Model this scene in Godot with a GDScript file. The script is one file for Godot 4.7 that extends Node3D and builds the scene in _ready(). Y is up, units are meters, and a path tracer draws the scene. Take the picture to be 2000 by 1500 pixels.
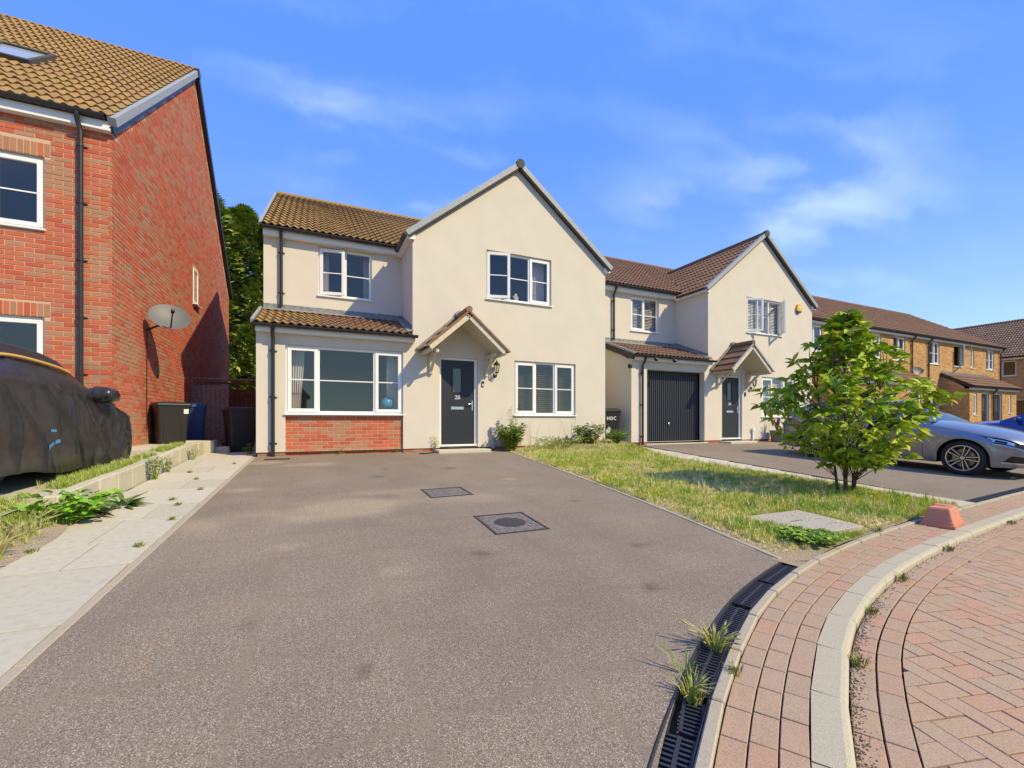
extends Node3D

const Z0 := -9.857
const Z1 := -11.25
const ZB := -19.95
const XL := -1.03
const XG := 2.03
const XR := 7.317
const OFF24 := Vector3(9.37, 0.0, -0.14)

var M := {}
var rng := RandomNumberGenerator.new()
var base_of := {}
var taken := {}
var noise := FastNoiseLite.new()
var KP: Array[Vector3] = []      # kerb line, sampled every 2 cm
var KN: Array[Vector3] = []      # unit normal towards the gardens
var KS := 0.02

# ------------------------------------------------------------------ mesh builder
class MB:
	var v := PackedVector3Array()
	var n := PackedVector3Array()
	var c := PackedColorArray()
	var ix := PackedInt32Array()
	var uses := false
	func put(p: Vector3, nn: Vector3, col := Color.WHITE) -> int:
		v.append(p); n.append(nn); c.append(col)
		return v.size() - 1
	func quad(a: Vector3, b: Vector3, cc: Vector3, d: Vector3, col := Color.WHITE) -> void:
		var nn := (b - a).cross(d - a)
		if nn.length_squared() < 1e-14:
			nn = (cc - b).cross(d - b)
		nn = nn.normalized()
		var k := v.size()
		for p in [a, b, cc, d]:
			v.append(p); n.append(nn); c.append(col)
		ix.append_array(PackedInt32Array([k, k + 2, k + 1, k, k + 3, k + 2]))
	func tri(a: Vector3, b: Vector3, cc: Vector3, col := Color.WHITE) -> void:
		var nn := (b - a).cross(cc - a).normalized()
		var k := v.size()
		for p in [a, b, cc]:
			v.append(p); n.append(nn); c.append(col)
		ix.append_array(PackedInt32Array([k, k + 2, k + 1]))
	func box(ct: Vector3, s: Vector3, bs := Basis(), col := Color.WHITE) -> void:
		var h := s * 0.5
		for ax in 3:
			for sg in [-1.0, 1.0]:
				var a := Vector3.ZERO; a[ax] = sg
				var e := Vector3.ZERO; e[(ax + 1) % 3] = 1.0
				var g := a.cross(e)
				var o := a * h[ax]
				var ee: Vector3 = e * h[(ax + 1) % 3]
				var gg: Vector3 = g * h[(ax + 2) % 3]
				quad(ct + bs * (o - ee - gg), ct + bs * (o + ee - gg), ct + bs * (o + ee + gg), ct + bs * (o - ee + gg), col)
	func bx(x0: float, x1: float, y0: float, y1: float, z0: float, z1: float, col := Color.WHITE) -> void:
		box(Vector3(x0 + x1, y0 + y1, z0 + z1) * 0.5, Vector3(absf(x1 - x0), absf(y1 - y0), absf(z1 - z0)), Basis(), col)
	func cbox(ct: Vector3, s: Vector3, ch: float, bs := Basis(), col := Color.WHITE) -> void:
		var h := s * 0.5
		var i := h - Vector3(ch, ch, ch)
		for ax in 3:
			var a1 := (ax + 1) % 3
			var a2 := (ax + 2) % 3
			for sg in [-1.0, 1.0]:
				var P := []
				for q in [[-1, -1], [1, -1], [1, 1], [-1, 1]]:
					var p := Vector3.ZERO
					p[ax] = sg * h[ax]; p[a1] = q[0] * i[a1] * sg; p[a2] = q[1] * i[a2]
					P.append(ct + bs * p)
				quad(P[0], P[1], P[2], P[3], col)
			# the four edges that run along ax
			for q in [[-1, -1], [1, -1], [1, 1], [-1, 1]]:
				var A := Vector3.ZERO
				var B := Vector3.ZERO
				A[a1] = q[0] * h[a1]; A[a2] = q[1] * i[a2]
				B[a1] = q[0] * i[a1]; B[a2] = q[1] * h[a2]
				var A2 := A; var B2 := B
				A[ax] = -i[ax]; B[ax] = -i[ax]; A2[ax] = i[ax]; B2[ax] = i[ax]
				if q[0] * q[1] > 0:
					quad(ct + bs * A, ct + bs * B, ct + bs * B2, ct + bs * A2, col)
				else:
					quad(ct + bs * B, ct + bs * A, ct + bs * A2, ct + bs * B2, col)
		for sx in [-1, 1]:
			for sy in [-1, 1]:
				for sz in [-1, 1]:
					var s3 := Vector3(sx, sy, sz)
					var a := ct + bs * (s3 * Vector3(h.x, i.y, i.z))
					var b := ct + bs * (s3 * Vector3(i.x, h.y, i.z))
					var d := ct + bs * (s3 * Vector3(i.x, i.y, h.z))
					if sx * sy * sz > 0: tri(a, b, d, col)
					else: tri(a, d, b, col)
	# polygon in the local xy plane, from z = 0 to z = depth
	func extr(poly: PackedVector2Array, xf: Transform3D, depth: float, col := Color.WHITE) -> void:
		var P := poly
		if Geometry2D.is_polygon_clockwise(P):
			P = P.duplicate(); P.reverse()
		var t := Geometry2D.triangulate_polygon(P)
		var top := xf.basis.z * depth
		for k in range(0, t.size(), 3):
			var a := xf * Vector3(P[t[k]].x, P[t[k]].y, 0)
			var b := xf * Vector3(P[t[k + 1]].x, P[t[k + 1]].y, 0)
			var d := xf * Vector3(P[t[k + 2]].x, P[t[k + 2]].y, 0)
			var ccw := (P[t[k + 1]] - P[t[k]]).cross(P[t[k + 2]] - P[t[k]]) > 0
			if not ccw:
				var q := b; b = d; d = q
			tri(a + top, b + top, d + top, col)
			tri(a, d, b, col)
		for k in P.size():
			var a := xf * Vector3(P[k].x, P[k].y, 0)
			var q := P[(k + 1) % P.size()]
			var b := xf * Vector3(q.x, q.y, 0)
			quad(a, b, b + top, a + top, col)
	func tube(pts: Array, rads: Array, sides := 8, col := Color.WHITE, caps := true) -> void:
		var prev := Vector3.ZERO
		var first := v.size()
		for k in pts.size():
			var d: Vector3 = (pts[mini(k + 1, pts.size() - 1)] - pts[maxi(k - 1, 0)]).normalized()
			var s := prev
			if k == 0:
				s = d.cross(Vector3.UP if absf(d.y) < 0.9 else Vector3.RIGHT)
			s = (s - d * s.dot(d)).normalized()
			prev = s
			var tt := d.cross(s)
			for j in sides:
				var a := TAU * j / sides
				var nn := s * cos(a) + tt * sin(a)
				put(pts[k] + nn * float(rads[k]), nn, col)
		for k in pts.size() - 1:
			for j in sides:
				var a := first + k * sides + j
				var b := first + k * sides + (j + 1) % sides
				ix.append_array(PackedInt32Array([a, a + sides, b, b, a + sides, b + sides]))
		if caps:
			for e in [0, pts.size() - 1]:
				var d: Vector3 = (pts[1] - pts[0]) if e else (pts[0] - pts[1])
				if e: d = pts[e] - pts[e - 1]
				d = d.normalized()
				var m := put(pts[e], d, col)
				var r0 := v.size()
				for j in sides:
					put(v[first + e * sides + j], d, col)
				for j in sides:
					if e: ix.append_array(PackedInt32Array([m, r0 + (j + 1) % sides, r0 + j]))
					else: ix.append_array(PackedInt32Array([m, r0 + j, r0 + (j + 1) % sides]))
	# profile of (radius, height) pairs turned about the local y axis
	func lathe(prof: Array, sides: int, xf := Transform3D(), col := Color.WHITE) -> void:
		var first := v.size()
		for k in prof.size():
			var d: Vector2 = prof[mini(k + 1, prof.size() - 1)] - prof[maxi(k - 1, 0)]
			var nr := Vector2(d.y, -d.x).normalized()
			for j in sides:
				var a := TAU * j / sides
				put(xf * Vector3(prof[k].x * cos(a), prof[k].y, prof[k].x * sin(a)), (xf.basis * Vector3(nr.x * cos(a), nr.y, nr.x * sin(a))).normalized(), col)
		for k in prof.size() - 1:
			for j in sides:
				var a := first + k * sides + j
				var b := first + k * sides + (j + 1) % sides
				ix.append_array(PackedInt32Array([a, b, a + sides, b, b + sides, a + sides]))
	# smooth grid of rows of points
	func grid(P: Array, cols := [], closed := false, flip := false) -> void:
		var nr := P.size()
		var nc: int = P[0].size()
		var first := v.size()
		for i in nr:
			for j in nc:
				var a: Vector3 = P[mini(i + 1, nr - 1)][j] - P[maxi(i - 1, 0)][j]
				var b: Vector3 = P[i][(j + 1) % nc if closed else mini(j + 1, nc - 1)] - P[i][(j - 1 + nc) % nc if closed else maxi(j - 1, 0)]
				var nn := a.cross(b)
				if nn.length_squared() < 1e-16: nn = Vector3.UP
				nn = nn.normalized()
				if flip: nn = -nn
				put(P[i][j], nn, cols[i][j] if cols.size() else Color.WHITE)
		for i in nr - 1:
			for j in (nc if closed else nc - 1):
				var a := first + i * nc + j
				var b := first + i * nc + (j + 1) % nc
				if flip: ix.append_array(PackedInt32Array([a, a + nc, b, b, a + nc, b + nc]))
				else: ix.append_array(PackedInt32Array([a, b, a + nc, b, b + nc, a + nc]))
	func mesh(colours := false) -> ArrayMesh:
		var A := []
		A.resize(Mesh.ARRAY_MAX)
		A[Mesh.ARRAY_VERTEX] = v
		A[Mesh.ARRAY_NORMAL] = n
		if colours or uses: A[Mesh.ARRAY_COLOR] = c
		A[Mesh.ARRAY_INDEX] = ix
		var m := ArrayMesh.new()
		if v.size(): m.add_surface_from_arrays(Mesh.PRIMITIVE_TRIANGLES, A)
		return m

# ------------------------------------------------------------------ scene helpers
func lin(r: float, g: float, b: float) -> Color:
	return Color(r, g, b).linear_to_srgb()

func numbered(called: String) -> String:
	taken[called] = taken.get(called, -1) + 1
	return called if taken[called] == 0 else "%s_%03d" % [called, taken[called]]

func tag(o: Node, label: String, category: String, group := "", kind := "") -> Node:
	if label: o.set_meta("label", label)
	if category: o.set_meta("category", category)
	if group: o.set_meta("group", group)
	if kind: o.set_meta("kind", kind)
	return o

func thing(called: String, label: String, category: String, at := Vector3.ZERO, turn := 0.0, group := "", design := Vector3.ZERO) -> Node3D:
	var o := Node3D.new()
	o.name = numbered(called)
	add_child(o)
	o.position = at
	o.rotation.y = turn
	base_of[o] = design
	tag(o, label, category, group)
	return o

# a mesh in the design space of its thing (or in the frame of its part)
func part(parent: Node, called: String, mesh: Mesh, mat: Material, xf := Transform3D()) -> MeshInstance3D:
	var o := MeshInstance3D.new()
	o.mesh = mesh
	o.material_override = mat
	if parent == self:
		o.name = numbered(called)
	else:
		o.name = called
	parent.add_child(o, true)
	o.transform = xf
	if base_of.has(parent): o.position -= base_of[parent]
	return o

func struct(called: String, mesh: Mesh, mat: Material, label: String, category: String) -> MeshInstance3D:
	var o := part(self, called, mesh, mat)
	tag(o, label, category, "", "structure")
	return o

func multi(parent: Node, called: String, mesh: Mesh, mat: Material, xfs: Array, cols := []) -> MultiMeshInstance3D:
	var mm := MultiMesh.new()
	mm.transform_format = MultiMesh.TRANSFORM_3D
	mm.use_colors = cols.size() > 0
	mm.mesh = mesh
	mm.instance_count = xfs.size()
	for k in xfs.size():
		mm.set_instance_transform(k, xfs[k])
		if cols.size(): mm.set_instance_color(k, cols[k])
	var o := MultiMeshInstance3D.new()
	o.multimesh = mm
	o.material_override = mat
	o.name = numbered(called) if parent == self else called
	parent.add_child(o, true)
	if base_of.has(parent): o.position -= base_of[parent]
	return o

func gy(z: float) -> float:
	return clampf(-0.05 * z, -0.25, 0.5)

# ------------------------------------------------------------------ materials
func noise_tex(freq: float, ramp: Array, size := 512, kind := FastNoiseLite.TYPE_SIMPLEX_SMOOTH, octaves := 4, sd := 1, ret := -1) -> NoiseTexture2D:
	var f := FastNoiseLite.new()
	f.noise_type = kind
	f.frequency = freq
	f.seed = sd
	f.fractal_octaves = octaves
	if octaves <= 1: f.fractal_type = FastNoiseLite.FRACTAL_NONE
	if ret >= 0: f.cellular_return_type = ret
	var t := NoiseTexture2D.new()
	t.width = size; t.height = size
	t.seamless = true
	t.seamless_blend_skirt = 0.15
	t.noise = f
	t.normalize = true
	if ramp.size():
		var g := Gradient.new()
		var off := PackedFloat32Array()
		var cl := PackedColorArray()
		for r in ramp:
			off.append(r[0]); cl.append(r[1])
		g.offsets = off; g.colors = cl
		t.color_ramp = g
	return t

func plain(called: String, col: Color, rough := 0.8, metal := 0.0) -> StandardMaterial3D:
	var m := StandardMaterial3D.new()
	m.resource_name = called
	m.albedo_color = col
	m.roughness = rough
	m.metallic = metal
	M[called] = m
	return m

# albedo = colour * texture; texture repeats every `metres`
func textured(called: String, col: Color, tex: Texture2D, metres: float, rough := 0.9, bump: Texture2D = null, bump_cm := 0.0, world := true, vc := false) -> StandardMaterial3D:
	var m := plain(called, col, rough)
	m.albedo_texture = tex
	m.uv1_triplanar = true
	m.uv1_world_triplanar = world
	m.uv1_triplanar_sharpness = 4.0
	m.uv1_scale = Vector3.ONE / metres
	if bump:
		m.heightmap_enabled = true
		m.heightmap_texture = bump
		m.heightmap_scale = bump_cm
	m.vertex_color_use_as_albedo = vc
	return m

func grey(v: float) -> Color:
	return Color(v, v, v)

func materials() -> void:
	var S := FastNoiseLite.TYPE_SIMPLEX_SMOOTH
	var C := FastNoiseLite.TYPE_CELLULAR
	var fine := noise_tex(0.09, [[0.0, grey(0.80)], [0.5, grey(0.93)], [1.0, grey(1.0)]], 512, S, 4, 3)
	var coarse := noise_tex(0.02, [[0.0, grey(0.86)], [0.45, grey(0.95)], [1.0, grey(1.0)]], 512, S, 5, 5)
	var bumps := noise_tex(0.12, [], 512, S, 3, 8)
	var stone := noise_tex(0.20, [[0.0, lin(0.20, 0.16, 0.115)], [0.3, lin(0.34, 0.275, 0.20)], [0.65, lin(0.44, 0.36, 0.265)], [0.9, lin(0.57, 0.475, 0.355)], [1.0, lin(1.0, 0.92, 0.76)]], 1024, C, 1, 12, FastNoiseLite.RETURN_CELL_VALUE)
	var stone_h := noise_tex(0.20, [], 1024, C, 1, 12, FastNoiseLite.RETURN_DISTANCE)
	M.stone_tex = stone
	textured("asphalt", grey(1.0), stone, 0.66, 0.95, stone_h, 0.10, true, true)
	var speck := noise_tex(0.33, [[0.0, grey(0.70)], [0.2, grey(0.84)], [0.75, grey(0.93)], [0.95, grey(1.0)], [1.0, grey(1.0)]], 1024, C, 1, 21, FastNoiseLite.RETURN_CELL_VALUE)
	var grit_h := noise_tex(0.33, [], 1024, C, 1, 21, FastNoiseLite.RETURN_DISTANCE)
	M.speck = speck
	for k in 6:
		var pc: Color = [lin(0.53, 0.355, 0.225), lin(0.515, 0.365, 0.235), lin(0.55, 0.345, 0.222), lin(0.49, 0.365, 0.245), lin(0.51, 0.375, 0.25), lin(0.53, 0.365, 0.24)][k]
		textured("paver%d" % k, pc, speck, 0.7, 0.95, grit_h, 0.08)
	textured("paver_vc", Color.WHITE, speck, 0.7, 0.95, grit_h, 0.08, true, true)
	textured("joint_sand", lin(0.11, 0.085, 0.058), noise_tex(0.12, [[0.0, grey(0.45)], [0.6, grey(0.8)], [1.0, grey(1.0)]], 512, S, 4, 31), 0.5, 1.0, bumps, 0.4)
	for k in 3:
		textured("concrete%d" % k, [lin(0.535, 0.505, 0.385), lin(0.505, 0.475, 0.36), lin(0.565, 0.53, 0.41)][k], noise_tex(0.03, [[0.0, grey(0.90)], [0.4, grey(0.96)], [1.0, grey(1.0)]], 512, S, 6, 40 + k), 1.1, 0.94, grit_h, 0.05)
	textured("kerbstone", lin(0.56, 0.515, 0.37), speck, 0.5, 0.95, grit_h, 0.05)
	textured("rendering", lin(0.645, 0.595, 0.505), noise_tex(0.010, [[0.0, grey(0.97)], [0.5, grey(0.985)], [1.0, grey(1.0)]], 512, S, 6, 50), 4.3, 0.95, noise_tex(0.2, [], 512, S, 2, 51), 0.12)
	textured("timber_cream", lin(0.66, 0.59, 0.45), coarse, 1.0, 0.6)
	textured("edging", lin(0.52, 0.46, 0.33), speck, 0.5, 0.95, grit_h, 0.08)
	textured("mortar", lin(0.68, 0.48, 0.33), fine, 0.4, 0.97)
	textured("brick_vc", Color.WHITE, speck, 0.6, 0.95, grit_h, 0.06, true, true)
	M.brick_cols = [Color(0.63, 0.155, 0.075), Color(0.66, 0.185, 0.09), Color(0.58, 0.13, 0.066), Color(0.50, 0.25, 0.145), Color(0.53, 0.265, 0.155), Color(0.62, 0.18, 0.10)]
	for k in 6:
		var bc: Color = M.brick_cols[k]
		textured("brick%d" % k, bc.linear_to_srgb(), speck, 0.6, 0.95, grit_h, 0.06)
	M.buff_cols = [Color(0.70, 0.41, 0.15), Color(0.74, 0.45, 0.18), Color(0.64, 0.36, 0.13), Color(0.56, 0.30, 0.12), Color(0.62, 0.36, 0.155), Color(0.72, 0.43, 0.155)]
	pass
	# roof tiles: grain plus lichen blotches
	var lichen := noise_tex(0.035, [[0.0, lin(0.62, 0.50, 0.36)], [0.38, lin(0.80, 0.68, 0.50)], [0.55, lin(0.92, 0.86, 0.60)], [0.72, lin(0.98, 0.94, 0.52)], [1.0, lin(1.0, 0.98, 0.62)]], 512, S, 5, 60)
	var tgrain := noise_tex(0.06, [[0.0, grey(0.70)], [0.5, grey(0.9)], [1.0, grey(1.0)]], 512, S, 5, 61)
	for k in 5:
		textured("tile_moss%d" % k, [lin(0.34, 0.24, 0.125), lin(0.315, 0.215, 0.125), lin(0.365, 0.25, 0.13), lin(0.335, 0.22, 0.14), lin(0.31, 0.225, 0.115)][k], lichen, 1.1, 0.95, bumps, 0.15)
		textured("tile_warm%d" % k, [lin(0.37, 0.205, 0.115), lin(0.34, 0.19, 0.105), lin(0.39, 0.22, 0.12), lin(0.33, 0.18, 0.10), lin(0.36, 0.21, 0.115)][k], tgrain, 0.8, 0.95, bumps, 0.15)
		textured("tile_brown%d" % k, [lin(0.27, 0.15, 0.085), lin(0.245, 0.135, 0.08), lin(0.29, 0.165, 0.095), lin(0.255, 0.145, 0.085), lin(0.275, 0.155, 0.09)][k], tgrain, 0.8, 0.95, bumps, 0.15)
	textured("tile_vc", Color.WHITE, tgrain, 0.8, 0.95, bumps, 0.15, true, true)
	textured("underlay", lin(0.06, 0.045, 0.035), fine, 1.0, 1.0)
	textured("verge", lin(0.34, 0.37, 0.40), coarse, 0.8, 0.6)
	textured("lead", lin(0.30, 0.31, 0.32), noise_tex(0.02, [[0.0, grey(0.6)], [0.5, grey(0.85)], [1.0, grey(1.0)]], 256, S, 5, 65), 0.7, 0.55)
	textured("ridge_cap", lin(0.07, 0.065, 0.06), coarse, 0.5, 0.8)
	plain("upvc", lin(0.80, 0.80, 0.79), 0.28)
	plain("fascia", lin(0.80, 0.79, 0.77), 0.35)
	plain("black_plastic", lin(0.022, 0.022, 0.024), 0.38)
	textured("door_grey", lin(0.022, 0.026, 0.034), noise_tex(0.03, [[0.0, grey(0.8)], [1.0, grey(1.0)]], 256, S, 4, 70), 0.5, 0.45)
	plain("garage_grey", lin(0.030, 0.034, 0.044), 0.5)
	plain("chrome", lin(0.7, 0.7, 0.7), 0.18, 1.0)
	plain("numerals", lin(0.62, 0.62, 0.62), 0.35, 0.3)
	plain("lamp_black", lin(0.018, 0.018, 0.018), 0.4)
	var g := plain("glass", lin(0.03, 0.04, 0.05), 0.02)
	g.albedo_color.a = 0.10
	g.transparency = BaseMaterial3D.TRANSPARENCY_ALPHA
	g.metallic_specular = 0.71
	g.clearcoat_enabled = true
	g.clearcoat = 1.0
	g.clearcoat_roughness = 0.01
	var fg := plain("frosted", lin(0.10, 0.10, 0.10), 0.15)
	fg.metallic_specular = 0.6
	plain("plaster", lin(0.42, 0.38, 0.33), 0.95)
	plain("carpet", lin(0.20, 0.17, 0.14), 1.0)
	var cu := plain("curtain", lin(0.74, 0.72, 0.68), 0.95)
	cu.backlight_enabled = true
	cu.backlight = lin(0.25, 0.25, 0.24)
	plain("blind_wood", lin(0.20, 0.11, 0.06), 0.6)
	plain("blind_white", lin(0.72, 0.71, 0.68), 0.6)
	textured("bin_black", lin(0.019, 0.019, 0.021), coarse, 0.7, 0.5)
	textured("bin_blue", lin(0.012, 0.05, 0.19), coarse, 0.7, 0.5)
	plain("white_print", lin(0.75, 0.75, 0.75), 0.7)
	textured("fence_grey", lin(0.40, 0.32, 0.26), noise_tex(0.02, [[0.0, grey(0.6)], [0.5, grey(0.88)], [1.0, grey(1.0)]], 512, S, 5, 80), 0.7, 0.95, bumps, 0.2)
	textured("fence_brown", lin(0.30, 0.12, 0.05), noise_tex(0.02, [[0.0, grey(0.6)], [0.5, grey(0.88)], [1.0, grey(1.0)]], 512, S, 5, 81), 0.7, 0.9, bumps, 0.2)
	textured("soil", Color.WHITE, noise_tex(0.07, [[0.0, grey(0.5)], [0.5, grey(0.8)], [1.0, grey(1.0)]], 512, S, 5, 85), 0.6, 1.0, bumps, 0.8, true, true)
	textured("earth", lin(0.20, 0.17, 0.09), noise_tex(0.02, [[0.0, grey(0.6)], [1.0, grey(1.0)]], 512, S, 5, 86), 3.0, 1.0)
	var gr := plain("grass", Color.WHITE, 0.75)
	gr.vertex_color_use_as_albedo = true
	gr.backlight_enabled = true
	gr.backlight = lin(0.10, 0.14, 0.02)
	var lf := plain("leaf_vc", Color.WHITE, 0.55)
	lf.metallic_specular = 0.35
	lf.vertex_color_use_as_albedo = true
	lf.backlight_enabled = true
	lf.backlight = lin(0.22, 0.30, 0.02)
	for k in 6:
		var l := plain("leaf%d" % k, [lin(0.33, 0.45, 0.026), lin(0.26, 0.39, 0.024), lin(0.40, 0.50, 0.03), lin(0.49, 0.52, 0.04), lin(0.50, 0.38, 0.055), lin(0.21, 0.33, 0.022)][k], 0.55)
		l.metallic_specular = 0.35
		l.backlight_enabled = true
		l.backlight = lin(0.30, 0.38, 0.02)
	var cn := plain("conifer_vc", Color.WHITE, 0.7)
	cn.vertex_color_use_as_albedo = true
	textured("bark", lin(0.20, 0.15, 0.10), noise_tex(0.05, [[0.0, grey(0.5)], [1.0, grey(1.0)]], 256, S, 4, 90), 0.3, 0.95, bumps, 0.4)
	textured("terracotta", lin(0.66, 0.255, 0.155), fine, 0.4, 0.75)
	textured("cast_iron", lin(0.27, 0.25, 0.235), noise_tex(0.03, [[0.0, grey(0.55)], [0.5, grey(0.85)], [1.0, grey(1.0)]], 256, S, 5, 99), 0.4, 0.7)
	plain("grate", lin(0.028, 0.030, 0.034), 0.5)
	textured("slab_old", lin(0.50, 0.46, 0.37), noise_tex(0.06, [[0.0, grey(0.5)], [0.35, grey(0.8)], [0.6, grey(0.95)], [1.0, grey(1.0)]], 512, S, 6, 95), 0.8, 0.95, bumps, 0.3)
	textured("tarpaulin", lin(0.037, 0.038, 0.042), noise_tex(0.03, [[0.0, grey(0.75)], [1.0, grey(1.0)]], 256, S, 4, 96), 0.9, 0.31)
	plain("yellow_piping", lin(0.62, 0.36, 0.08), 0.7)
	plain("blue_tape", lin(0.06, 0.26, 0.55), 0.5)
	for pn in [["silver_paint", lin(0.25, 0.26, 0.275), 0.6], ["blue_paint", lin(0.012, 0.035, 0.22), 0.3]]:
		var p := plain(pn[0], pn[1], 0.32, pn[2])
		p.clearcoat_enabled = true
		p.clearcoat = 1.0
		p.clearcoat_roughness = 0.04
	var cg := plain("car_glass", lin(0.02, 0.024, 0.026), 0.03)
	cg.metallic_specular = 0.75
	plain("tyre", lin(0.022, 0.022, 0.022), 0.85)
	plain("alloy", lin(0.62, 0.62, 0.63), 0.25, 0.9)
	plain("alloy_dark", lin(0.035, 0.035, 0.037), 0.4, 0.3)
	plain("brake", lin(0.30, 0.27, 0.23), 0.4, 0.7)
	plain("trim_black", lin(0.012, 0.012, 0.013), 0.35)
	var hl := plain("lamp_lens", lin(0.5, 0.52, 0.55), 0.03)
	hl.albedo_color.a = 0.15
	hl.transparency = BaseMaterial3D.TRANSPARENCY_ALPHA
	hl.metallic_specular = 0.7
	textured("buff", lin(0.68, 0.40, 0.15), speck, 0.6, 0.95)
	plain("roof_pane", lin(0.36, 0.40, 0.41), 0.06)
	plain("dish_grey", lin(0.12, 0.125, 0.135), 0.55)
	plain("alarm_yellow", lin(0.75, 0.40, 0.02), 0.5)
	plain("globe_blue", lin(0.05, 0.30, 0.62), 0.3)
	plain("petal", lin(0.75, 0.74, 0.72), 0.7)
	plain("flower_yellow", lin(0.72, 0.48, 0.01), 0.7)
	plain("red_leaf", lin(0.22, 0.06, 0.045), 0.5)
	plain("pot_grey", lin(0.16, 0.18, 0.16), 0.7)
	plain("meter_grey", lin(0.35, 0.37, 0.39), 0.5)
# ------------------------------------------------------------------ camera, sky, sun
func view() -> void:
	var cam := Camera3D.new()
	cam.name = "camera"
	add_child(cam)
	cam.position = Vector3(0, 1.2, 0)
	cam.rotation.y = -deg_to_rad(24.5)
	cam.projection = Camera3D.PROJECTION_FRUSTUM
	cam.near = 0.05
	cam.far = 900.0
	cam.size = 1500.0 / 850.0 * cam.near
	cam.frustum_offset = Vector2(0, 72.0 / 850.0 * cam.near)
	cam.current = true
	var sky := ProceduralSkyMaterial.new()
	sky.sky_top_color = lin(0.074, 0.195, 0.645)
	sky.sky_horizon_color = lin(0.50, 0.73, 0.61)
	sky.sky_curve = 0.135
	sky.ground_bottom_color = lin(0.16, 0.14, 0.12)
	sky.ground_horizon_color = lin(0.3, 0.3, 0.3)
	sky.sky_energy_multiplier = 1.08
	sky.sky_cover = clouds()
	sky.sky_cover_modulate = Color(1, 1, 1, 1)
	sky.sun_angle_max = 12.0
	var env := Environment.new()
	env.background_mode = Environment.BG_SKY
	env.sky = Sky.new()
	env.sky.sky_material = sky
	env.tonemap_mode = Environment.TONE_MAPPER_LINEAR
	env.tonemap_exposure = 1.45
	env.sdfgi_enabled = true
	env.ssao_enabled = true
	env.ssil_enabled = true
	var we := WorldEnvironment.new()
	we.name = "world"
	we.environment = env
	add_child(we)
	var sun := DirectionalLight3D.new()
	sun.name = "sun"
	add_child(sun)
	sun.light_color = Color(1.0, 0.92, 0.72)
	sun.light_energy = 1.2
	sun.light_angular_distance = 0.5
	sun.shadow_enabled = true
	sun.look_at_from_position(Vector3.ZERO, Vector3(-1.0, -1.42, -1.22), Vector3.UP)

func pix(u: float, v: float) -> Vector3:
	# direction that the photograph shows at this place of the sky
	var p := deg_to_rad(24.5)
	return (Vector3(cos(p), 0, sin(p)) * ((u - 1000.0) / 850.0) + Vector3.UP * ((822.0 - v) / 850.0) + Vector3(sin(p), 0, -cos(p))).normalized()

func clouds() -> ImageTexture:
	var W := 1024
	var H := 512
	var a := FastNoiseLite.new()
	a.seed = 7; a.frequency = 0.9; a.fractal_octaves = 5; a.fractal_gain = 0.52
	a.domain_warp_enabled = true; a.domain_warp_amplitude = 0.5; a.domain_warp_frequency = 0.7
	var b := FastNoiseLite.new()
	b.seed = 19; b.frequency = 0.35; b.fractal_octaves = 3
	var spots := [[600, 195, 0.09, 1.0], [700, 215, 0.07, 0.6], [430, 130, 0.09, 0.45], [800, 270, 0.06, 0.6], [940, 315, 0.06, 1.0], [820, 390, 0.06, 1.0], [1530, 355, 0.10, 1.3], [1640, 380, 0.09, 0.8], [1420, 110, 0.13, 0.45], [1285, 405, 0.05, 0.9], [1700, 490, 0.08, 0.4]]
	var dirs := []
	for s in spots: dirs.append(pix(s[0], s[1]))
	var im := Image.create(W, H, false, Image.FORMAT_RGBA8)
	for j in H:
		var el := (0.5 - (j + 0.5) / H) * PI
		if el < 0.0: break
		for i in W:
			var ar := ((i + 0.5) / W - 0.25) * TAU
			var d := Vector3(cos(el) * cos(ar), sin(el), cos(el) * sin(ar))
			var q := Vector2(d.x, d.z) / (d.y + 0.22)
			var r := Vector2(q.x * 0.75 + q.y * 0.35, q.y * 1.25 - q.x * 0.3)
			var w := smoothstep(-0.30, 0.65, a.get_noise_2d(r.x * 1.9, r.y * 2.8))
			var k := smoothstep(-0.2, 0.6, b.get_noise_2d(q.x * 2.0, q.y * 2.0)) * 0.16 + 0.02
			for n in spots.size():
				k += spots[n][3] * exp(-d.distance_squared_to(dirs[n]) / (2.0 * spots[n][2] * spots[n][2])) * 0.75
			var f := w * k * 0.155 * smoothstep(0.0, 0.12, d.y)
			im.set_pixel(i, j, Color(1, 0.98, 0.93, clampf(f, 0, 1)))
	return ImageTexture.create_from_image(im)

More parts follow.
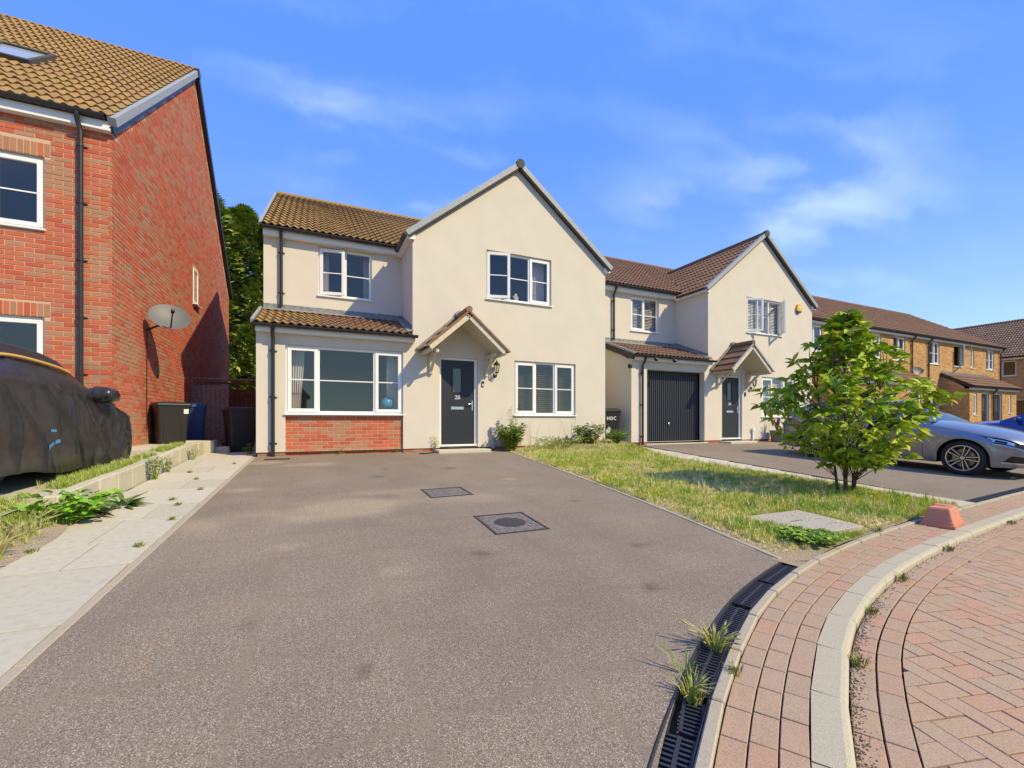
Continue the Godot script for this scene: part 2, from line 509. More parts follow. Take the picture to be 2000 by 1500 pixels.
# ------------------------------------------------------------------ kerb line
func kerb_line() -> void:
	var cv := Curve3D.new()
	cv.bake_interval = 0.01
	var P := [[0.27, 3.2], [0.25, 2.2], [0.25, 1.4], [0.30, 0.8], [0.40, 0.36], [0.56, 0.0], [0.76, -0.27], [1.0, -0.52], [1.25, -0.723], [1.513, -0.905], [1.80, -1.083], [2.142, -1.271], [2.547, -1.465], [2.975, -1.622], [3.395, -1.745], [3.87, -1.853], [4.35, -1.94], [5.1, -2.045], [5.85, -2.125], [6.67, -2.20], [7.97, -2.305], [9.75, -2.43], [12.0, -2.57], [16.0, -2.75], [24.0, -2.95], [45.0, -3.2]]
	for k in P.size():
		var p := Vector3(P[k][0], 0, P[k][1])
		var a := Vector3(P[maxi(k - 1, 0)][0], 0, P[maxi(k - 1, 0)][1])
		var b := Vector3(P[mini(k + 1, P.size() - 1)][0], 0, P[mini(k + 1, P.size() - 1)][1])
		var t := (b - a).normalized()
		cv.add_point(p, -t * p.distance_to(a) / 3.0, t * p.distance_to(b) / 3.0)
	var L := cv.get_baked_length()
	var n := int(L / KS)
	for k in n:
		KP.append(cv.sample_baked(k * KS, true))
	for k in n:
		var t: Vector3 = (KP[mini(k + 3, n - 1)] - KP[maxi(k - 3, 0)]).normalized()
		KN.append(Vector3(t.z, 0, -t.x))

func kp(s: float, off: float, dy := 0.0) -> Vector3:
	var f := clampf(s / KS, 0, KP.size() - 1.001)
	var k := int(f)
	var p := KP[k].lerp(KP[k + 1], f - k) + KN[k].lerp(KN[k + 1], f - k).normalized() * off
	p.y = gy(p.z) + dy
	return p

func s_at_x(x: float, off := 0.0) -> float:
	for k in range(150, KP.size()):
		if (KP[k] + KN[k] * off).x >= x: return k * KS
	return KP.size() * KS

# signed distance to the kerb line, positive on the garden side
func kerb_dist(p: Vector3) -> Array:
	var best := 1e9
	var bk := 0
	var k := 0
	while k < KP.size():
		var d := Vector2(p.x - KP[k].x, p.z - KP[k].z).length_squared()
		if d < best:
			best = d; bk = k
		k += 10
	for q in range(maxi(bk - 10, 0), mini(bk + 11, KP.size())):
		var d := Vector2(p.x - KP[q].x, p.z - KP[q].z).length_squared()
		if d < best:
			best = d; bk = q
	return [(p - KP[bk]).dot(KN[bk]), bk]

func along(s: float, off: float, dy: float) -> Transform3D:
	var a := kp(s - 0.05, off, dy)
	var b := kp(s + 0.05, off, dy)
	var x := (b - a).normalized()
	var z := x.cross(Vector3.UP).normalized()
	return Transform3D(Basis(x, z.cross(x), z), kp(s, off, dy))

func sheet(nu: int, nv: int, at: Callable, col = null) -> ArrayMesh:
	var mb := MB.new()
	var P := []
	var Cc := []
	for i in nu + 1:
		var row := []
		var cr := []
		for j in nv + 1:
			var p: Vector3 = at.call(float(i) / nu, float(j) / nv)
			row.append(p)
			if col != null: cr.append(col.call(p))
		P.append(row)
		if col != null: Cc.append(cr)
	mb.grid(P, Cc)
	var up := 0.0
	for q in mb.n: up += q.y
	if up < 0:
		for k in mb.n.size(): mb.n[k] = -mb.n[k]
		for k in range(0, mb.ix.size(), 3):
			var t := mb.ix[k + 1]
			mb.ix[k + 1] = mb.ix[k + 2]
			mb.ix[k + 2] = t
	return mb.mesh(col != null)

# ------------------------------------------------------------------ ground, drives, paving
func tarmac_col(p: Vector3) -> Color:
	var a := noise.get_noise_2d(p.x * 14.0, p.z * 14.0)
	var b := noise.get_noise_2d(p.x * 60.0 + 300.0, p.z * 60.0)
	var k := 1.0 + 0.16 * a + 0.12 * b
	var c := Color(k, k * 0.985, k * 0.96)
	# dried pale silt where water stood
	for s in [[0.30, -5.1, 0.95, 0.60, 0.75], [0.75, -5.75, 0.9, 0.30, 0.4], [-0.80, -6.4, 0.30, 0.25, 0.7], [-0.95, -4.8, 0.35, 0.45, 0.7], [0.0, -8.5, 0.75, 0.35, 0.6], [-0.75, -8.9, 0.45, 0.25, 0.7], [1.9, -5.0, 0.7, 0.4, 0.35], [2.75, -6.1, 0.12, 0.08, 0.9], [-0.2, -3.9, 0.18, 0.12, 0.6], [0.5, -3.1, 0.15, 0.12, 0.5]]:
		var d := Vector2((p.x - s[0]) / s[2], (p.z - s[1]) / s[3]).length()
		var f: float = s[4] * smoothstep(1.0, 0.25, d + 0.55 * noise.get_noise_2d(p.x * 45.0, p.z * 45.0 + 90.0))
		c = c.lerp(Color(1.85, 1.80, 1.55), f * 0.75)
	# rusty spots by the left edging
	if p.x < -0.2:
		var f := smoothstep(0.35, 0.6, noise.get_noise_2d(p.x * 90.0, p.z * 90.0 + 500.0)) * 0.5
		c = c.lerp(Color(1.3, 1.1, 0.7), f * 0.6)
	# oil drips and dark scuffs
	for s in [[1.2, -3.2, 0.10], [2.5, -2.9, 0.07], [0.9, -6.9, 0.16], [2.2, -7.4, 0.14], [1.1, -7.6, 0.10], [-0.3, -2.6, 0.06], [2.0, -2.2, 0.09], [2.9, -4.5, 0.08], [0.2, -2.0, 0.05]]:
		var d: float = Vector2(p.x - s[0], p.z - s[1]).length() / s[2]
		c = c.lerp(c * 0.62, smoothstep(1.0, 0.4, d + 0.4 * b))
	return c * 0.55

func drive_right(z: float) -> float:
	var P := [[-1.5, 3.16], [-2.2, 3.30], [-2.73, 3.40], [-3.45, 3.54], [-5.33, 3.80], [-9.13, 4.16], [-10.0, 4.24]]
	for k in P.size() - 1:
		if z >= P[k + 1][0]:
			return lerpf(P[k][1], P[k + 1][1], (P[k][0] - z) / (P[k][0] - P[k + 1][0]))
	return 4.24

func bank_h(x: float, z: float) -> float:
	return 0.235 * smoothstep(-1.92, -2.38, x) * smoothstep(-5.7, -5.1, z)

func lawn_y(x: float, z: float) -> float:
	var k := smoothstep(4.2, 6.8, x) * smoothstep(-7.5, -9.7, z) * 0.17
	return gy(z) - 0.006 + 0.020 * smoothstep(0.0, 0.2, x - drive_right(z)) + k + 0.018 * noise.get_noise_2d(x * 35.0, z * 35.0)

func grounds() -> void:
	# wide ground
	var g := struct("ground", sheet(40, 60, func(a, b):
		var z := lerpf(260.0, -300.0, b)
		if b > 0.40 and b < 0.60: z = lerpf(12.0, -24.0, (b - 0.4) / 0.2)
		elif b <= 0.40: z = lerpf(260.0, 12.0, b / 0.4)
		else: z = lerpf(-24.0, -300.0, (b - 0.6) / 0.4)
		return Vector3(lerpf(-260.0, 300.0, a), gy(z) - 0.22, z)), M.earth, "grassy earth around and behind the houses", "ground")
	# tarmac drive of the cream house
	var sA := 0.05
	var sB := s_at_x(3.30, 0.468)
	var dr := struct("driveway", sheet(70, 110, func(a, b):
		var f: Vector3
		var s := lerpf(sA, sB, a)
		f = kp(s, 0.468)
		var t := pow(b, 1.25)
		var z := lerpf(f.z, Z0 + 0.02, t)
		var x0: float = lerpf(-1.17, -1.03, clampf(-z / 9.8, 0, 1))
		var xx := lerpf(x0, drive_right(minf(z, -1.5)), a)
		var xf0: float = lerpf(lerpf(-1.17, -1.03, clampf(-f.z / 9.8, 0, 1)), drive_right(f.z), a)
		var x := xx + (f.x - xf0) * (1.0 - smoothstep(0.0, 0.5, t))
		if a == 0.0: x = x0
		return Vector3(x, gy(z) + 0.002, z), tarmac_col), M.asphalt, "brown grey tarmac driveway sloping up to the cream house", "driveway")
	# second drive
	struct("neighbour_driveway", sheet(40, 60, func(a, b):
		var s := lerpf(s_at_x(7.78, 0.468), s_at_x(19.0, 0.468), a)
		var f := kp(s, 0.468)
		var z := lerpf(f.z, -10.02, b)
		return Vector3(lerpf(f.x, lerpf(8.55, 19.0, a), b), gy(z) + 0.002, z), tarmac_col), M.asphalt, "tarmac driveway in front of the garage with the silver car", "driveway")
	lawn()
	footway()
	road()
	left_path()
	right_path()
	covers()

func paver_mesh(l: float, w: float, ch := 0.0022) -> ArrayMesh:
	var mb := MB.new()
	mb.cbox(Vector3(0, -0.03, 0), Vector3(l, 0.06, w), ch)
	return mb.mesh()

func jig(xf: Transform3D, amt: float) -> Transform3D:
	return Transform3D(xf.basis * Basis.from_euler(Vector3(rng.randf_range(-amt, amt), rng.randf_range(-amt, amt), rng.randf_range(-amt, amt))), xf.origin + Vector3(0, rng.randf_range(-0.0015, 0.0015), 0))

func footway() -> void:
	var bed := struct("footway", sheet(260, 3, func(a, b): return kp(a * 47.0, lerpf(-0.01, 0.335, b), -0.014)), M.joint_sand, "narrow block paved footway along the curved kerb", "footway")
	var pm := paver_mesh(0.1765, 0.0872)
	for row in 3:
		var off := 0.049 + row * 0.0925
		var s := 0.4 + row * 0.07
		while s < s_at_x(12.5, off):
			var xf := jig(along(s, off, 0.001), 0.006)
			# stretch or squeeze to the radius of its row
			var k := s / KS
			part(bed, "block_paver", pm, M["paver%d" % rng.randi_range(0, 5)], xf)
			var real := kp(s, off).distance_to(kp(s + 0.1815, off)) / 0.1815
			s += 0.1815 / maxf(real, 0.3)
	# far rows beyond the frame edge as one part
	var xfs := []
	var cols := []
	for row in 3:
		var off := 0.049 + row * 0.0925
		var s := s_at_x(12.5, off)
		while s < s_at_x(30.0, off):
			xfs.append(jig(along(s, off, 0.001), 0.005)); cols.append(Color(0.42, 0.285, 0.21) * rng.randf_range(0.85, 1.1))
			s += 0.1815
	tag(multi(bed, "far_pavers", pm, M.paver_vc, xfs, cols), "", "", "", "stuff")
	# kerb stones
	var sec := PackedVector2Array([Vector2(0.0, 0.0), Vector2(0.097, 0.0), Vector2(0.113, -0.006), Vector2(0.125, -0.022), Vector2(0.127, -0.16), Vector2(0.0, -0.16)])
	var km := MB.new()
	# local: x along the kerb; section x runs to the road, i.e. along -normal
	km.extr(sec, Transform3D(Basis(Vector3(0, 0, 1), Vector3(0, 1, 0), Vector3(-1, 0, 0)), Vector3(0.222, 0, 0)), 0.444)
	var kmesh := km.mesh()
	var s := 0.3
	while s < s_at_x(24.0):
		part(bed, "kerb_stone", kmesh, M.kerbstone, jig(along(s, -0.002, 0.006), 0.003))
		s += 0.452
	# concrete edging on the garden side
	var em := MB.new()
	em.cbox(Vector3(0, -0.05, 0), Vector3(0.443, 0.12, 0.05), 0.006)
	var emesh := em.mesh()
	s = 0.3
	while s < s_at_x(24.0):
		part(bed, "edging_stone", emesh, M.edging, jig(along(s, 0.307, 0.008 if s > 3.2 else -0.002), 0.006))
		var real := kp(s, 0.307).distance_to(kp(s + 0.452, 0.307)) / 0.452
		s += 0.452 / maxf(real, 0.3)

func road() -> void:
	var Y := -0.034
	var bed := struct("road", sheet(200, 30, func(a, b):
		var p := kp(a * 47.0, lerpf(-0.12, -9.0, b * b), 0.0)
		p.y = gy(p.z) + Y - 0.018
		return p), M.joint_sand, "red brown block paved road curving past the drives", "road")
	var pm := paver_mesh(0.1785, 0.0880)
	for row in 2:
		var off := -0.178 - row * 0.0955
		var s := 0.45 + row * 0.09
		while s < s_at_x(11.0, off):
			part(bed, "block_paver", pm, M["paver%d" % rng.randi_range(0, 5)], jig(along(s, off, Y), 0.006))
			s += 0.1825 / maxf(kp(s, off).distance_to(kp(s + 0.1825, off)) / 0.1825, 0.3)
	# herringbone field
	var ang := deg_to_rad(-13.5)
	var ux := Vector3(cos(ang), 0, -sin(ang))
	var uz := Vector3(sin(ang), 0, cos(ang))
	var P := 0.0922
	var org := Vector3(2.0, 0, -0.75)
	var near := []
	var far_x := []
	var far_c := []
	var far_cut := MB.new()
	var lim := -0.325
	var p_at := deg_to_rad(24.5)
	for i in range(-34, 215):
		for j in range(-180, 68):
			var r := posmod(i - j, 4)
			if r != 0 and r != 3: continue
			var hor := r == 0
			var c := org + ux * ((i + (1.0 if hor else 0.5)) * P) + uz * ((j + (0.5 if hor else 1.0)) * P)
			if c.x < 0.2 or c.x > 19.0 or c.z > 2.5 or c.z < -3.6: continue
			# what a camera near the photograph's could see
			var fw := c.x * sin(p_at) - c.z * cos(p_at)
			var rt := c.x * cos(p_at) + c.z * sin(p_at)
			if fw < 0.35 or rt / fw > 1.9: continue
			var kd := kerb_dist(c)
			if kd[0] > lim + 0.10: continue
			near.append([fw, c, hor, kd])
	near.sort_custom(func(a, b): return a[0] < b[0])
	var count := 0
	for q in near:
		var c: Vector3 = q[1]
		var x := ux if q[2] else uz
		var z := uz if q[2] else -ux
		var sl := Vector3(0, 1, 0.05).normalized()
		c.y = gy(c.z) + Y
		var cut := false
		var keep: PackedVector2Array
		if q[3][0] > lim - 0.12:
			# block against the curved rows: cut it along their line
			var kn: Vector3 = KN[q[3][1]]
			var pt: Vector3 = KP[q[3][1]] + kn * lim
			var poly := PackedVector2Array()
			for e in [[-0.08925, -0.044], [0.08925, -0.044], [0.08925, 0.044], [-0.08925, 0.044]]:
				poly.append(Vector2(e[0], e[1]))
			var outp := PackedVector2Array()
			for k in 4:
				var a := poly[k]
				var b := poly[(k + 1) % 4]
				var da := (c + x * a.x + z * a.y - pt).dot(kn)
				var db := (c + x * b.x + z * b.y - pt).dot(kn)
				if da <= 0: outp.append(a)
				if (da <= 0) != (db <= 0): outp.append(a.lerp(b, da / (da - db)))
			if outp.size() < 3: continue
			cut = outp.size() != 4 or not outp[0].is_equal_approx(poly[0]) or not outp[2].is_equal_approx(poly[2])
			if cut:
				var area := 0.0
				for k in outp.size(): area += outp[k].cross(outp[(k + 1) % outp.size()])
				if absf(area) < 0.0012: continue
				keep = outp
		var bs := Basis(x, Vector3.UP, z)
		# lay it on the slope
		bs = Basis(Vector3(x.x, -0.05 * x.z, x.z).normalized(), sl, Vector3(z.x, -0.05 * z.z, z.z).normalized())
		var xf := jig(Transform3D(bs, c), 0.006)
		if cut and count >= 290:
			far_cut.extr(keep, xf * Transform3D(Basis(Vector3(1, 0, 0), Vector3(0, 0, 1), Vector3(0, -1, 0)), Vector3.ZERO), 0.06, Color(0.52, 0.36, 0.235) * rng.randf_range(0.9, 1.05))
		elif count < 290:
			count += 1
			var mm := pm
			if cut:
				var cm := MB.new()
				cm.extr(keep, Transform3D(Basis(Vector3(1, 0, 0), Vector3(0, 0, 1), Vector3(0, -1, 0)), Vector3.ZERO), 0.06)
				mm = cm.mesh()
			part(bed, "herringbone_paver", mm, M["paver%d" % rng.randi_range(0, 5)], xf)
		else:
			far_x.append(xf)
			far_c.append([Color(0.53, 0.355, 0.225), Color(0.515, 0.365, 0.235), Color(0.55, 0.345, 0.222), Color(0.49, 0.365, 0.245), Color(0.51, 0.375, 0.25)][rng.randi_range(0, 4)])
	tag(part(bed, "cut_pavers", far_cut.mesh(true), M.paver_vc), "", "", "", "stuff")
	tag(multi(bed, "far_pavers", pm, M.paver_vc, far_x, far_c), "", "", "", "stuff")
	# grit lying along the kerb face
	var gm := MB.new()
	gm.lathe([Vector2(0.0, -0.5), Vector2(0.8, -0.2), Vector2(0.6, 0.35), Vector2(0.0, 0.5)], 5)
	var gx := []
	var gc := []
	for k in 2600:
		var s := rng.randf_range(1.6, 6.5) if k < 2200 else rng.randf_range(6.5, 12.0)
		var spread := 0.05 + 0.10 * smoothstep(3.4, 2.2, s) 
		var o := -0.13 - absf(rng.randfn(0, 1)) * spread * 0.6
		var p := kp(s, o, Y + 0.002)
		var sz := rng.randf_range(0.002, 0.006)
		gx.append(Transform3D(Basis.from_euler(Vector3(rng.randf() * 6, rng.randf() * 6, 0)).scaled(Vector3(sz, sz, sz)), p))
		gc.append([Color(0.35, 0.28, 0.2), Color(0.2, 0.15, 0.1), Color(0.5, 0.45, 0.38), Color(0.14, 0.11, 0.07)][rng.randi_range(0, 3)])
	tag(multi(self, "road_grit", gm.mesh(), M.paver_vc, gx, gc), "loose grit and dirt lying along the foot of the kerb", "grit", "", "stuff")

func slab_at(parent: Node, called: String, x0: float, x1: float, z0: float, z1: float, dy: float, mat: Material) -> void:
	var mb := MB.new()
	var c := Vector3((x0 + x1) / 2, 0, (z0 + z1) / 2)
	mb.cbox(Vector3(0, -0.022, 0), Vector3(absf(x1 - x0) - 0.013, 0.044, absf(z1 - z0) - 0.013), 0.0018)
	var sl := Vector3(0, 1, 0.05).normalized()
	var bs := Basis(Vector3(1, 0, 0), sl, Vector3(0, -0.05, 1).normalized())
	c.y = gy(c.z) + dy
	part(parent, called, mb.mesh(), mat, jig(Transform3D(bs, c), 0.004))

func left_path() -> void:
	var bed := struct("garden_path", sheet(6, 60, func(a, b):
		var z := lerpf(2.0, -14.6, b)
		return Vector3(lerpf(-2.12, -1.02, a), gy(z) - 0.03, z)), M.joint_sand, "pale concrete slab path between the drive and the low wall", "path")
	var z := 1.2
	var k := 0
	while z > -14.4:
		var d: float = [0.75, 0.6, 0.9, 0.6][k % 4]
		var xr := lerpf(-1.22, -1.08, clampf(-z / 9.8, 0, 1))
		var xm: float = [-1.62, -1.5, -1.85, -1.55][k % 4]
		slab_at(bed, "paving_slab", -2.08, xm, z, z - d, 0.004, M["concrete%d" % rng.randi_range(0, 2)])
		slab_at(bed, "paving_slab", xm, xr, z, z - d, 0.004, M["concrete%d" % rng.randi_range(0, 2)])
		z -= d
		k += 1
	# edging between the path and the tarmac
	z = 1.0
	while z > Z0 + 0.1:
		var d := minf(0.9, z - Z0 - 0.02)
		var x := lerpf(-1.195, -1.055, clampf(-(z - d / 2) / 9.8, 0, 1))
		var mb := MB.new()
		mb.cbox(Vector3(0, -0.06, 0), Vector3(0.05, 0.14, d - 0.006), 0.004)
		part(bed, "edging_stone", mb.mesh(), M.edging, Transform3D(Basis.from_euler(Vector3(0.05, -0.0142, 0)), Vector3(x, gy(z - d / 2) - 0.002, z - d / 2)))
		z -= d
	# the raised drive of the brick house, held by a low concrete wall
	struct("raised_driveway", sheet(8, 30, func(a, b):
		var zz := lerpf(3.0, -9.28, b)
		return Vector3(lerpf(-12.0, -2.2, a), gy(zz) + 0.23, zz)), M.concrete1, "raised concrete drive under the covered car", "driveway")
	struct("raised_ground", sheet(4, 12, func(a, b):
		var zz := lerpf(-9.28, -11.4, b)
		return Vector3(lerpf(-3.06, -2.2, a), gy(zz) + 0.232, zz)), M.concrete2, "raised concrete beside the brick house where the bins stand", "pavement")
	var w := thing("retaining_wall", "low pale concrete retaining wall between path and raised drive", "wall", Vector3(-2.16, 0.4, -8.2), 0, "", Vector3(-2.16, 0.4, -8.2))
	z = -5.3
	while z > -11.3:
		var d := 0.44
		var top := 0.235 + (0.02 if z > -10.4 else 0.03)
		var mb := MB.new()
		mb.cbox(Vector3(0, top / 2 - 0.1, 0), Vector3(0.11, top + 0.2, d - 0.008), 0.01)
		part(w, "concrete_block", mb.mesh(), M["concrete%d" % rng.randi_range(0, 2)], Transform3D(Basis.from_euler(Vector3(0.05 + rng.randf_range(-0.01, 0.01), rng.randf_range(-0.02, 0.02), rng.randf_range(-0.03, 0.03))), Vector3(-2.165 + rng.randf_range(-0.012, 0.012), gy(z - d / 2), z - d / 2)))
		z -= d
	var st := thing("concrete_step", "small concrete step at the end of the low wall by the bins", "step", Vector3(-1.98, 0.5, -11.2), 0, "", Vector3(-1.98, 0.5, -11.2))
	var sm := MB.new()
	sm.cbox(Vector3(-2.30, 0.60, -11.22), Vector3(0.75, 0.36, 0.40), 0.012)
	part(st, "upper_step", sm.mesh(), M.concrete0)
	sm = MB.new()
	sm.cbox(Vector3(-1.80, 0.54, -11.26), Vector3(0.26, 0.20, 0.30), 0.012)
	part(st, "lower_step", sm.mesh(), M.concrete1)
	# bank of soil at the foot of the wall, near the camera
	struct("soil_bank", sheet(16, 40, func(a, b):
		var zz := lerpf(2.5, -7.2, b)
		var x := lerpf(-4.2, lerpf(-2.1, -1.88, smoothstep(-5.6, -4.6, zz)) + 0.06 * noise.get_noise_1d(zz * 40.0), a)
		var top := bank_h(x, zz)
		return Vector3(x, gy(zz) + 0.004 + top + 0.02 * noise.get_noise_2d(x * 50.0, zz * 50.0) * (1.0 if a < 0.99 else 0.0), zz), func(p): return Color(0.66, 0.55, 0.40) * (0.9 + 0.25 * noise.get_noise_2d(p.x * 40.0, p.z * 40.0))), M.soil, "dry gravelly soil bank at the left edge", "soil")

func right_path() -> void:
	var bed := struct("side_path", sheet(4, 40, func(a, b):
		var z := lerpf(-2.60, -15.0, b)
		return Vector3(lerpf(7.26, 8.1, a), gy(z) - 0.03, z)), M.joint_sand, "pale slab path between the lawn and the neighbour's drive", "path")
	var z := -2.62
	var k := 0
	while z > -14.5:
		var d: float = [0.62, 0.6, 0.9, 0.6][k % 4]
		var x0 := 7.26 + 0.28 * smoothstep(-6.0, -9.8, z)
		var x1 := 7.80 + 0.55 * smoothstep(-2.6, -9.8, z)
		if k % 2 == 0:
			slab_at(bed, "paving_slab", x0, x1, z, z - d, 0.006, M["concrete%d" % rng.randi_range(0, 2)])
		else:
			var xm := lerpf(x0, x1, 0.45)
			slab_at(bed, "paving_slab", x0, xm, z, z - d, 0.006, M["concrete%d" % rng.randi_range(0, 2)])
			slab_at(bed, "paving_slab", xm, x1, z, z - d, 0.006, M["concrete%d" % rng.randi_range(0, 2)])
		z -= d
		k += 1

func lawn_green(x: float, z: float) -> float:
	return clampf(0.52 + 0.75 * noise.get_noise_2d(x * 22.0 + 40.0, z * 22.0) + 0.35 * noise.get_noise_2d(x * 70.0, z * 70.0 + 200.0) - 0.45 * smoothstep(0.35, 0.0, x - drive_right(z)) - 0.25 * smoothstep(-7.6, -9.6, z), 0.0, 1.0)

func lawn() -> void:
	var lw := struct("lawn", sheet(40, 70, func(a, b):
		var f := kp(lerpf(s_at_x(3.29, 0.34), s_at_x(7.25, 0.34), a), lerpf(0.478, 0.335, smoothstep(0.0, 0.05, a)))
		var z := lerpf(f.z, Z0 - 0.02, b)
		var x := lerpf(drive_right(z) + 0.034, 7.27 + 0.28 * smoothstep(-6.0, -9.8, z), a)
		return Vector3(lerpf(f.x, x, smoothstep(0.0, 0.1, b)), lawn_y(x, z), z), func(p):
			var k := lawn_green(p.x, p.z)
			return Color(0.66, 0.52, 0.31).lerp(Color(0.40, 0.34, 0.12), k)), M.soil, "front lawn of patchy dry grass beside the drive", "lawn")
	part(lw, "bare_corner", sheet(8, 4, func(a, b): return kp(lerpf(s_at_x(3.27, 0.42), s_at_x(3.75, 0.42), a), lerpf(0.325, 0.54, b), 0.0035), func(p): return Color(0.60, 0.48, 0.30)), M.soil)
	# timber edging along the tarmac
	var z := -2.24
	while z > Z0 + 0.2:
		var d := minf(1.25, z - Z0)
		var a := Vector3(drive_right(z) + 0.02, gy(z), z)
		var b := Vector3(drive_right(z - d) + 0.02, gy(z - d), z - d)
		var mb := MB.new()
		mb.cbox(Vector3(0.008, 0, 0), Vector3(0.048, 0.14, a.distance_to(b) - 0.004), 0.005)
		var zz := (a - b).normalized()
		var xx := Vector3.UP.cross(zz).normalized()
		part(lw, "edging_board", mb.mesh(), M.edging, Transform3D(Basis(xx, zz.cross(xx), zz), (a + b) / 2 + Vector3(0, -0.059, 0)))
		z -= d
	# grass
	var bl := MB.new()
	for k in 7:
		var a := TAU * k / 7.0 + rng.randf() * 0.6
		var h := rng.randf_range(0.6, 1.1)
		var lean := rng.randf_range(0.25, 0.8)
		var d := Vector3(cos(a), 0, sin(a))
		var s := Vector3(-d.z, 0, d.x) * 0.055
		var o := d * rng.randf_range(0.0, 0.35)
		var m := o + d * lean * 0.45 + Vector3.UP * h * 0.62
		var t := o + d * lean * 1.0 + Vector3.UP * h
		bl.quad(o - s, o + s, m + s * 0.8, m - s * 0.8)
		bl.tri(m - s * 0.8, m + s * 0.8, t)
	var clump := bl.mesh(true)
	M.clump = clump
	var xfs := []
	var cols := []
	for k in 62000:
		var zz := rng.randf_range(-2.3, -9.8)
		var x := rng.randf_range(3.3, 7.6)
		if x < drive_right(zz) + 0.06 or x > 7.25 + 0.28 * smoothstep(-6.0, -9.8, zz): continue
		var kd: Array = kerb_dist(Vector3(x, 0, zz)) if zz > -3.0 else [1.0, 0]
		if kd[0] < 0.36: continue
		if x > 4.2 and x < 5.02 and zz > -3.17 and zz < -2.42: continue
		var g := lawn_green(x, zz)
		if rng.randf() > 0.28 + 0.9 * g: continue
		var h := lerpf(0.026, 0.065, g) * rng.randf_range(0.6, 1.5)
		xfs.append(Transform3D(Basis(Vector3.UP, rng.randf() * TAU).scaled(Vector3(0.045, h, 0.045)), Vector3(x, lawn_y(x, zz) - 0.004, zz)))
		var c := Color(0.86, 0.73, 0.36).lerp(Color(0.52, 0.56, 0.06), clampf(g * 1.25 + rng.randf_range(-0.3, 0.3), 0, 1))
		if noise.get_noise_2d(x * 55.0 + 900.0, zz * 55.0) > 0.18: c = c.lerp(Color(0.28, 0.43, 0.05), 0.6)
		cols.append(c * rng.randf_range(0.75, 1.15))
	for k in 2600:
		var zz := rng.randf_range(-2.5, -9.8)
		var x := rng.randf_range(3.5, 7.5)
		if x < drive_right(zz) + 0.05 or x > 7.24 or kerb_dist(Vector3(x, 0, zz))[0] < 0.42: continue
		if x > 4.1 and x < 5.1 and zz > -3.2 and zz < -2.4: continue
		if rng.randf() > lawn_green(x, zz) + 0.2: continue
		var h := rng.randf_range(0.08, 0.17)
		xfs.append(Transform3D(Basis(Vector3.UP, rng.randf() * TAU).scaled(Vector3(0.06, h, 0.06)), Vector3(x, lawn_y(x, zz) - 0.004, zz)))
		cols.append([Color(0.34, 0.48, 0.05), Color(0.60, 0.56, 0.16), Color(0.26, 0.40, 0.05), Color(0.80, 0.68, 0.34)][rng.randi_range(0, 3)])
	# ragged grass on the bank by the brick house's drive
	for k in 9000:
		var zz := rng.randf_range(-2.6, -10.2)
		var x := 0.0
		var y := 0.0
		var h := rng.randf_range(0.04, 0.11)
		if zz < -5.6:
			x = rng.randf_range(-2.52, -2.22)
			if rng.randf() > smoothstep(0.32, 0.1, (-2.2 - x)) * (0.35 + noise.get_noise_1d(zz * 60.0)): continue
			y = gy(zz) + 0.232
		else:
			x = rng.randf_range(-3.0, -1.95)
			if rng.randf() > smoothstep(-1.95, -2.15, x): continue
			y = gy(zz) + 0.004 + bank_h(x, zz)
		xfs.append(Transform3D(Basis(Vector3.UP, rng.randf() * TAU).scaled(Vector3(0.05, h, 0.05)), Vector3(x, y - 0.004, zz)))
		cols.append(Color(0.68, 0.57, 0.30).lerp(Color(0.25, 0.38, 0.04), clampf(rng.randf_range(0.25, 1.5), 0, 1)))
	tag(multi(self, "grass", clump, M.grass, xfs, cols), "patchy green and straw coloured grass of the lawn and the bank", "grass", "", "stuff")
	var fm := MB.new()
	for k in 6:
		var a := TAU * k / 6.0
		fm.tri(Vector3(0, 0.25, 0), Vector3(cos(a + 1.05), 0.0, sin(a + 1.05)), Vector3(cos(a), 0.0, sin(a)))
	fm.tube([Vector3(0, 0, 0), Vector3(0.2, -4.0, 0.1)], [0.12, 0.12], 3)
	var fx := []
	for k in 130:
		var zz := rng.randf_range(-2.6, -8.6)
		var x := rng.randf_range(drive_right(zz) + 0.3, 7.1)
		if k < 30:
			x = 6.7 + rng.randfn(0, 0.4); zz = -3.3 + rng.randfn(0, 0.35)
		if kerb_dist(Vector3(x, 0, zz))[0] < 0.45: continue
		if x > 7.2: continue
		var sz := rng.randf_range(0.008, 0.016)
		fx.append(Transform3D(Basis.from_euler(Vector3(rng.randf_range(-0.4, 0.4), 0, rng.randf_range(-0.4, 0.4))).scaled(Vector3(sz, sz, sz)), Vector3(x, lawn_y(x, zz) + sz * 4.0, zz)))
	tag(multi(self, "wildflowers", fm.mesh(), M.flower_yellow, fx), "tiny yellow wildflowers scattered over the lawn", "flowers", "", "stuff")

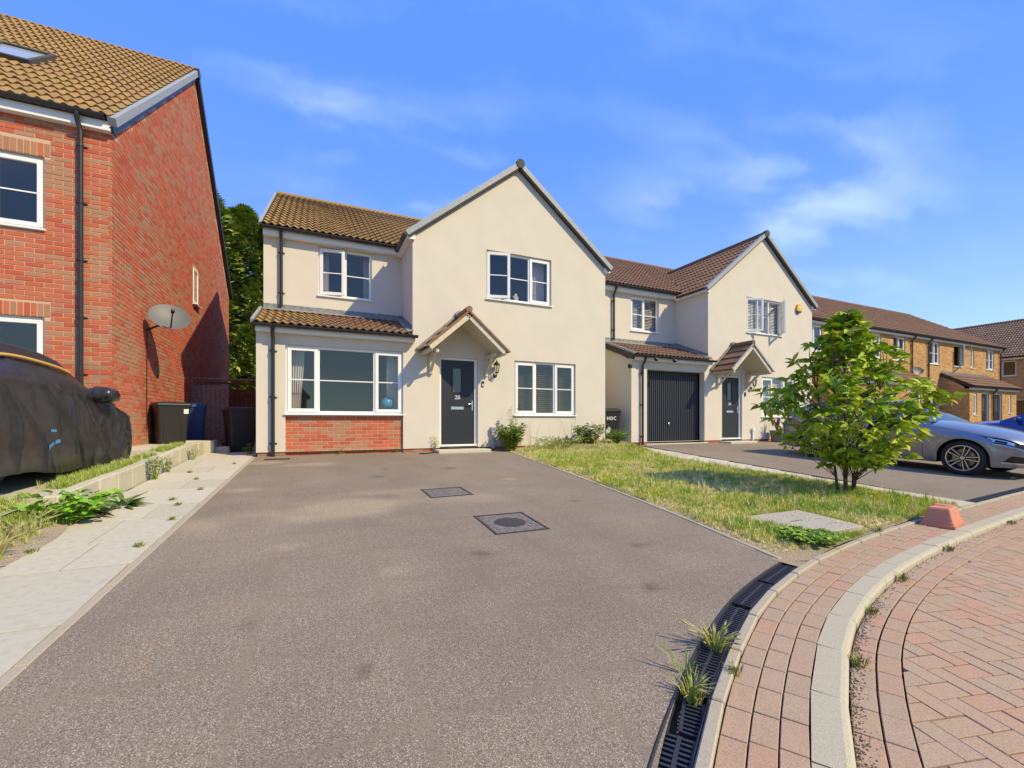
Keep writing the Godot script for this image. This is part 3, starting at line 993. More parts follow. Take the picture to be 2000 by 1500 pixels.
func covers() -> void:
	# cast covers in the drive
	for q in [["patterned metal manhole cover in the drive, the one nearer the road", [Vector2(926, 1009.5), Vector2(1022, 1000), Vector2(1069, 1034.7), Vector2(970.4, 1046)]], ["patterned metal manhole cover in the drive, the one nearer the house", [Vector2(821, 957.5), Vector2(899, 951.5), Vector2(925, 966), Vector2(841.7, 973.6)]]]:
		var near: bool = q[1][0].x > 900
		var c := Vector3(1.76, 0, -3.91) if near else Vector3(1.565, 0, -5.475)
		var w := 0.52 if near else 0.53
		var l := 0.63 if near else 0.49
		var turn := -0.03 if near else 0.02
		c.y = gy(c.z) + 0.004
		var t := thing("manhole_cover", q[0], "manhole cover", c, turn, "manhole covers in the drive")
		t.rotation.x = 0.05
		var mb := MB.new()
		mb.box(Vector3(0, -0.02, -l / 2), Vector3(w + 0.03, 0.05, 0.018)); mb.box(Vector3(0, -0.02, l / 2), Vector3(w + 0.03, 0.05, 0.018))
		mb.box(Vector3(-w / 2, -0.021, 0), Vector3(0.018, 0.05, l - 0.019)); mb.box(Vector3(w / 2, -0.021, 0), Vector3(0.018, 0.05, l - 0.019))
		part(t, "frame", mb.mesh(), M.grate)
		mb = MB.new()
		mb.box(Vector3(0, -0.02, 0), Vector3(w - 0.028, 0.03, l - 0.028))
		part(t, "lid", mb.mesh(), M.grate)
		mb = MB.new()
		var n := 13
		for i in n:
			for j in n:
				var p := Vector3((i + 0.5) / n - 0.5, 0, (j + 0.5) / n - 0.5)
				mb.box(Vector3(p.x * (w - 0.04), -0.003, p.z * (l - 0.04)), Vector3((w - 0.04) / n * 0.86, 0.010, (l - 0.04) / n * 0.82), Basis(Vector3.UP, 0.02 * ((i * 7 + j * 5) % 3 - 1)))
		if near:
			var hub := MB.new()
			hub.lathe([Vector2(0.16, -0.002), Vector2(0.155, 0.0045), Vector2(0.0, 0.0045)], 28)
			part(t, "centre_plate", hub.mesh(), M.grate)
		tag(part(t, "tread_pattern", mb.mesh(), M.cast_iron), "", "", "", "stuff")
	# concrete inspection slab in the lawn
	var c := Vector3(4.53, lawn_y(4.53, -2.80) + 0.03, -2.81)
	var t := thing("concrete_slab", "square weathered concrete inspection slab lying in the lawn", "slab", c, -0.03)
	t.rotation.x = 0.05
	var mb := MB.new()
	mb.cbox(Vector3(0, -0.03, 0), Vector3(0.86, 0.07, 0.66), 0.008)
	part(t, "slab", mb.mesh(), M.slab_old)
	mb = MB.new()
	mb.box(Vector3(-0.05, 0.006, -0.02), Vector3(0.16, 0.004, 0.02)); 
	part(t, "lifting_slot", mb.mesh(), M.cast_iron)
	# two thin gully grates at the wall
	for q in [[Vector3(-0.63, 0, -9.35), 0.0, "slim black gully grate in the tarmac below the left downpipe"], [Vector3(2.32, 0, -9.55), 0.5, "slim black gully grate in the tarmac left of the front door"]]:
		q[0].y = gy(q[0].z) + 0.006
		var gt := thing("gully_grate", q[2], "grate", q[0], q[1], "gully grates at the wall")
		gt.rotation.x = 0.05
		mb = MB.new()
		mb.box(Vector3(0, -0.012, 0), Vector3(0.44, 0.01, 0.13))
		mb.box(Vector3(0, 0, -0.06), Vector3(0.44, 0.014, 0.012)); mb.box(Vector3(0, 0, 0.06), Vector3(0.44, 0.014, 0.012))
		for k in 18: mb.box(Vector3(-0.21 + k * 0.0247, -0.001, 0), Vector3(0.010, 0.012, 0.108))
		part(gt, "bars", mb.mesh(), M.grate)
	channel("drain_channel", "broken black plastic drain channel across the front of the tarmac drive", 1.9, s_at_x(3.27, 0.42), true)
	channel("drain_channel", "black drain channel across the front of the neighbour's drive", s_at_x(7.82, 0.42), s_at_x(13.0, 0.42), false)

func channel(called: String, label: String, s0: float, s1: float, broken: bool) -> void:
	var b := kp((s0 + s1) / 2, 0.401, -0.05)
	var t := thing(called, label, "drain", b, 0, "slot drains", b)
	var n := int((s1 - s0) / 0.05)
	for side in 2:
		var P := []
		var off := 0.340 if side == 0 else 0.462
		for row in 5:
			var r := []
			for k in n + 1:
				var e: Array = [[-0.006, -0.09], [-0.006, 0.002], [0.0, 0.004], [0.006, 0.002], [0.006, -0.09]][row]
				r.append(kp(lerpf(s0, s1, float(k) / n), off + e[0], e[1] + 0.002))
			P.append(r)
		var mb := MB.new()
		mb.grid(P)
		part(t, "side_rail", mb.mesh(), M.grate)
	var fl := MB.new()
	var F := []
	for row in 2:
		var r := []
		for k in n + 1: r.append(kp(lerpf(s0, s1, float(k) / n), 0.342 + row * 0.118, -0.045 + 0.01 * noise.get_noise_1d(k * 30.0)))
		F.append(r)
	fl.grid(F)
	part(t, "silted_trough", fl.mesh(), M.joint_sand)
	# grates, 0.46 m each; some of the near ones are missing or askew
	var gm := MB.new()
	for e in [-0.053, 0.0, 0.053]: gm.box(Vector3(0, -0.006, e), Vector3(0.46, 0.014, 0.010 if e else 0.014))
	var k := 0
	while k < 19:
		gm.box(Vector3(-0.222 + k * 0.0247, -0.007, 0), Vector3(0.011, 0.012, 0.106))
		k += 1
	var gmesh := gm.mesh()
	var short := MB.new()
	for e in [-0.036, 0.036]: short.box(Vector3(0, -0.006, e), Vector3(0.20, 0.014, 0.012))
	k = 0
	while k < 9:
		short.box(Vector3(-0.094 + k * 0.0235, -0.007, 0), Vector3(0.010, 0.012, 0.072))
		k += 1
	var smesh := short.mesh()
	if broken:
		var end := s1 - 0.24
		for q in 4:
			part(t, "grate", gmesh, M.grate, along(end - q * 0.475, 0.401, -0.002))
		var far_end := end - 4 * 0.475 + 0.22
		var x0 := s_at_x(1.22, 0.425)
		part(t, "broken_grate", smesh, M.grate, along(x0 + 0.42, 0.394, -0.018) * Transform3D(Basis(Vector3.UP, 0.05), Vector3.ZERO))
		part(t, "broken_grate", smesh, M.grate, along(x0 + 0.09, 0.381, -0.012) * Transform3D(Basis.from_euler(Vector3(0.05, 0.12, 0)), Vector3.ZERO))
		for q in 2:
			part(t, "grate", gmesh, M.grate, along(x0 - 0.25 - q * 0.475, 0.396, -0.006))
	else:
		var s := s0 + 0.24
		while s < s1:
			part(t, "grate", gmesh, M.grate, along(s, 0.401, -0.002))
			s += 0.475
# ------------------------------------------------------------------ building pieces
# wall panel with rectangular holes [x0, x1, y0, y1]; local x along, y up, z out
func panel(mb: MB, xf: Transform3D, x0: float, x1: float, y0: float, y1: float, holes: Array, t := 0.2) -> void:
	var xs := [x0, x1]
	var ys := [y0, y1]
	for h in holes:
		for q in [h[0], h[1]]:
			if q > x0 and q < x1 and not xs.has(q): xs.append(q)
		for q in [h[2], h[3]]:
			if q > y0 and q < y1 and not ys.has(q): ys.append(q)
	xs.sort(); ys.sort()
	for i in xs.size() - 1:
		for j in ys.size() - 1:
			var c := Vector2((xs[i] + xs[i + 1]) / 2, (ys[j] + ys[j + 1]) / 2)
			var open := false
			for h in holes:
				if c.x > h[0] and c.x < h[1] and c.y > h[2] and c.y < h[3]: open = true
			if open: continue
			var A := [Vector3(xs[i], ys[j], 0), Vector3(xs[i + 1], ys[j], 0), Vector3(xs[i + 1], ys[j + 1], 0), Vector3(xs[i], ys[j + 1], 0)]
			mb.quad(xf * A[0], xf * A[1], xf * A[2], xf * A[3])
			var B := Vector3(0, 0, -t)
			mb.quad(xf * (A[1] + B), xf * (A[0] + B), xf * (A[3] + B), xf * (A[2] + B))
	for h in holes:
		var P := [Vector3(h[0], maxf(h[2], y0), 0), Vector3(h[1], maxf(h[2], y0), 0), Vector3(h[1], h[3], 0), Vector3(h[0], h[3], 0)]
		var B := Vector3(0, 0, -t)
		for k in 4:
			var a: Vector3 = P[k]
			var b: Vector3 = P[(k + 1) % 4]
			mb.quad(xf * (a + B), xf * (b + B), xf * b, xf * a)
	# outer ends
	var Q := [Vector3(x0, y0, 0), Vector3(x1, y0, 0), Vector3(x1, y1, 0), Vector3(x0, y1, 0)]
	for k in [1, 3]:
		var a: Vector3 = Q[k]
		var b: Vector3 = Q[(k + 1) % 4]
		mb.quad(xf * (a - Vector3(0, 0, t)), xf * a, xf * b, xf * (b - Vector3(0, 0, t)))

const FRONT := Basis(Vector3(1, 0, 0), Vector3(0, 1, 0), Vector3(0, 0, 1))
const LEFTW := Basis(Vector3(0, 0, 1), Vector3(0, 1, 0), Vector3(-1, 0, 0))     # wall facing -x: local x runs to +z
const RIGHTW := Basis(Vector3(0, 0, -1), Vector3(0, 1, 0), Vector3(1, 0, 0))    # wall facing +x: local x runs to -z
const BACKW := Basis(Vector3(-1, 0, 0), Vector3(0, 1, 0), Vector3(0, 0, -1))

func frame_mesh(w: float, h: float, t: float, z0: float, z1: float) -> MB:
	var mb := MB.new()
	var zc := (z0 + z1) / 2
	var d := absf(z1 - z0)
	mb.cbox(Vector3(t / 2, h / 2, zc), Vector3(t, h, d), 0.006)
	mb.cbox(Vector3(w - t / 2, h / 2, zc), Vector3(t, h, d), 0.006)
	mb.cbox(Vector3(w / 2, t / 2, zc), Vector3(w - 2 * t, t, d - 0.002), 0.006)
	mb.cbox(Vector3(w / 2, h - t / 2, zc), Vector3(w - 2 * t, t, d - 0.002), 0.006)
	return mb

# cols: [[width share, kind, angle]]; kind f fixed, l hinged left, r hinged right
func window(parent: Node, o: Vector3, bs: Basis, w: float, h: float, cols: Array, bar := 0.5, sill := true) -> MeshInstance3D:
	var set_back := -0.055
	var mb := frame_mesh(w, h, 0.058, set_back - 0.07, set_back)
	var tot := 0.0
	for c in cols: tot += c[0]
	var xs := [0.05]
	var x := 0.0
	for k in cols.size() - 1:
		x += cols[k][0] / tot * w
		mb.cbox(Vector3(x, h / 2, set_back - 0.036), Vector3(0.05, h - 0.1, 0.066), 0.005)
		xs.append(x)
	xs.append(w - 0.05)
	var wn := part(parent, "window", mb.mesh(), M.upvc, Transform3D(bs, o))
	for k in cols.size():
		var a: float = xs[k] + (0.025 if k > 0 else 0.0)
		var b: float = xs[k + 1] - (0.025 if k < cols.size() - 1 else 0.0)
		var pw := b - a
		var ph := h - 0.1
		var kind: String = cols[k][1]
		var xf := Transform3D(Basis(), Vector3(a, 0.05, 0))
		var inset := 0.0
		if kind != "f":
			var an: float = cols[k][2] if cols[k].size() > 2 else 0.0
			# sash overlaps the frame by 12 mm and stands 18 mm proud
			var sw := pw + 0.024
			var sh := ph + 0.024
			var ang := deg_to_rad(an)
			if kind == "l":
				xf = Transform3D(Basis(Vector3.UP, -ang), Vector3(a - 0.012, 0.038, set_back - 0.02))
			else:
				xf = Transform3D(Basis(Vector3.UP, ang), Vector3(b + 0.012, 0.038, set_back - 0.02)) * Transform3D(Basis(), Vector3(-sw, 0, 0))
			part(wn, "sash", frame_mesh(sw, sh, 0.07, -0.012, 0.04).mesh(), M.upvc, xf)
			pw = sw; ph = sh; inset = 0.062
			xf = xf * Transform3D(Basis(), Vector3(0, 0, 0.012))
		else:
			xf.origin.z = set_back - 0.03
			inset = 0.002
		var pm := MB.new()
		pm.bx(inset, pw - inset, inset, ph - inset, -0.010, 0.008)
		part(wn, "pane", pm.mesh(), M.glass, xf)
		if bar > 0.0:
			pm = MB.new()
			pm.bx(inset, pw - inset, ph * bar - 0.011, ph * bar + 0.011, 0.009, 0.018)
			part(wn, "glazing_bar", pm.mesh(), M.upvc, xf)
	if sill:
		mb = MB.new()
		mb.cbox(Vector3(w / 2, -0.014, -0.035), Vector3(w + 0.05, 0.03, 0.16), 0.006)
		part(wn, "sill", mb.mesh(), M.upvc)
	return wn

func tile_profile(x: float) -> float:
	# two rolls to a 0.3 m tile
	return 0.021 * sin(TAU * x / 0.15 - 0.8)

func tile_mesh(n := 14) -> ArrayMesh:
	var mb := MB.new()
	var P := []
	for r in 2:
		var row := []
		for k in n + 1:
			var x := -0.15 + 0.3 * k / n
			# s runs up the slope along -z
			row.append(Vector3(x, tile_profile(x) + (0.050 if r == 0 else 0.012), 0.0 if r == 0 else -0.40))
		P.append(row)
	mb.grid(P, [], false, true)
	for k in mb.n.size():
		if mb.n[k].y < 0: mb.n[k] = -mb.n[k]
	for k in n:
		var a: Vector3 = P[0][k]
		var b: Vector3 = P[0][k + 1]
		var d := Vector3(0, -0.024, -0.004)
		mb.quad(a + d, b + d, b, a)
	return mb.mesh()

# tiles on a slope: o = lower left corner, ux along the eave, us up the slope; keep(x, s) says where
func tiles(parent: Node, o: Vector3, ux: Vector3, us: Vector3, w: float, l: float, keep: Callable, mats: Callable, most: int, cols: Array) -> int:
	var nrm := us.cross(ux).normalized()
	if nrm.y < 0: nrm = -nrm
	var bs := Basis(ux, nrm, -us)
	var tm: ArrayMesh = M.tile_mesh
	var nc := int(ceil(w / 0.3))
	var nrw := int(ceil(l / 0.345 - 0.15))
	var used := 0
	var fx := []
	var fc := []
	for r in nrw:
		for k in nc:
			var x := (k + 0.5) * 0.3
			var s := r * 0.345
			if x > w + 0.1: continue
			if not keep.call(x, s + 0.17): continue
			var p := o + ux * x + us * (s - 0.03)
			var xf := Transform3D(bs * Basis.from_euler(Vector3(rng.randf_range(-0.008, 0.008), rng.randf_range(-0.006, 0.006), rng.randf_range(-0.006, 0.006))), p)
			if used < most:
				used += 1
				part(parent, "tile", tm, mats.call(x, s), xf)
			else:
				fx.append(xf); fc.append(cols[rng.randi_range(0, cols.size() - 1)] * rng.randf_range(0.9, 1.08))
	if fx.size():
		tag(multi(parent, "other_tiles", tm, M.tile_vc, fx, fc), "", "", "", "stuff")
	return used

func slab4(mb: MB, a: Vector3, b: Vector3, c: Vector3, d: Vector3, t: float) -> void:
	var n := (b - a).cross(d - a).normalized()
	var q := -n * t
	mb.quad(a, b, c, d)
	mb.quad(b + q, a + q, d + q, c + q)
	mb.quad(a + q, b + q, b, a); mb.quad(b + q, c + q, c, b); mb.quad(c + q, d + q, d, c); mb.quad(d + q, a + q, a, d)

func beam(mb: MB, a: Vector3, b: Vector3, up: Vector3, w: float, h: float, col := Color.WHITE) -> void:
	var x := (b - a).normalized()
	var z := x.cross(up).normalized()
	var y := z.cross(x)
	mb.box((a + b) / 2, Vector3(a.distance_to(b), h, w), Basis(x, y, z), col)

func gutter(parent: Node, a: Vector3, b: Vector3, out: Vector3) -> void:
	var mb := MB.new()
	var P := []
	for e in [a, b]:
		var row := []
		for k in 9:
			var an := PI * k / 8.0
			row.append(e + out * (0.056 * cos(an)) - Vector3(0, 0.056 * sin(an), 0))
		for k in 9:
			var an := PI * (8 - k) / 8.0
			row.append(e + out * (0.050 * cos(an)) - Vector3(0, 0.050 * sin(an), 0))
		P.append(row)
	mb.grid(P, [], true, (b - a).cross(Vector3.DOWN).dot(out) < 0)
	var n := int(a.distance_to(b) / 0.9) + 1
	for k in n + 1:
		var p := a.lerp(b, clampf(float(k) / n, 0.02, 0.98))
		mb.box(p - out * 0.05 - Vector3(0, 0.045, 0), Vector3(0.02, 0.03, 0.02) if absf(out.z) > 0.5 else Vector3(0.02, 0.03, 0.02))
	part(parent, "gutter", mb.mesh(), M.black_plastic)

func downpipe(parent: Node, p: Vector3, y0: float, y1: float, out: Vector3, swan := 0.0) -> void:
	var mb := MB.new()
	var o := p + out * 0.062
	var pts := []
	if swan > 0:
		pts = [Vector3(o.x, y1, o.z) + out * swan, Vector3(o.x, y1 - 0.07, o.z) + out * swan, Vector3(o.x, y1 - 0.24, o.z), Vector3(o.x, y0, o.z)]
	else:
		pts = [Vector3(o.x, y1, o.z), Vector3(o.x, y0, o.z)]
	var r := []
	for k in pts: r.append(0.034)
	mb.tube(pts, r, 12)
	var y := y1 - 0.45
	var side := out.cross(Vector3.UP)
	while y > y0 + 0.15:
		mb.tube([Vector3(o.x, y - 0.02, o.z), Vector3(o.x, y + 0.02, o.z)], [0.041, 0.041], 12)
		mb.box(Vector3(o.x, y, o.z) - out * 0.05, Vector3(0.14, 0.02, 0.02) if absf(out.z) > 0.5 else Vector3(0.02, 0.02, 0.14))
		y -= 0.92
	part(parent, "downpipe", mb.mesh(), M.black_plastic)

# bricks over a wall; own = how many are parts of their own (nearest first), the others one part
func bricks(parent: Node, xf: Transform3D, x0: float, x1: float, y0: float, y1: float, limit: Callable, holes: Array, own: int, palette: Array, eye := Vector3(0, 1.2, 0), soldier := [], proud := 0.006) -> void:
	var all := []
	var row := 0
	var y := y0
	while y < y1:
		var x := x0 - (0.1125 if row % 2 else 0.0)
		while x < x1:
			var a := maxf(x + 0.005, x0)
			var b := minf(x + 0.22, x1)
			x += 0.225
			if b - a < 0.03: continue
			var segs := [[a, b]]
			for h in holes + soldier:
				if y + 0.07 <= h[2] or y + 0.005 >= h[3]: continue
				var ns := []
				for s in segs:
					if s[1] <= h[0] or s[0] >= h[1]: ns.append(s)
					else:
						if h[0] - s[0] > 0.03: ns.append([s[0], h[0] - 0.004])
						if s[1] - h[1] > 0.03: ns.append([h[1] + 0.004, s[1]])
				segs = ns
			for s in segs:
				var top: float = minf(limit.call(s[0]), limit.call(s[1]))
				if y + 0.07 > top: continue
				all.append([(s[0] + s[1]) / 2, y + 0.0375, s[1] - s[0], 0.065])
		y += 0.075
		row += 1
	for h in soldier:
		var n := int((h[1] - h[0]) / 0.075)
		for k in n:
			all.append([h[0] + (k + 0.5) * (h[1] - h[0]) / n, (h[2] + h[3]) / 2, 0.065, h[3] - h[2] - 0.01])
	var order := []
	for k in all.size():
		var p := xf * Vector3(all[k][0], all[k][1], 0)
		order.append([p.distance_squared_to(eye), k])
	if own > 0: order.sort_custom(func(a, b): return a[0] < b[0])
	var full := {}
	var rest := MB.new()
	var done := 0
	for q in order:
		var b: Array = all[q[1]]
		var w := xf * Vector3(b[0], b[1], 0)
		var f := 0.55 * noise.get_noise_3d(w.x * 30.0, w.y * 45.0, w.z * 30.0) + rng.randf_range(-0.40, 0.40)
		var pick := rng.randi_range(0, 2)
		if f > 0.10: pick = rng.randi_range(3, 4)
		elif f < -0.3: pick = 5
		var z := proud + rng.randf_range(-0.0015, 0.002)
		if done < own:
			done += 1
			var key := "%d_%d" % [roundi(b[2] * 200), roundi(b[3] * 200)]
			if not full.has(key):
				var mb := MB.new()
				mb.cbox(Vector3(0, 0, -0.03), Vector3(b[2], b[3], 0.06), 0.003)
				full[key] = mb.mesh()
			part(parent, "brick", full[key], M["brick%d" % pick], xf * Transform3D(Basis.from_euler(Vector3(rng.randf_range(-0.008, 0.008), rng.randf_range(-0.006, 0.006), 0)), Vector3(b[0], b[1], z)))
		else:
			var c: Color = palette[pick] * rng.randf_range(0.9, 1.08)
			var hx: float = b[2] / 2
			var hy: float = b[3] / 2
			var P := []
			for e in [[-hx, -hy], [hx, -hy], [hx, hy], [-hx, hy]]:
				P.append([xf * Vector3(b[0] + e[0], b[1] + e[1], z), xf * Vector3(b[0] + e[0], b[1] + e[1], -0.01)])
			rest.quad(P[0][0], P[1][0], P[2][0], P[3][0], c)
			for k in 4:
				var k2 := (k + 1) % 4
				rest.quad(P[k][1], P[k2][1], P[k2][0], P[k][0], c)
	if rest.v.size():
		tag(part(parent, "brickwork", rest.mesh(true), M.brick_vc), "", "", "", "stuff")

func text_mesh(s: String, size: float, depth := 0.004) -> TextMesh:
	var t := TextMesh.new()
	t.text = s
	var f := SystemFont.new()
	f.font_names = PackedStringArray(["Droid Sans"])
	f.font_weight = 700
	t.font = f
	t.font_size = 64
	t.pixel_size = size / 64.0
	t.depth = depth
	return t

func inner(parent: Node, x0: float, x1: float, y0: float, y1: float, z0: float, z1: float) -> void:
	# floors and a rear partition that keep the rooms dark
	var mb := MB.new()
	for y in [y0, 3.0, 5.42]:
		if y > y1: continue
		mb.bx(x0 + 0.21, x1 - 0.21, y - 0.1, y, z1 + 0.3, z0 - 0.21)
	part(parent, "floors", mb.mesh(), M.carpet)
	mb = MB.new()
	mb.bx(x0 + 0.21, x1 - 0.21, y0, y1, z0 - 4.3, z0 - 4.2)
	part(parent, "partition", mb.mesh(), M.plaster)

# ------------------------------------------------------------------ the two cream houses
func cream_house(num: String, off: Vector3, label: String, garage: bool) -> Node3D:
	var B := Vector3(3.14, 0.45, Z0)
	var h := thing("rendered_house", label, "house", B + off, 0, "cream rendered houses", B)
	var gtop := 7.56
	var gx := 4.672
	var gs := 0.79
	var gable_y := func(x: float) -> float: return gtop - gs * absf(x - gx)
	var main_y := func(z: float) -> float: return 5.58 + (-11.05 - z) * 0.6125
	# walls
	var w := MB.new()
	var holes := [[2.653, 3.593, 0.5, 2.69], [4.565, 6.356, 1.345, 2.708], [3.812, 5.615, 4.17, 5.365]]
	var low := [[-0.52, 1.82, 0.4, 2.745]] if not garage else [[-0.45, 1.877, 0.4, 2.725]]
	panel(w, Transform3D(FRONT, Vector3(0, 0, Z0)), XL, XG, 0.575, 3.02, low)
	panel(w, Transform3D(FRONT, Vector3(0, 0, Z0)), XG, XR, 0.575, 5.5, holes)
	w.extr(PackedVector2Array([Vector2(XG, 5.5), Vector2(XR, 5.5), Vector2(gx + 0.02, gtop - 0.04), Vector2(gx - 0.02, gtop - 0.04)]), Transform3D(FRONT, Vector3(0, 0, Z0 - 0.2)), 0.2)
	panel(w, Transform3D(FRONT, Vector3(0, 0, Z1)), XL, XG - 0.001, 3.0, 5.55, [[0.10, 1.312, 4.17, 5.33]])
	panel(w, Transform3D(LEFTW, Vector3(XG, 0, 0)), Z1 - 0.3, Z0 - 0.2, 3.0, 5.5, [])
	# left side
	w.extr(PackedVector2Array([Vector2(ZB, 0.575), Vector2(Z0 - 0.2, 0.575), Vector2(Z0 - 0.2, 3.05), Vector2(Z1 - 0.2, 3.70), Vector2(Z1 - 0.2, 5.5), Vector2(-15.6, 8.30), Vector2(ZB, 5.55)]), Transform3D(LEFTW, Vector3(XL + 0.2, 0, 0)), 0.2)
	w.extr(PackedVector2Array([Vector2(-ZB, 0.575), Vector2(-Z0 + 0.2, 0.575), Vector2(-Z0 + 0.2, 5.5), Vector2(-Z1, 5.5), Vector2(15.6, 8.30), Vector2(-ZB, 5.55)]), Transform3D(RIGHTW, Vector3(XR - 0.2, 0, 0)), 0.2)
	panel(w, Transform3D(BACKW, Vector3(0, 0, ZB)), -XR, -XL, 0.575, 5.55, [])
	var wall := part(h, "wall", w.mesh(), M.rendering)
	# brick plinth under the render
	w = MB.new()
	for q in ([[XL, -0.52], [1.82, 2.653], [3.593, XR]] if not garage else [[XL, -0.45], [1.877, 2.653], [3.593, XR]]):
		w.bx(q[0] + 0.02, q[1] - 0.0, 0.2, 0.57, Z0 - 0.2, Z0 - 0.03)
	w.bx(XL + 0.02, XL + 0.2, 0.2, 0.57, ZB, Z0 - 0.21)
	var pl := part(h, "plinth", w.mesh(), M.mortar)
	for q in ([[XL + 0.02, -0.52], [1.82, 2.653], [3.593, XR]] if not garage else [[XL + 0.02, -0.45], [1.877, 2.653], [3.593, XR]]):
		bricks(pl, Transform3D(FRONT, Vector3(0, 0, Z0 - 0.03)), q[0], q[1], 0.35, 0.57, func(_x): return 9.0, [], 0, M.brick_cols)
	inner(h, XL, XR, 0.57, 5.5, Z0 - 1.45, ZB)
	# windows
	window(h, Vector3(4.565, 1.345, Z0), FRONT, 1.791, 1.363, [[0.6, "l"], [0.55, "f"], [0.62, "r"]], 0.5)
	if not garage:
		window(h, Vector3(3.812, 4.17, Z0), FRONT, 1.803, 1.195, [[0.62, "l", 14.0], [0.55, "f"], [0.62, "r"]], 0.5)
		window(h, Vector3(0.10, 4.17, Z1), FRONT, 1.212, 1.16, [[0.6, "l", 11.0], [0.6, "f"]], 0.48)
		window(h, Vector3(-0.52, 1.345, Z0), FRONT, 2.34, 1.40, [[0.60, "l"], [1.10, "f"], [0.60, "r"]], 0.50)
		# brick panel under the bay window
		w = MB.new()
		w.bx(-0.52, 1.82, 0.3, 1.315, Z0 - 0.2, Z0 - 0.062)
		var bp := part(h, "brick_panel", w.mesh(), M.mortar)
		bricks(bp, Transform3D(FRONT, Vector3(0, 0, Z0 - 0.062)), -0.515, 1.815, 0.47, 1.31, func(_x): return 1.313, [], 300, M.brick_cols)
	else:
		window(h, Vector3(3.812, 4.17, Z0), FRONT, 1.803, 1.195, [[0.62, "l", 30.0], [0.55, "f"], [0.62, "r", 50.0]], 0.5)
		window(h, Vector3(0.10, 4.17, Z1), FRONT, 1.212, 1.16, [[0.6, "l"], [0.6, "f"]], 0.48)
		# ribbed up and over garage door
		var gd := MB.new()
		var zc := Z0 - 0.26
		gd.bx(-0.45, 1.877, 0.52, 2.725, zc - 0.05, zc)
		var g := part(h, "garage_door", gd.mesh(), M.garage_grey)
		for k in 30:
			var r := MB.new()
			r.cbox(Vector3(0, 1.10, 0.010), Vector3(0.048, 2.16, 0.026), 0.007)
			part(g, "rib", r.mesh(), M.garage_grey, Transform3D(Basis(), Vector3(-0.41 + k * 0.0774, 0.53, zc)))
		var hm := MB.new()
		hm.lathe([Vector2(0, 0.03), Vector2(0.03, 0.028), Vector2(0.034, 0.0)], 12, Transform3D(Basis(Vector3.RIGHT, PI / 2), Vector3(0.62, 1.12, zc + 0.02)))
		hm.cbox(Vector3(0.62, 1.08, zc + 0.045), Vector3(0.022, 0.09, 0.02), 0.004)
		part(g, "handle", hm.mesh(), M.chrome)
		var ft := MB.new()
		ft.cbox(Vector3(0.71, 0.50, Z0 - 0.1), Vector3(2.5, 0.05, 0.36), 0.01)
		part(h, "garage_threshold", ft.mesh(), M.concrete2)
		var gi := MB.new()
		gi.bx(-0.45, 1.877, 2.726, 2.9, Z0 - 0.6, Z0 - 0.201)
		part(h, "garage_lintel", gi.mesh(), M.plaster)
	front_door(h, num)
	# roofs
	var mats := func(x: float, s: float) -> Material:
		if garage: return M["tile_brown%d" % rng.randi_range(0, 4)]
		return M["tile_moss%d" % rng.randi_range(0, 4)]
	var cols := [Color(0.255, 0.14, 0.08), Color(0.235, 0.13, 0.075), Color(0.275, 0.155, 0.088)] if garage else [Color(0.30, 0.19, 0.09), Color(0.27, 0.175, 0.085), Color(0.32, 0.20, 0.095)]
	var deck := MB.new()
	var us := Vector3(0, 2.787, -4.55).normalized()
	slab4(deck, Vector3(XL - 0.04, 5.545, -11.05), Vector3(XR + 0.04, 5.545, -11.05), Vector3(XR + 0.04, 8.335, -15.6), Vector3(XL - 0.04, 8.335, -15.6), 0.05)
	slab4(deck, Vector3(XR + 0.04, 5.545, -20.15), Vector3(XL - 0.04, 5.545, -20.15), Vector3(XL - 0.04, 8.334, -15.6), Vector3(XR + 0.04, 8.334, -15.6), 0.05)
	# cross gable
	for sd in [-1.0, 1.0]:
		var e := Vector3(gx + sd * 2.74, gtop - gs * 2.74, 0)
		var a := Vector3(e.x, e.y - 0.03, Z0 + 0.05)
		var b := Vector3(e.x, e.y - 0.03, -11.0)
		var c := Vector3(gx, gtop - 0.03, -14.3)
		var d := Vector3(gx, gtop - 0.03, Z0 + 0.05)
		if sd < 0: slab4(deck, b, a, d, c, 0.05)
		else: slab4(deck, a, b, c, d, 0.05)
	slab4(deck, Vector3(XL - 0.03, 3.085, -9.66), Vector3(XG - 0.002, 3.085, -9.66), Vector3(XG - 0.002, 3.69, Z1 + 0.002), Vector3(XL - 0.03, 3.69, Z1 + 0.002), 0.04)
	var roof := part(h, "roof", deck.mesh(), M.underlay)
	var left := 296
	var used := 0
	if garage:
		# left slope of the gable, which this one shows
		var ux := Vector3(0, 0, 1)
		var ug := Vector3(2.74, gs * 2.74, 0).normalized()
		used = tiles(roof, Vector3(gx - 2.74, gtop - gs * 2.74, -14.4), ux, ug, 4.5, 3.45, func(x, s):
			var z: float = -14.4 + x
			var y: float = gtop - gs * 2.74 + ug.y * s
			return z > -11.1 or y > main_y.call(z) - 0.06, mats, 110, cols)
	used += tiles(roof, Vector3(XL - 0.03, 3.10, -9.64), Vector3(1, 0, 0), Vector3(0, 0.605, -1.588).normalized(), 3.04, 1.66, func(_x, _s): return true, func(x, s): return M["tile_warm%d" % rng.randi_range(0, 4)] if (not garage and x > 1.1 + rng.randf_range(-0.5, 0.5)) else mats.call(x, s), 60, cols)
	tiles(roof, Vector3(XL - 0.03, 5.56, -11.03), Vector3(1, 0, 0), us, XR - XL + 0.06, 5.35, func(x, s):
		var X: float = XL - 0.03 + x
		var y: float = 5.56 + us.y * s
		return X < gx - 2.6 or y > gable_y.call(X) - 0.02, mats, left - used, cols)
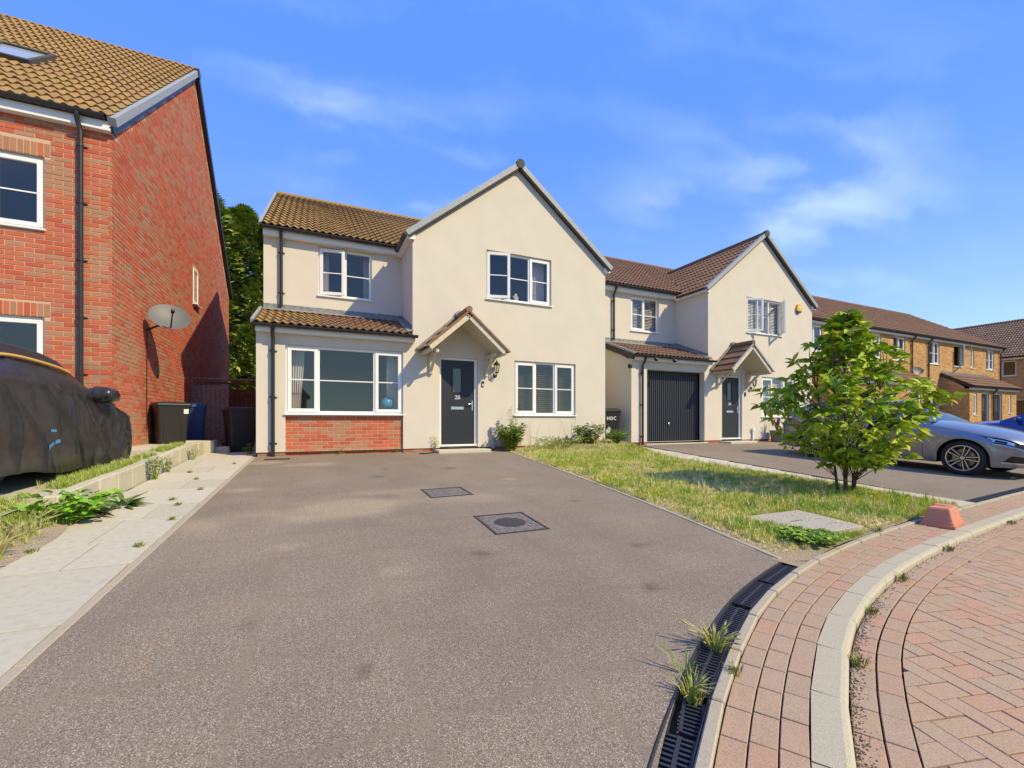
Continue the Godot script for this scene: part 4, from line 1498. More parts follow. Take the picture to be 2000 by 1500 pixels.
	if not garage:
		var ug := Vector3(2.74, gs * 2.74, 0).normalized()
		tiles(roof, Vector3(gx - 2.74, gtop - gs * 2.74, -14.4), Vector3(0, 0, 1), ug, 4.5, 3.45, func(x, s):
			var z: float = -14.4 + x
			return z > -11.1 or gtop - gs * 2.74 + ug.y * s > main_y.call(z) - 0.06, mats, 0, cols)
	var ur := Vector3(-2.74, gs * 2.74, 0).normalized()
	tiles(roof, Vector3(gx + 2.74, gtop - gs * 2.74, Z0 - 0.0), Vector3(0, 0, -1), ur, 4.6, 3.45, func(x, s):
		var z: float = Z0 + 0.06 - x
		return z > -11.1 or gtop - gs * 2.74 + ur.y * s > main_y.call(z) - 0.06, mats, 0, cols)
	# ridges
	var rg := MB.new()
	rg.tube([Vector3(XL - 0.05, 8.36, -15.6), Vector3(XR + 0.05, 8.36, -15.6)], [0.10, 0.10], 12)
	rg.tube([Vector3(gx, gtop + 0.015, Z0 + 0.07), Vector3(gx, gtop + 0.015, -14.4)], [0.095, 0.095], 12)
	part(roof, "ridge", rg.mesh(), M.tile_brown0 if garage else M.tile_moss0)
	var cap := MB.new()
	cap.tube([Vector3(gx, gtop + 0.02, Z0 + 0.05), Vector3(gx, gtop + 0.02, Z0 + 0.145)], [0.112, 0.112], 16)
	part(roof, "ridge_end_cap", cap.mesh(), M.ridge_cap)
	# grey dry verges and their dark undercloak
	for sd in [-1.0, 1.0]:
		var vg := MB.new()
		var uc := MB.new()
		var n := Vector3(sd * gs, 1, 0).normalized()
		var a := Vector3(gx + sd * 0.06, gtop - gs * 0.06, Z0 + 0.065)
		var b := Vector3(gx + sd * 2.78, gtop - gs * 2.78, Z0 + 0.065)
		beam(vg, a + n * 0.015, b + n * 0.015, n, 0.12, 0.115)
		beam(uc, a - n * 0.058, b - n * 0.058, n, 0.09, 0.03)
		part(roof, "verge", vg.mesh(), M.verge)
		part(roof, "undercloak", uc.mesh(), M.ridge_cap)
	var vm := MB.new()
	beam(vm, Vector3(XL - 0.05, 5.55, -11.05), Vector3(XL - 0.05, 8.38, -15.6), Vector3(0, 1, 0.6), 0.06, 0.10)
	part(roof, "verge", vm.mesh(), M.verge)
	vm = MB.new()
	beam(vm, Vector3(XL - 0.05, 3.115, -9.65), Vector3(XL - 0.05, 3.72, Z1 + 0.05), Vector3(0, 1, 0.4), 0.05, 0.09)
	part(roof, "verge", vm.mesh(), M.verge)
	if garage:
		var bb := MB.new()
		beam(bb, Vector3(XL - 0.055, 3.03, -9.68), Vector3(XL - 0.055, 3.63, Z1 + 0.02), Vector3(0, 1, 0.4), 0.05, 0.16)
		part(roof, "bargeboard", bb.mesh(), M.black_plastic)
	# lead flashing over the lean-to
	var ld := MB.new()
	ld.box(Vector3((XL + XG) / 2, 3.80, Z1 + 0.006), Vector3(XG - XL, 0.13, 0.01))
	slab4(ld, Vector3(XL, 3.688, -11.03), Vector3(XG - 0.002, 3.688, -11.03), Vector3(XG - 0.002, 3.775, Z1 + 0.012), Vector3(XL, 3.775, Z1 + 0.012), 0.006)
	slab4(ld, Vector3(XG - 0.14, 3.17, -9.68), Vector3(XG - 0.004, 3.20, -9.68), Vector3(XG - 0.004, 3.80, Z1 + 0.02), Vector3(XG - 0.14, 3.77, Z1 + 0.02), 0.006)
	beam(ld, Vector3(XG - 0.008, 3.25, -9.86), Vector3(XG - 0.008, 3.80, Z1 + 0.02), Vector3(0, 1, 0.4), 0.008, 0.17)
	part(h, "lead_flashing", ld.mesh(), M.lead)
	# fascias and soffits
	for q in [[XL, XG - 0.001, 5.365, 5.50, Z1 + 0.001, -11.10], [XL, XG + 0.03, 2.955, 3.075, Z0 + 0.001, -9.70], [XG - 0.13, XG - 0.001, 5.30, 5.40, Z1 + 0.15, Z0 + 0.02], [XG - 0.13, XG + 0.05, 5.28, 5.40, Z0 + 0.021, Z0 + 0.05], [XR - 0.04, XR + 0.13, 5.28, 5.40, Z0 + 0.001, Z0 + 0.05], [XR + 0.001, XR + 0.13, 5.30, 5.40, ZB, Z0]]:
		var fc := MB.new()
		fc.bx(q[0], q[1], q[2], q[3], q[4], q[5])
		part(h, "fascia", fc.mesh(), M.fascia)
	gutter(h, Vector3(XL - 0.06, 5.535, -11.02), Vector3(XG - 0.12, 5.535, -11.02), Vector3(0, 0, 1))
	gutter(h, Vector3(XL - 0.06, 3.085, -9.62), Vector3(XG + 0.07, 3.085, -9.62), Vector3(0, 0, 1))
	gutter(h, Vector3(gx - 2.80, 5.41, Z0 + 0.03), Vector3(gx - 2.80, 5.41, -10.98), Vector3(-1, 0, 0))
	downpipe(h, Vector3(-0.732 if not garage else -0.67, 0, Z0), 0.47, 3.04, Vector3(0, 0, 1), 0.13)
	downpipe(h, Vector3(-0.671 if not garage else -0.62, 0, Z1), 3.80, 5.49, Vector3(0, 0, 1), 0.13)
	canopy(h, garage)
	return h

func front_door(h: Node, num: String) -> void:
	var f := MB.new()
	var zf := Z0 - 0.06
	f.cbox(Vector3(2.678, 1.645, zf - 0.035), Vector3(0.05, 2.09, 0.07), 0.005)
	f.cbox(Vector3(3.558, 1.645, zf - 0.035), Vector3(0.07, 2.09, 0.07), 0.005)
	f.cbox(Vector3(3.113, 2.662, zf - 0.036), Vector3(0.82, 0.056, 0.068), 0.005)
	f.cbox(Vector3(3.113, 0.622, zf - 0.02), Vector3(0.94, 0.045, 0.13), 0.006)
	part(h, "door_frame", f.mesh(), M.upvc)
	var d := MB.new()
	var z := zf - 0.022
	d.bx(2.704, 3.522, 0.646, 1.86, z - 0.04, z)
	d.bx(2.704, 3.522, 2.47, 2.632, z - 0.04, z)
	d.bx(2.704, 2.97, 1.86, 2.47, z - 0.04, z)
	d.bx(3.225, 3.522, 1.86, 2.47, z - 0.04, z)
	var door := part(h, "front_door", d.mesh(), M.door_grey)
	d = MB.new()
	d.bx(2.97, 2.993, 1.86, 2.47, z - 0.03, z + 0.012); d.bx(3.202, 3.225, 1.86, 2.47, z - 0.03, z + 0.012)
	d.bx(2.993, 3.202, 1.86, 1.883, z - 0.03, z + 0.012); d.bx(2.993, 3.202, 2.447, 2.47, z - 0.03, z + 0.012)
	part(door, "glazing_frame", d.mesh(), M.door_grey)
	d = MB.new()
	d.bx(2.993, 3.202, 1.883, 2.447, z - 0.025, z - 0.012)
	part(door, "pane", d.mesh(), M.frosted)
	d = MB.new()
	d.cbox(Vector3(3.104, 1.505, z + 0.006), Vector3(0.31, 0.068, 0.012), 0.004)
	d.cbox(Vector3(3.104, 1.505, z + 0.014), Vector3(0.25, 0.034, 0.010), 0.003)
	part(door, "letter_box", d.mesh(), M.chrome)
	d = MB.new()
	d.cbox(Vector3(3.475, 1.57, z + 0.006), Vector3(0.03, 0.24, 0.012), 0.004)
	d.tube([Vector3(3.475, 1.60, z + 0.01), Vector3(3.475, 1.60, z + 0.05), Vector3(3.35, 1.60, z + 0.052)], [0.010, 0.010, 0.009], 8)
	part(door, "handle", d.mesh(), M.chrome)
	part(door, "door_number", text_mesh(num, 0.125), M.numerals, Transform3D(Basis(), Vector3(3.104, 1.755, z + 0.004)))
	d = MB.new()
	d.cbox(Vector3(3.14, 0.495, Z0 + 0.22), Vector3(1.25, 0.10, 0.44), 0.012)
	part(h, "doorstep", d.mesh(), M.concrete2)

func canopy(h: Node, garage: bool) -> void:
	var cx := 3.115
	var hw := 0.93
	var ye := 2.80
	var ya := 3.62
	var zf := Z0 + 0.76
	var sl := (ya - ye) / hw
	var mb := MB.new()
	# boarded soffits, front barge boards
	for sd in [-1.0, 1.0]:
		var n := Vector3(sd * sl, 1, 0).normalized()
		var e := Vector3(cx + sd * hw, ye, 0)
		var a := Vector3(cx, ya, 0)
		var down := -n * 0.075
		if sd < 0: slab4(mb, e + Vector3(0, 0, Z0) + down, e + Vector3(0, 0, zf) + down, a + Vector3(0, 0, zf) + down, a + Vector3(0, 0, Z0) + down, 0.02)
		else: slab4(mb, e + Vector3(0, 0, zf) + down, e + Vector3(0, 0, Z0) + down, a + Vector3(0, 0, Z0) + down, a + Vector3(0, 0, zf) + down, 0.02)
		beam(mb, Vector3(cx + sd * (hw - 0.02), ye + 0.015, zf - 0.02) - n * 0.06, Vector3(cx, ya - 0.005, zf - 0.02) - n * 0.06, n, 0.036, 0.13)
		mb.cbox(Vector3(cx + sd * (hw - 0.08), ye - 0.065, (Z0 + zf) / 2 - 0.02), Vector3(0.09, 0.07, 0.74), 0.006)
	var cn := part(h, "porch_canopy", mb.mesh(), M.timber_cream)
	# tiled slopes: three courses a side, flat interlocking tiles
	for sd in [-1.0, 1.0]:
		var n := Vector3(sd * sl, 1, 0).normalized()
		var u := Vector3(-sd * hw, ya - ye, 0)
		var L := u.length()
		u = u.normalized()
		for r in 4:
			for k in 3:
				var tm := MB.new()
				var z0 := Z0 + 0.005 + k * 0.262
				var s0 := r * (L + 0.05) / 4.0 - 0.06
				var a := Vector3(cx + sd * hw, ye, 0) + u * s0 + n * 0.012
				var b := a + u * 0.36 - n * 0.02
				a += n * 0.018
				var za := Vector3(0, 0, z0)
				var zb := Vector3(0, 0, z0 + 0.259)
				if sd < 0: slab4(tm, a + za, a + zb, b + zb, b + za, 0.018)
				else: slab4(tm, a + zb, a + za, b + za, b + zb, 0.018)
				part(cn, "tile", tm.mesh(), M["tile_warm%d" % rng.randi_range(0, 4)] if not garage else M["tile_brown%d" % rng.randi_range(0, 4)])
	var rg := MB.new()
	rg.tube([Vector3(cx, ya + 0.035, Z0 + 0.003), Vector3(cx, ya + 0.035, zf + 0.02)], [0.075, 0.075], 12)
	part(cn, "ridge", rg.mesh(), M.tile_warm1 if not garage else M.tile_brown1)
	for sd in [-1.0, 1.0]:
		var vg := MB.new()
		var n := Vector3(sd * sl, 1, 0).normalized()
		beam(vg, Vector3(cx + sd * (hw + 0.03), ye - 0.02, zf + 0.016), Vector3(cx + sd * 0.03, ya - 0.03, zf + 0.016), n, 0.03, 0.042)
		part(cn, "verge", vg.mesh(), M.tile_warm3 if not garage else M.verge)
	var ld := MB.new()
	for sd in [-1.0, 1.0]:
		var n := Vector3(sd * sl, 1, 0).normalized()
		beam(ld, Vector3(cx + sd * (hw + 0.02), ye - 0.01, Z0 + 0.03) + n * 0.06, Vector3(cx, ya + 0.02, Z0 + 0.03) + n * 0.06, n, 0.05, 0.05)
	ld.tube([Vector3(cx, ya + 0.06, Z0 + 0.004), Vector3(cx, ya + 0.06, Z0 + 0.09)], [0.10, 0.10], 12)
	part(cn, "lead_flashing", ld.mesh(), M.lead)
	# gallows brackets
	for sd in [-1.0, 1.0]:
		var x: float = cx + sd * 0.675 if sd < 0 else cx + 0.675
		mb = MB.new()
		mb.cbox(Vector3(x, 2.52, Z0 + 0.035), Vector3(0.075, 0.50, 0.07), 0.008)
		mb.cbox(Vector3(x, 2.72, Z0 + 0.33), Vector3(0.07, 0.075, 0.60), 0.008)
		beam(mb, Vector3(x, 2.36, Z0 + 0.06), Vector3(x, 2.70, Z0 + 0.46), Vector3(0, 1, -1), 0.055, 0.055)
		part(cn, "bracket", mb.mesh(), M.timber_cream)
# ------------------------------------------------------------------ the red brick house on the left
func red_house() -> void:
	var X := -3.04
	var ZF := -9.3
	var ZK := -20.2
	var X0 := -12.6
	var ye := 6.0
	var zr := -14.75
	var yr := 10.86
	var B := Vector3(-6.0, 0.55, ZF)
	var h := thing("brick_house", "tall red brick house with a brown tiled roof at the left", "house", B, 0, "", B)
	var holes := [[-5.65, -3.861, 4.215, 5.36], [-5.65, -3.861, 1.70, 2.835]]
	var rise := (yr - ye) / (ZF - zr)
	var mb := MB.new()
	panel(mb, Transform3D(FRONT, Vector3(0, 0, ZF)), X0, X, 0.3, ye - 0.02, holes)
	var fw := part(h, "front_wall", mb.mesh(), M.mortar)
	bricks(fw, Transform3D(FRONT, Vector3(0, 0, ZF)), -6.9, X + 0.0065, 0.53, 5.93, func(_x): return 5.96, holes, 296, M.brick_cols, Vector3(-2.9, 4.0, 0), [[-5.72, -3.79, 5.36, 5.575], [-5.72, -3.79, 2.835, 3.05]])
	# gable wall facing the passage
	mb = MB.new()
	mb.extr(PackedVector2Array([Vector2(-ZF + 0.2, 0.3), Vector2(-ZK, 0.3), Vector2(-ZK, ye), Vector2(-zr, yr - 0.08), Vector2(-ZF + 0.2, ye + 0.1)]), Transform3D(RIGHTW, Vector3(X - 0.2, 0, 0)), 0.2)
	var sw := part(h, "gable_wall", mb.mesh(), M.mortar)
	var slot := [14.56, 15.20, 4.44, 5.50]
	var top := func(x: float) -> float:
		return minf(ye + rise * (x + ZF), ye + rise * (-ZK - x)) - 0.02
	bricks(sw, Transform3D(RIGHTW, Vector3(X, 0, 0)), -ZF - 0.0065, -ZK, 0.53, 10.8, top, [slot], 296, M.brick_cols, Vector3(-1.0, 2.0, -6.0))
	mb = MB.new()
	panel(mb, Transform3D(BACKW, Vector3(0, 0, ZK)), -X, -X0, 0.3, ye, [])
	mb.extr(PackedVector2Array([Vector2(ZF - 0.2, 0.3), Vector2(ZK + 0.2, 0.3), Vector2(ZK + 0.2, ye), Vector2(zr, yr - 0.08), Vector2(ZF - 0.2, ye)]), Transform3D(LEFTW, Vector3(X0 + 0.2, 0, 0)), 0.2)
	part(h, "rear_wall", mb.mesh(), M.brick2)
	window(h, Vector3(-5.65, 4.215, ZF), FRONT, 1.789, 1.145, [[0.6, "l"], [0.55, "f"], [0.62, "r"]], 0.5)
	window(h, Vector3(-5.65, 1.70, ZF), FRONT, 1.789, 1.135, [[0.6, "l"], [0.55, "f"], [0.62, "r"]], 0.0)
	# narrow window on the gable, set proud of a blind recess
	var nw := MB.new()
	nw.bx(-0.075, -0.004, 4.44, 5.50, -15.20, -14.56)
	window(h, Vector3(X + 0.055, 4.45, -14.57), RIGHTW, 0.62, 1.04, [[1.0, "l"]], 0.5)
	inner(h, X0, X, 0.9, 5.9, ZF, ZK)
	# roof
	var dk := MB.new()
	var us := Vector3(0, yr - ye, zr - ZF - 0.12).normalized()
	slab4(dk, Vector3(X0 - 0.1, ye + 0.10, ZF + 0.14), Vector3(X + 0.05, ye + 0.10, ZF + 0.14), Vector3(X + 0.05, yr + 0.06, zr), Vector3(X0 - 0.1, yr + 0.06, zr), 0.07)
	slab4(dk, Vector3(X + 0.05, ye + 0.10, ZK - 0.14), Vector3(X0 - 0.1, ye + 0.10, ZK - 0.14), Vector3(X0 - 0.1, yr + 0.058, zr), Vector3(X + 0.05, yr + 0.058, zr), 0.07)
	var roof := part(h, "roof", dk.mesh(), M.underlay)
	# laid from the verge on the right towards the left
	tiles(roof, Vector3(X + 0.04 - 5.1, ye + 0.13, ZF + 0.17), Vector3(1, 0, 0), us, 5.1, 7.45, func(x, s):
		return not (x > 2.62 and x < 3.42 and s > 2.4 and s < 3.55) and x > 1.35 - 0.0 - s * 0.0, func(_x, _s): return M["tile_moss%d" % rng.randi_range(0, 4)], 296, [Color(0.27, 0.18, 0.09)])
	tiles(roof, Vector3(X + 0.04 - 9.6, ye + 0.13, ZF + 0.17), Vector3(1, 0, 0), us, 5.85, 7.45, func(_x, _s): return true, func(_x, _s): return M.tile_moss0, 0, [Color(0.29, 0.19, 0.085), Color(0.26, 0.17, 0.08)])
	var rg := MB.new()
	rg.tube([Vector3(X0, yr + 0.10, zr), Vector3(X + 0.06, yr + 0.10, zr)], [0.11, 0.11], 12)
	part(roof, "ridge", rg.mesh(), M.tile_moss3)
	var vg := MB.new()
	var uc := MB.new()
	beam(vg, Vector3(X + 0.055, ye + 0.06, ZF + 0.16), Vector3(X + 0.055, yr + 0.08, zr), Vector3(0, 1, 0.9), 0.11, 0.13)
	beam(uc, Vector3(X + 0.055, ye + 0.07, ZK - 0.16), Vector3(X + 0.055, yr + 0.08, zr), Vector3(0, 1, -0.9), 0.11, 0.17)
	beam(uc, Vector3(X + 0.035, ye - 0.05, ZF + 0.10), Vector3(X + 0.035, yr - 0.05, zr), Vector3(0, 1, 0.9), 0.05, 0.10)
	uc.tube([Vector3(X + 0.02, yr + 0.06, zr), Vector3(X + 0.13, yr + 0.06, zr)], [0.13, 0.13], 14)
	part(roof, "verge", vg.mesh(), M.verge)
	part(roof, "dark_verge", uc.mesh(), M.black_plastic)
	# roof window: lower left tile row around it is left out
	var c := Vector3(X + 0.04 - 5.1 + 3.0, ye + 0.13, ZF + 0.17) + us * 2.95
	var nb := us.cross(Vector3.RIGHT).normalized()
	if nb.y < 0: nb = -nb
	var bs := Basis(Vector3.RIGHT, nb, -us)
	var rw := MB.new()
	for q in [[0, -0.56, 0.80, 0.07], [0, 0.56, 0.80, 0.07]]: rw.cbox(c + bs * Vector3(q[0], 0.06, q[1]), Vector3(q[2], 0.10, q[3]), 0.01, bs)
	for q in [[-0.37, 0], [0.37, 0]]: rw.cbox(c + bs * Vector3(q[0], 0.061, q[1]), Vector3(0.06, 0.10, 1.05), 0.01, bs)
	var rwn := part(roof, "roof_window", rw.mesh(), M.ridge_cap)
	rw = MB.new()
	rw.box(c + bs * Vector3(0, 0.06, 0), Vector3(0.68, 0.02, 1.05), bs)
	part(h, "roof_window_pane", rw.mesh(), M.roof_pane)
	# eaves
	var fc := MB.new()
	fc.bx(X0, X + 0.02, 5.93, 6.10, ZF + 0.002, ZF + 0.12)
	part(h, "fascia", fc.mesh(), M.fascia)
	gutter(h, Vector3(X0, 6.13, ZF + 0.19), Vector3(X - 0.02, 6.13, ZF + 0.19), Vector3(0, 0, 1))
	downpipe(h, Vector3(-3.408, 0, ZF), 0.8, 6.08, Vector3(0, 0, 1), 0.13)

# ------------------------------------------------------------------ the terrace and the houses behind
func buff_wall(parent: Node, called: String, xf: Transform3D, x0: float, x1: float, y0: float, y1: float, holes: Array, palette: Array) -> void:
	var mb := MB.new()
	panel(mb, xf, x0, x1, y0, y1, holes)
	var w := part(parent, called, mb.mesh(), M.mortar)
	bricks(w, xf, x0, x1, y0, y1, func(_x): return 99.0, holes, 0, palette, Vector3.ZERO, [], 0.005)

func terrace_house(label: String, x0: float, x1: float, wins: Array, z: float) -> Node3D:
	var B := Vector3((x0 + x1) / 2, 0.5, z)
	var h := thing("terraced_house", label, "house", B, 0, "yellow brick terrace", B)
	var holes := []
	for w in wins: holes.append([w[0], w[1], w[2], w[3]])
	buff_wall(h, "front_wall", Transform3D(FRONT, Vector3(0, 0, z)), x0, x1, 0.3, 5.42, holes, M.buff_cols)
	var mb := MB.new()
	for q in [[LEFTW, x0], [RIGHTW, x1]]:
		var sg: float = 1.0 if q[0] == LEFTW else -1.0
		mb.extr(PackedVector2Array([Vector2(sg * (z - 0.21), 0.3), Vector2(sg * (z - 8.8), 0.3), Vector2(sg * (z - 8.8), 5.4), Vector2(sg * (z - 4.4), 8.4), Vector2(sg * (z - 0.21), 5.4)]), Transform3D(q[0], Vector3(q[1] - q[0].z.x * 0.2, 0, 0)), 0.195)
	panel(mb, Transform3D(BACKW, Vector3(0, 0, z - 8.8)), -x1, -x0, 0.3, 5.4, [])
	part(h, "side_walls", mb.mesh(), M.buff)
	for w in wins:
		var cols: Array = [[1.0, "f"], [1.0, "r"]] if w[1] - w[0] > 0.7 else [[1.0, "r"]]
		if w.size() > 4: cols = w[4]
		window(h, Vector3(w[0], w[2], z), FRONT, w[1] - w[0], w[3] - w[2], cols, 0.5)
	inner(h, x0, x1, 0.5, 5.4, z, z - 8.8)
	var dk := MB.new()
	slab4(dk, Vector3(x0, 5.50, z + 0.20), Vector3(x1, 5.50, z + 0.20), Vector3(x1, 8.47, z - 4.4), Vector3(x0, 8.47, z - 4.4), 0.06)
	slab4(dk, Vector3(x1, 5.50, z - 9.0), Vector3(x0, 5.50, z - 9.0), Vector3(x0, 8.468, z - 4.4), Vector3(x1, 8.468, z - 4.4), 0.06)
	var roof := part(h, "roof", dk.mesh(), M.underlay)
	tiles(roof, Vector3(x0, 5.53, z + 0.22), Vector3(1, 0, 0), Vector3(0, 2.97, -4.6).normalized(), x1 - x0, 5.45, func(_x, _s): return true, func(_x, _s): return M.tile_brown0, 0, [Color(0.26, 0.145, 0.085), Color(0.24, 0.135, 0.08), Color(0.28, 0.155, 0.09)])
	var rg := MB.new()
	rg.tube([Vector3(x0, 8.49, z - 4.4), Vector3(x1, 8.49, z - 4.4)], [0.10, 0.10], 10)
	part(roof, "ridge", rg.mesh(), M.tile_brown1)
	var fc := MB.new()
	fc.bx(x0, x1, 5.37, 5.50, z + 0.002, z + 0.15)
	part(h, "fascia", fc.mesh(), M.fascia)
	gutter(h, Vector3(x0, 5.52, z + 0.23), Vector3(x1, 5.52, z + 0.23), Vector3(0, 0, 1))
	return h

func lean_to(h: Node3D, x0: float, x1: float, z: float, zf: float, pieces: Array) -> void:
	var holes := []
	for p in pieces: holes.append([p[1], p[2], p[3], p[4]])
	buff_wall(h, "porch_wall", Transform3D(FRONT, Vector3(0, 0, zf)), x0, x1, 0.3, 2.82, holes, M.buff_cols)
	var mb := MB.new()
	var sides := PackedVector2Array([Vector2(z, 0.3), Vector2(zf - 0.2, 0.3), Vector2(zf - 0.2, 2.95), Vector2(z, 3.66)])
	mb.extr(sides, Transform3D(LEFTW, Vector3(x0 + 0.2, 0, 0)), 0.2)
	var s := part(h, "porch_side", mb.mesh(), M.mortar)
	var sl := (3.60 - 2.9) / (zf - z)
	bricks(s, Transform3D(LEFTW, Vector3(x0, 0, 0)), z, zf, 0.3, 3.6, func(x): return 2.9 + (zf - x) * sl, [], 0, M.buff_cols, Vector3.ZERO, [], 0.005)
	mb = MB.new()
	var other := PackedVector2Array()
	for q in sides: other.append(Vector2(-q.x, q.y))
	mb.extr(other, Transform3D(RIGHTW, Vector3(x1 - 0.2, 0, 0)), 0.2)
	part(h, "porch_end", mb.mesh(), M.buff)
	for p in pieces:
		if p[0] == "window":
			window(h, Vector3(p[1], p[3], zf), FRONT, p[2] - p[1], p[4] - p[3], [[1.0, "r"]], 0.0)
		else:
			var d := MB.new()
			d.bx(p[1] + 0.05, p[2] - 0.05, p[3], p[4] - 0.05, zf - 0.12, zf - 0.08)
			var dr := part(h, "door", d.mesh(), M.door_grey)
			d = MB.new()
			d.bx((p[1] + p[2]) / 2 - 0.1, (p[1] + p[2]) / 2 + 0.1, 1.7, 2.4, zf - 0.079, zf - 0.074)
			part(dr, "pane", d.mesh(), M.frosted)
			d = MB.new()
			d.bx(p[1], p[1] + 0.05, p[3], p[4], zf - 0.13, zf - 0.05); d.bx(p[2] - 0.05, p[2], p[3], p[4], zf - 0.13, zf - 0.05); d.bx(p[1] + 0.05, p[2] - 0.05, p[4] - 0.05, p[4], zf - 0.13, zf - 0.051)
			part(h, "door_frame", d.mesh(), M.upvc)
	var dk := MB.new()
	slab4(dk, Vector3(x0 - 0.05, 2.94, zf + 0.18), Vector3(x1 + 0.05, 2.94, zf + 0.18), Vector3(x1 + 0.05, 3.70, z + 0.002), Vector3(x0 - 0.05, 3.70, z + 0.002), 0.06)
	var rf := part(h, "porch_roof", dk.mesh(), M.underlay)
	tiles(rf, Vector3(x0 - 0.05, 2.97, zf + 0.2), Vector3(1, 0, 0), Vector3(0, 0.76, z - zf - 0.18).normalized(), x1 - x0 + 0.1, (Vector2(0.76, z - zf - 0.18)).length() - 0.05, func(_x, _s): return true, func(_x, _s): return M.tile_brown0, 0, [Color(0.30, 0.175, 0.10), Color(0.28, 0.16, 0.095)])
	var ld := MB.new()
	ld.bx(x0, x1, 3.69, 3.86, z + 0.002, z + 0.012)
	slab4(ld, Vector3(x0, 3.66, z + 0.26), Vector3(x1, 3.66, z + 0.26), Vector3(x1, 3.78, z + 0.012), Vector3(x0, 3.78, z + 0.012), 0.006)
	part(h, "lead_flashing", ld.mesh(), M.lead)
	var fc := MB.new()
	fc.bx(x0, x1, 2.79, 2.92, zf + 0.002, zf + 0.13)
	part(h, "porch_fascia", fc.mesh(), M.fascia)
	gutter(h, Vector3(x0 - 0.06, 2.95, zf + 0.2), Vector3(x1 + 0.06, 2.95, zf + 0.2), Vector3(0, 0, 1))
	var bb := MB.new()
	beam(bb, Vector3(x0 - 0.07, 2.92, zf + 0.17), Vector3(x0 - 0.07, 3.66, z), Vector3(0, 1, 0.5), 0.04, 0.16)
	part(rf, "bargeboard", bb.mesh(), M.black_plastic)

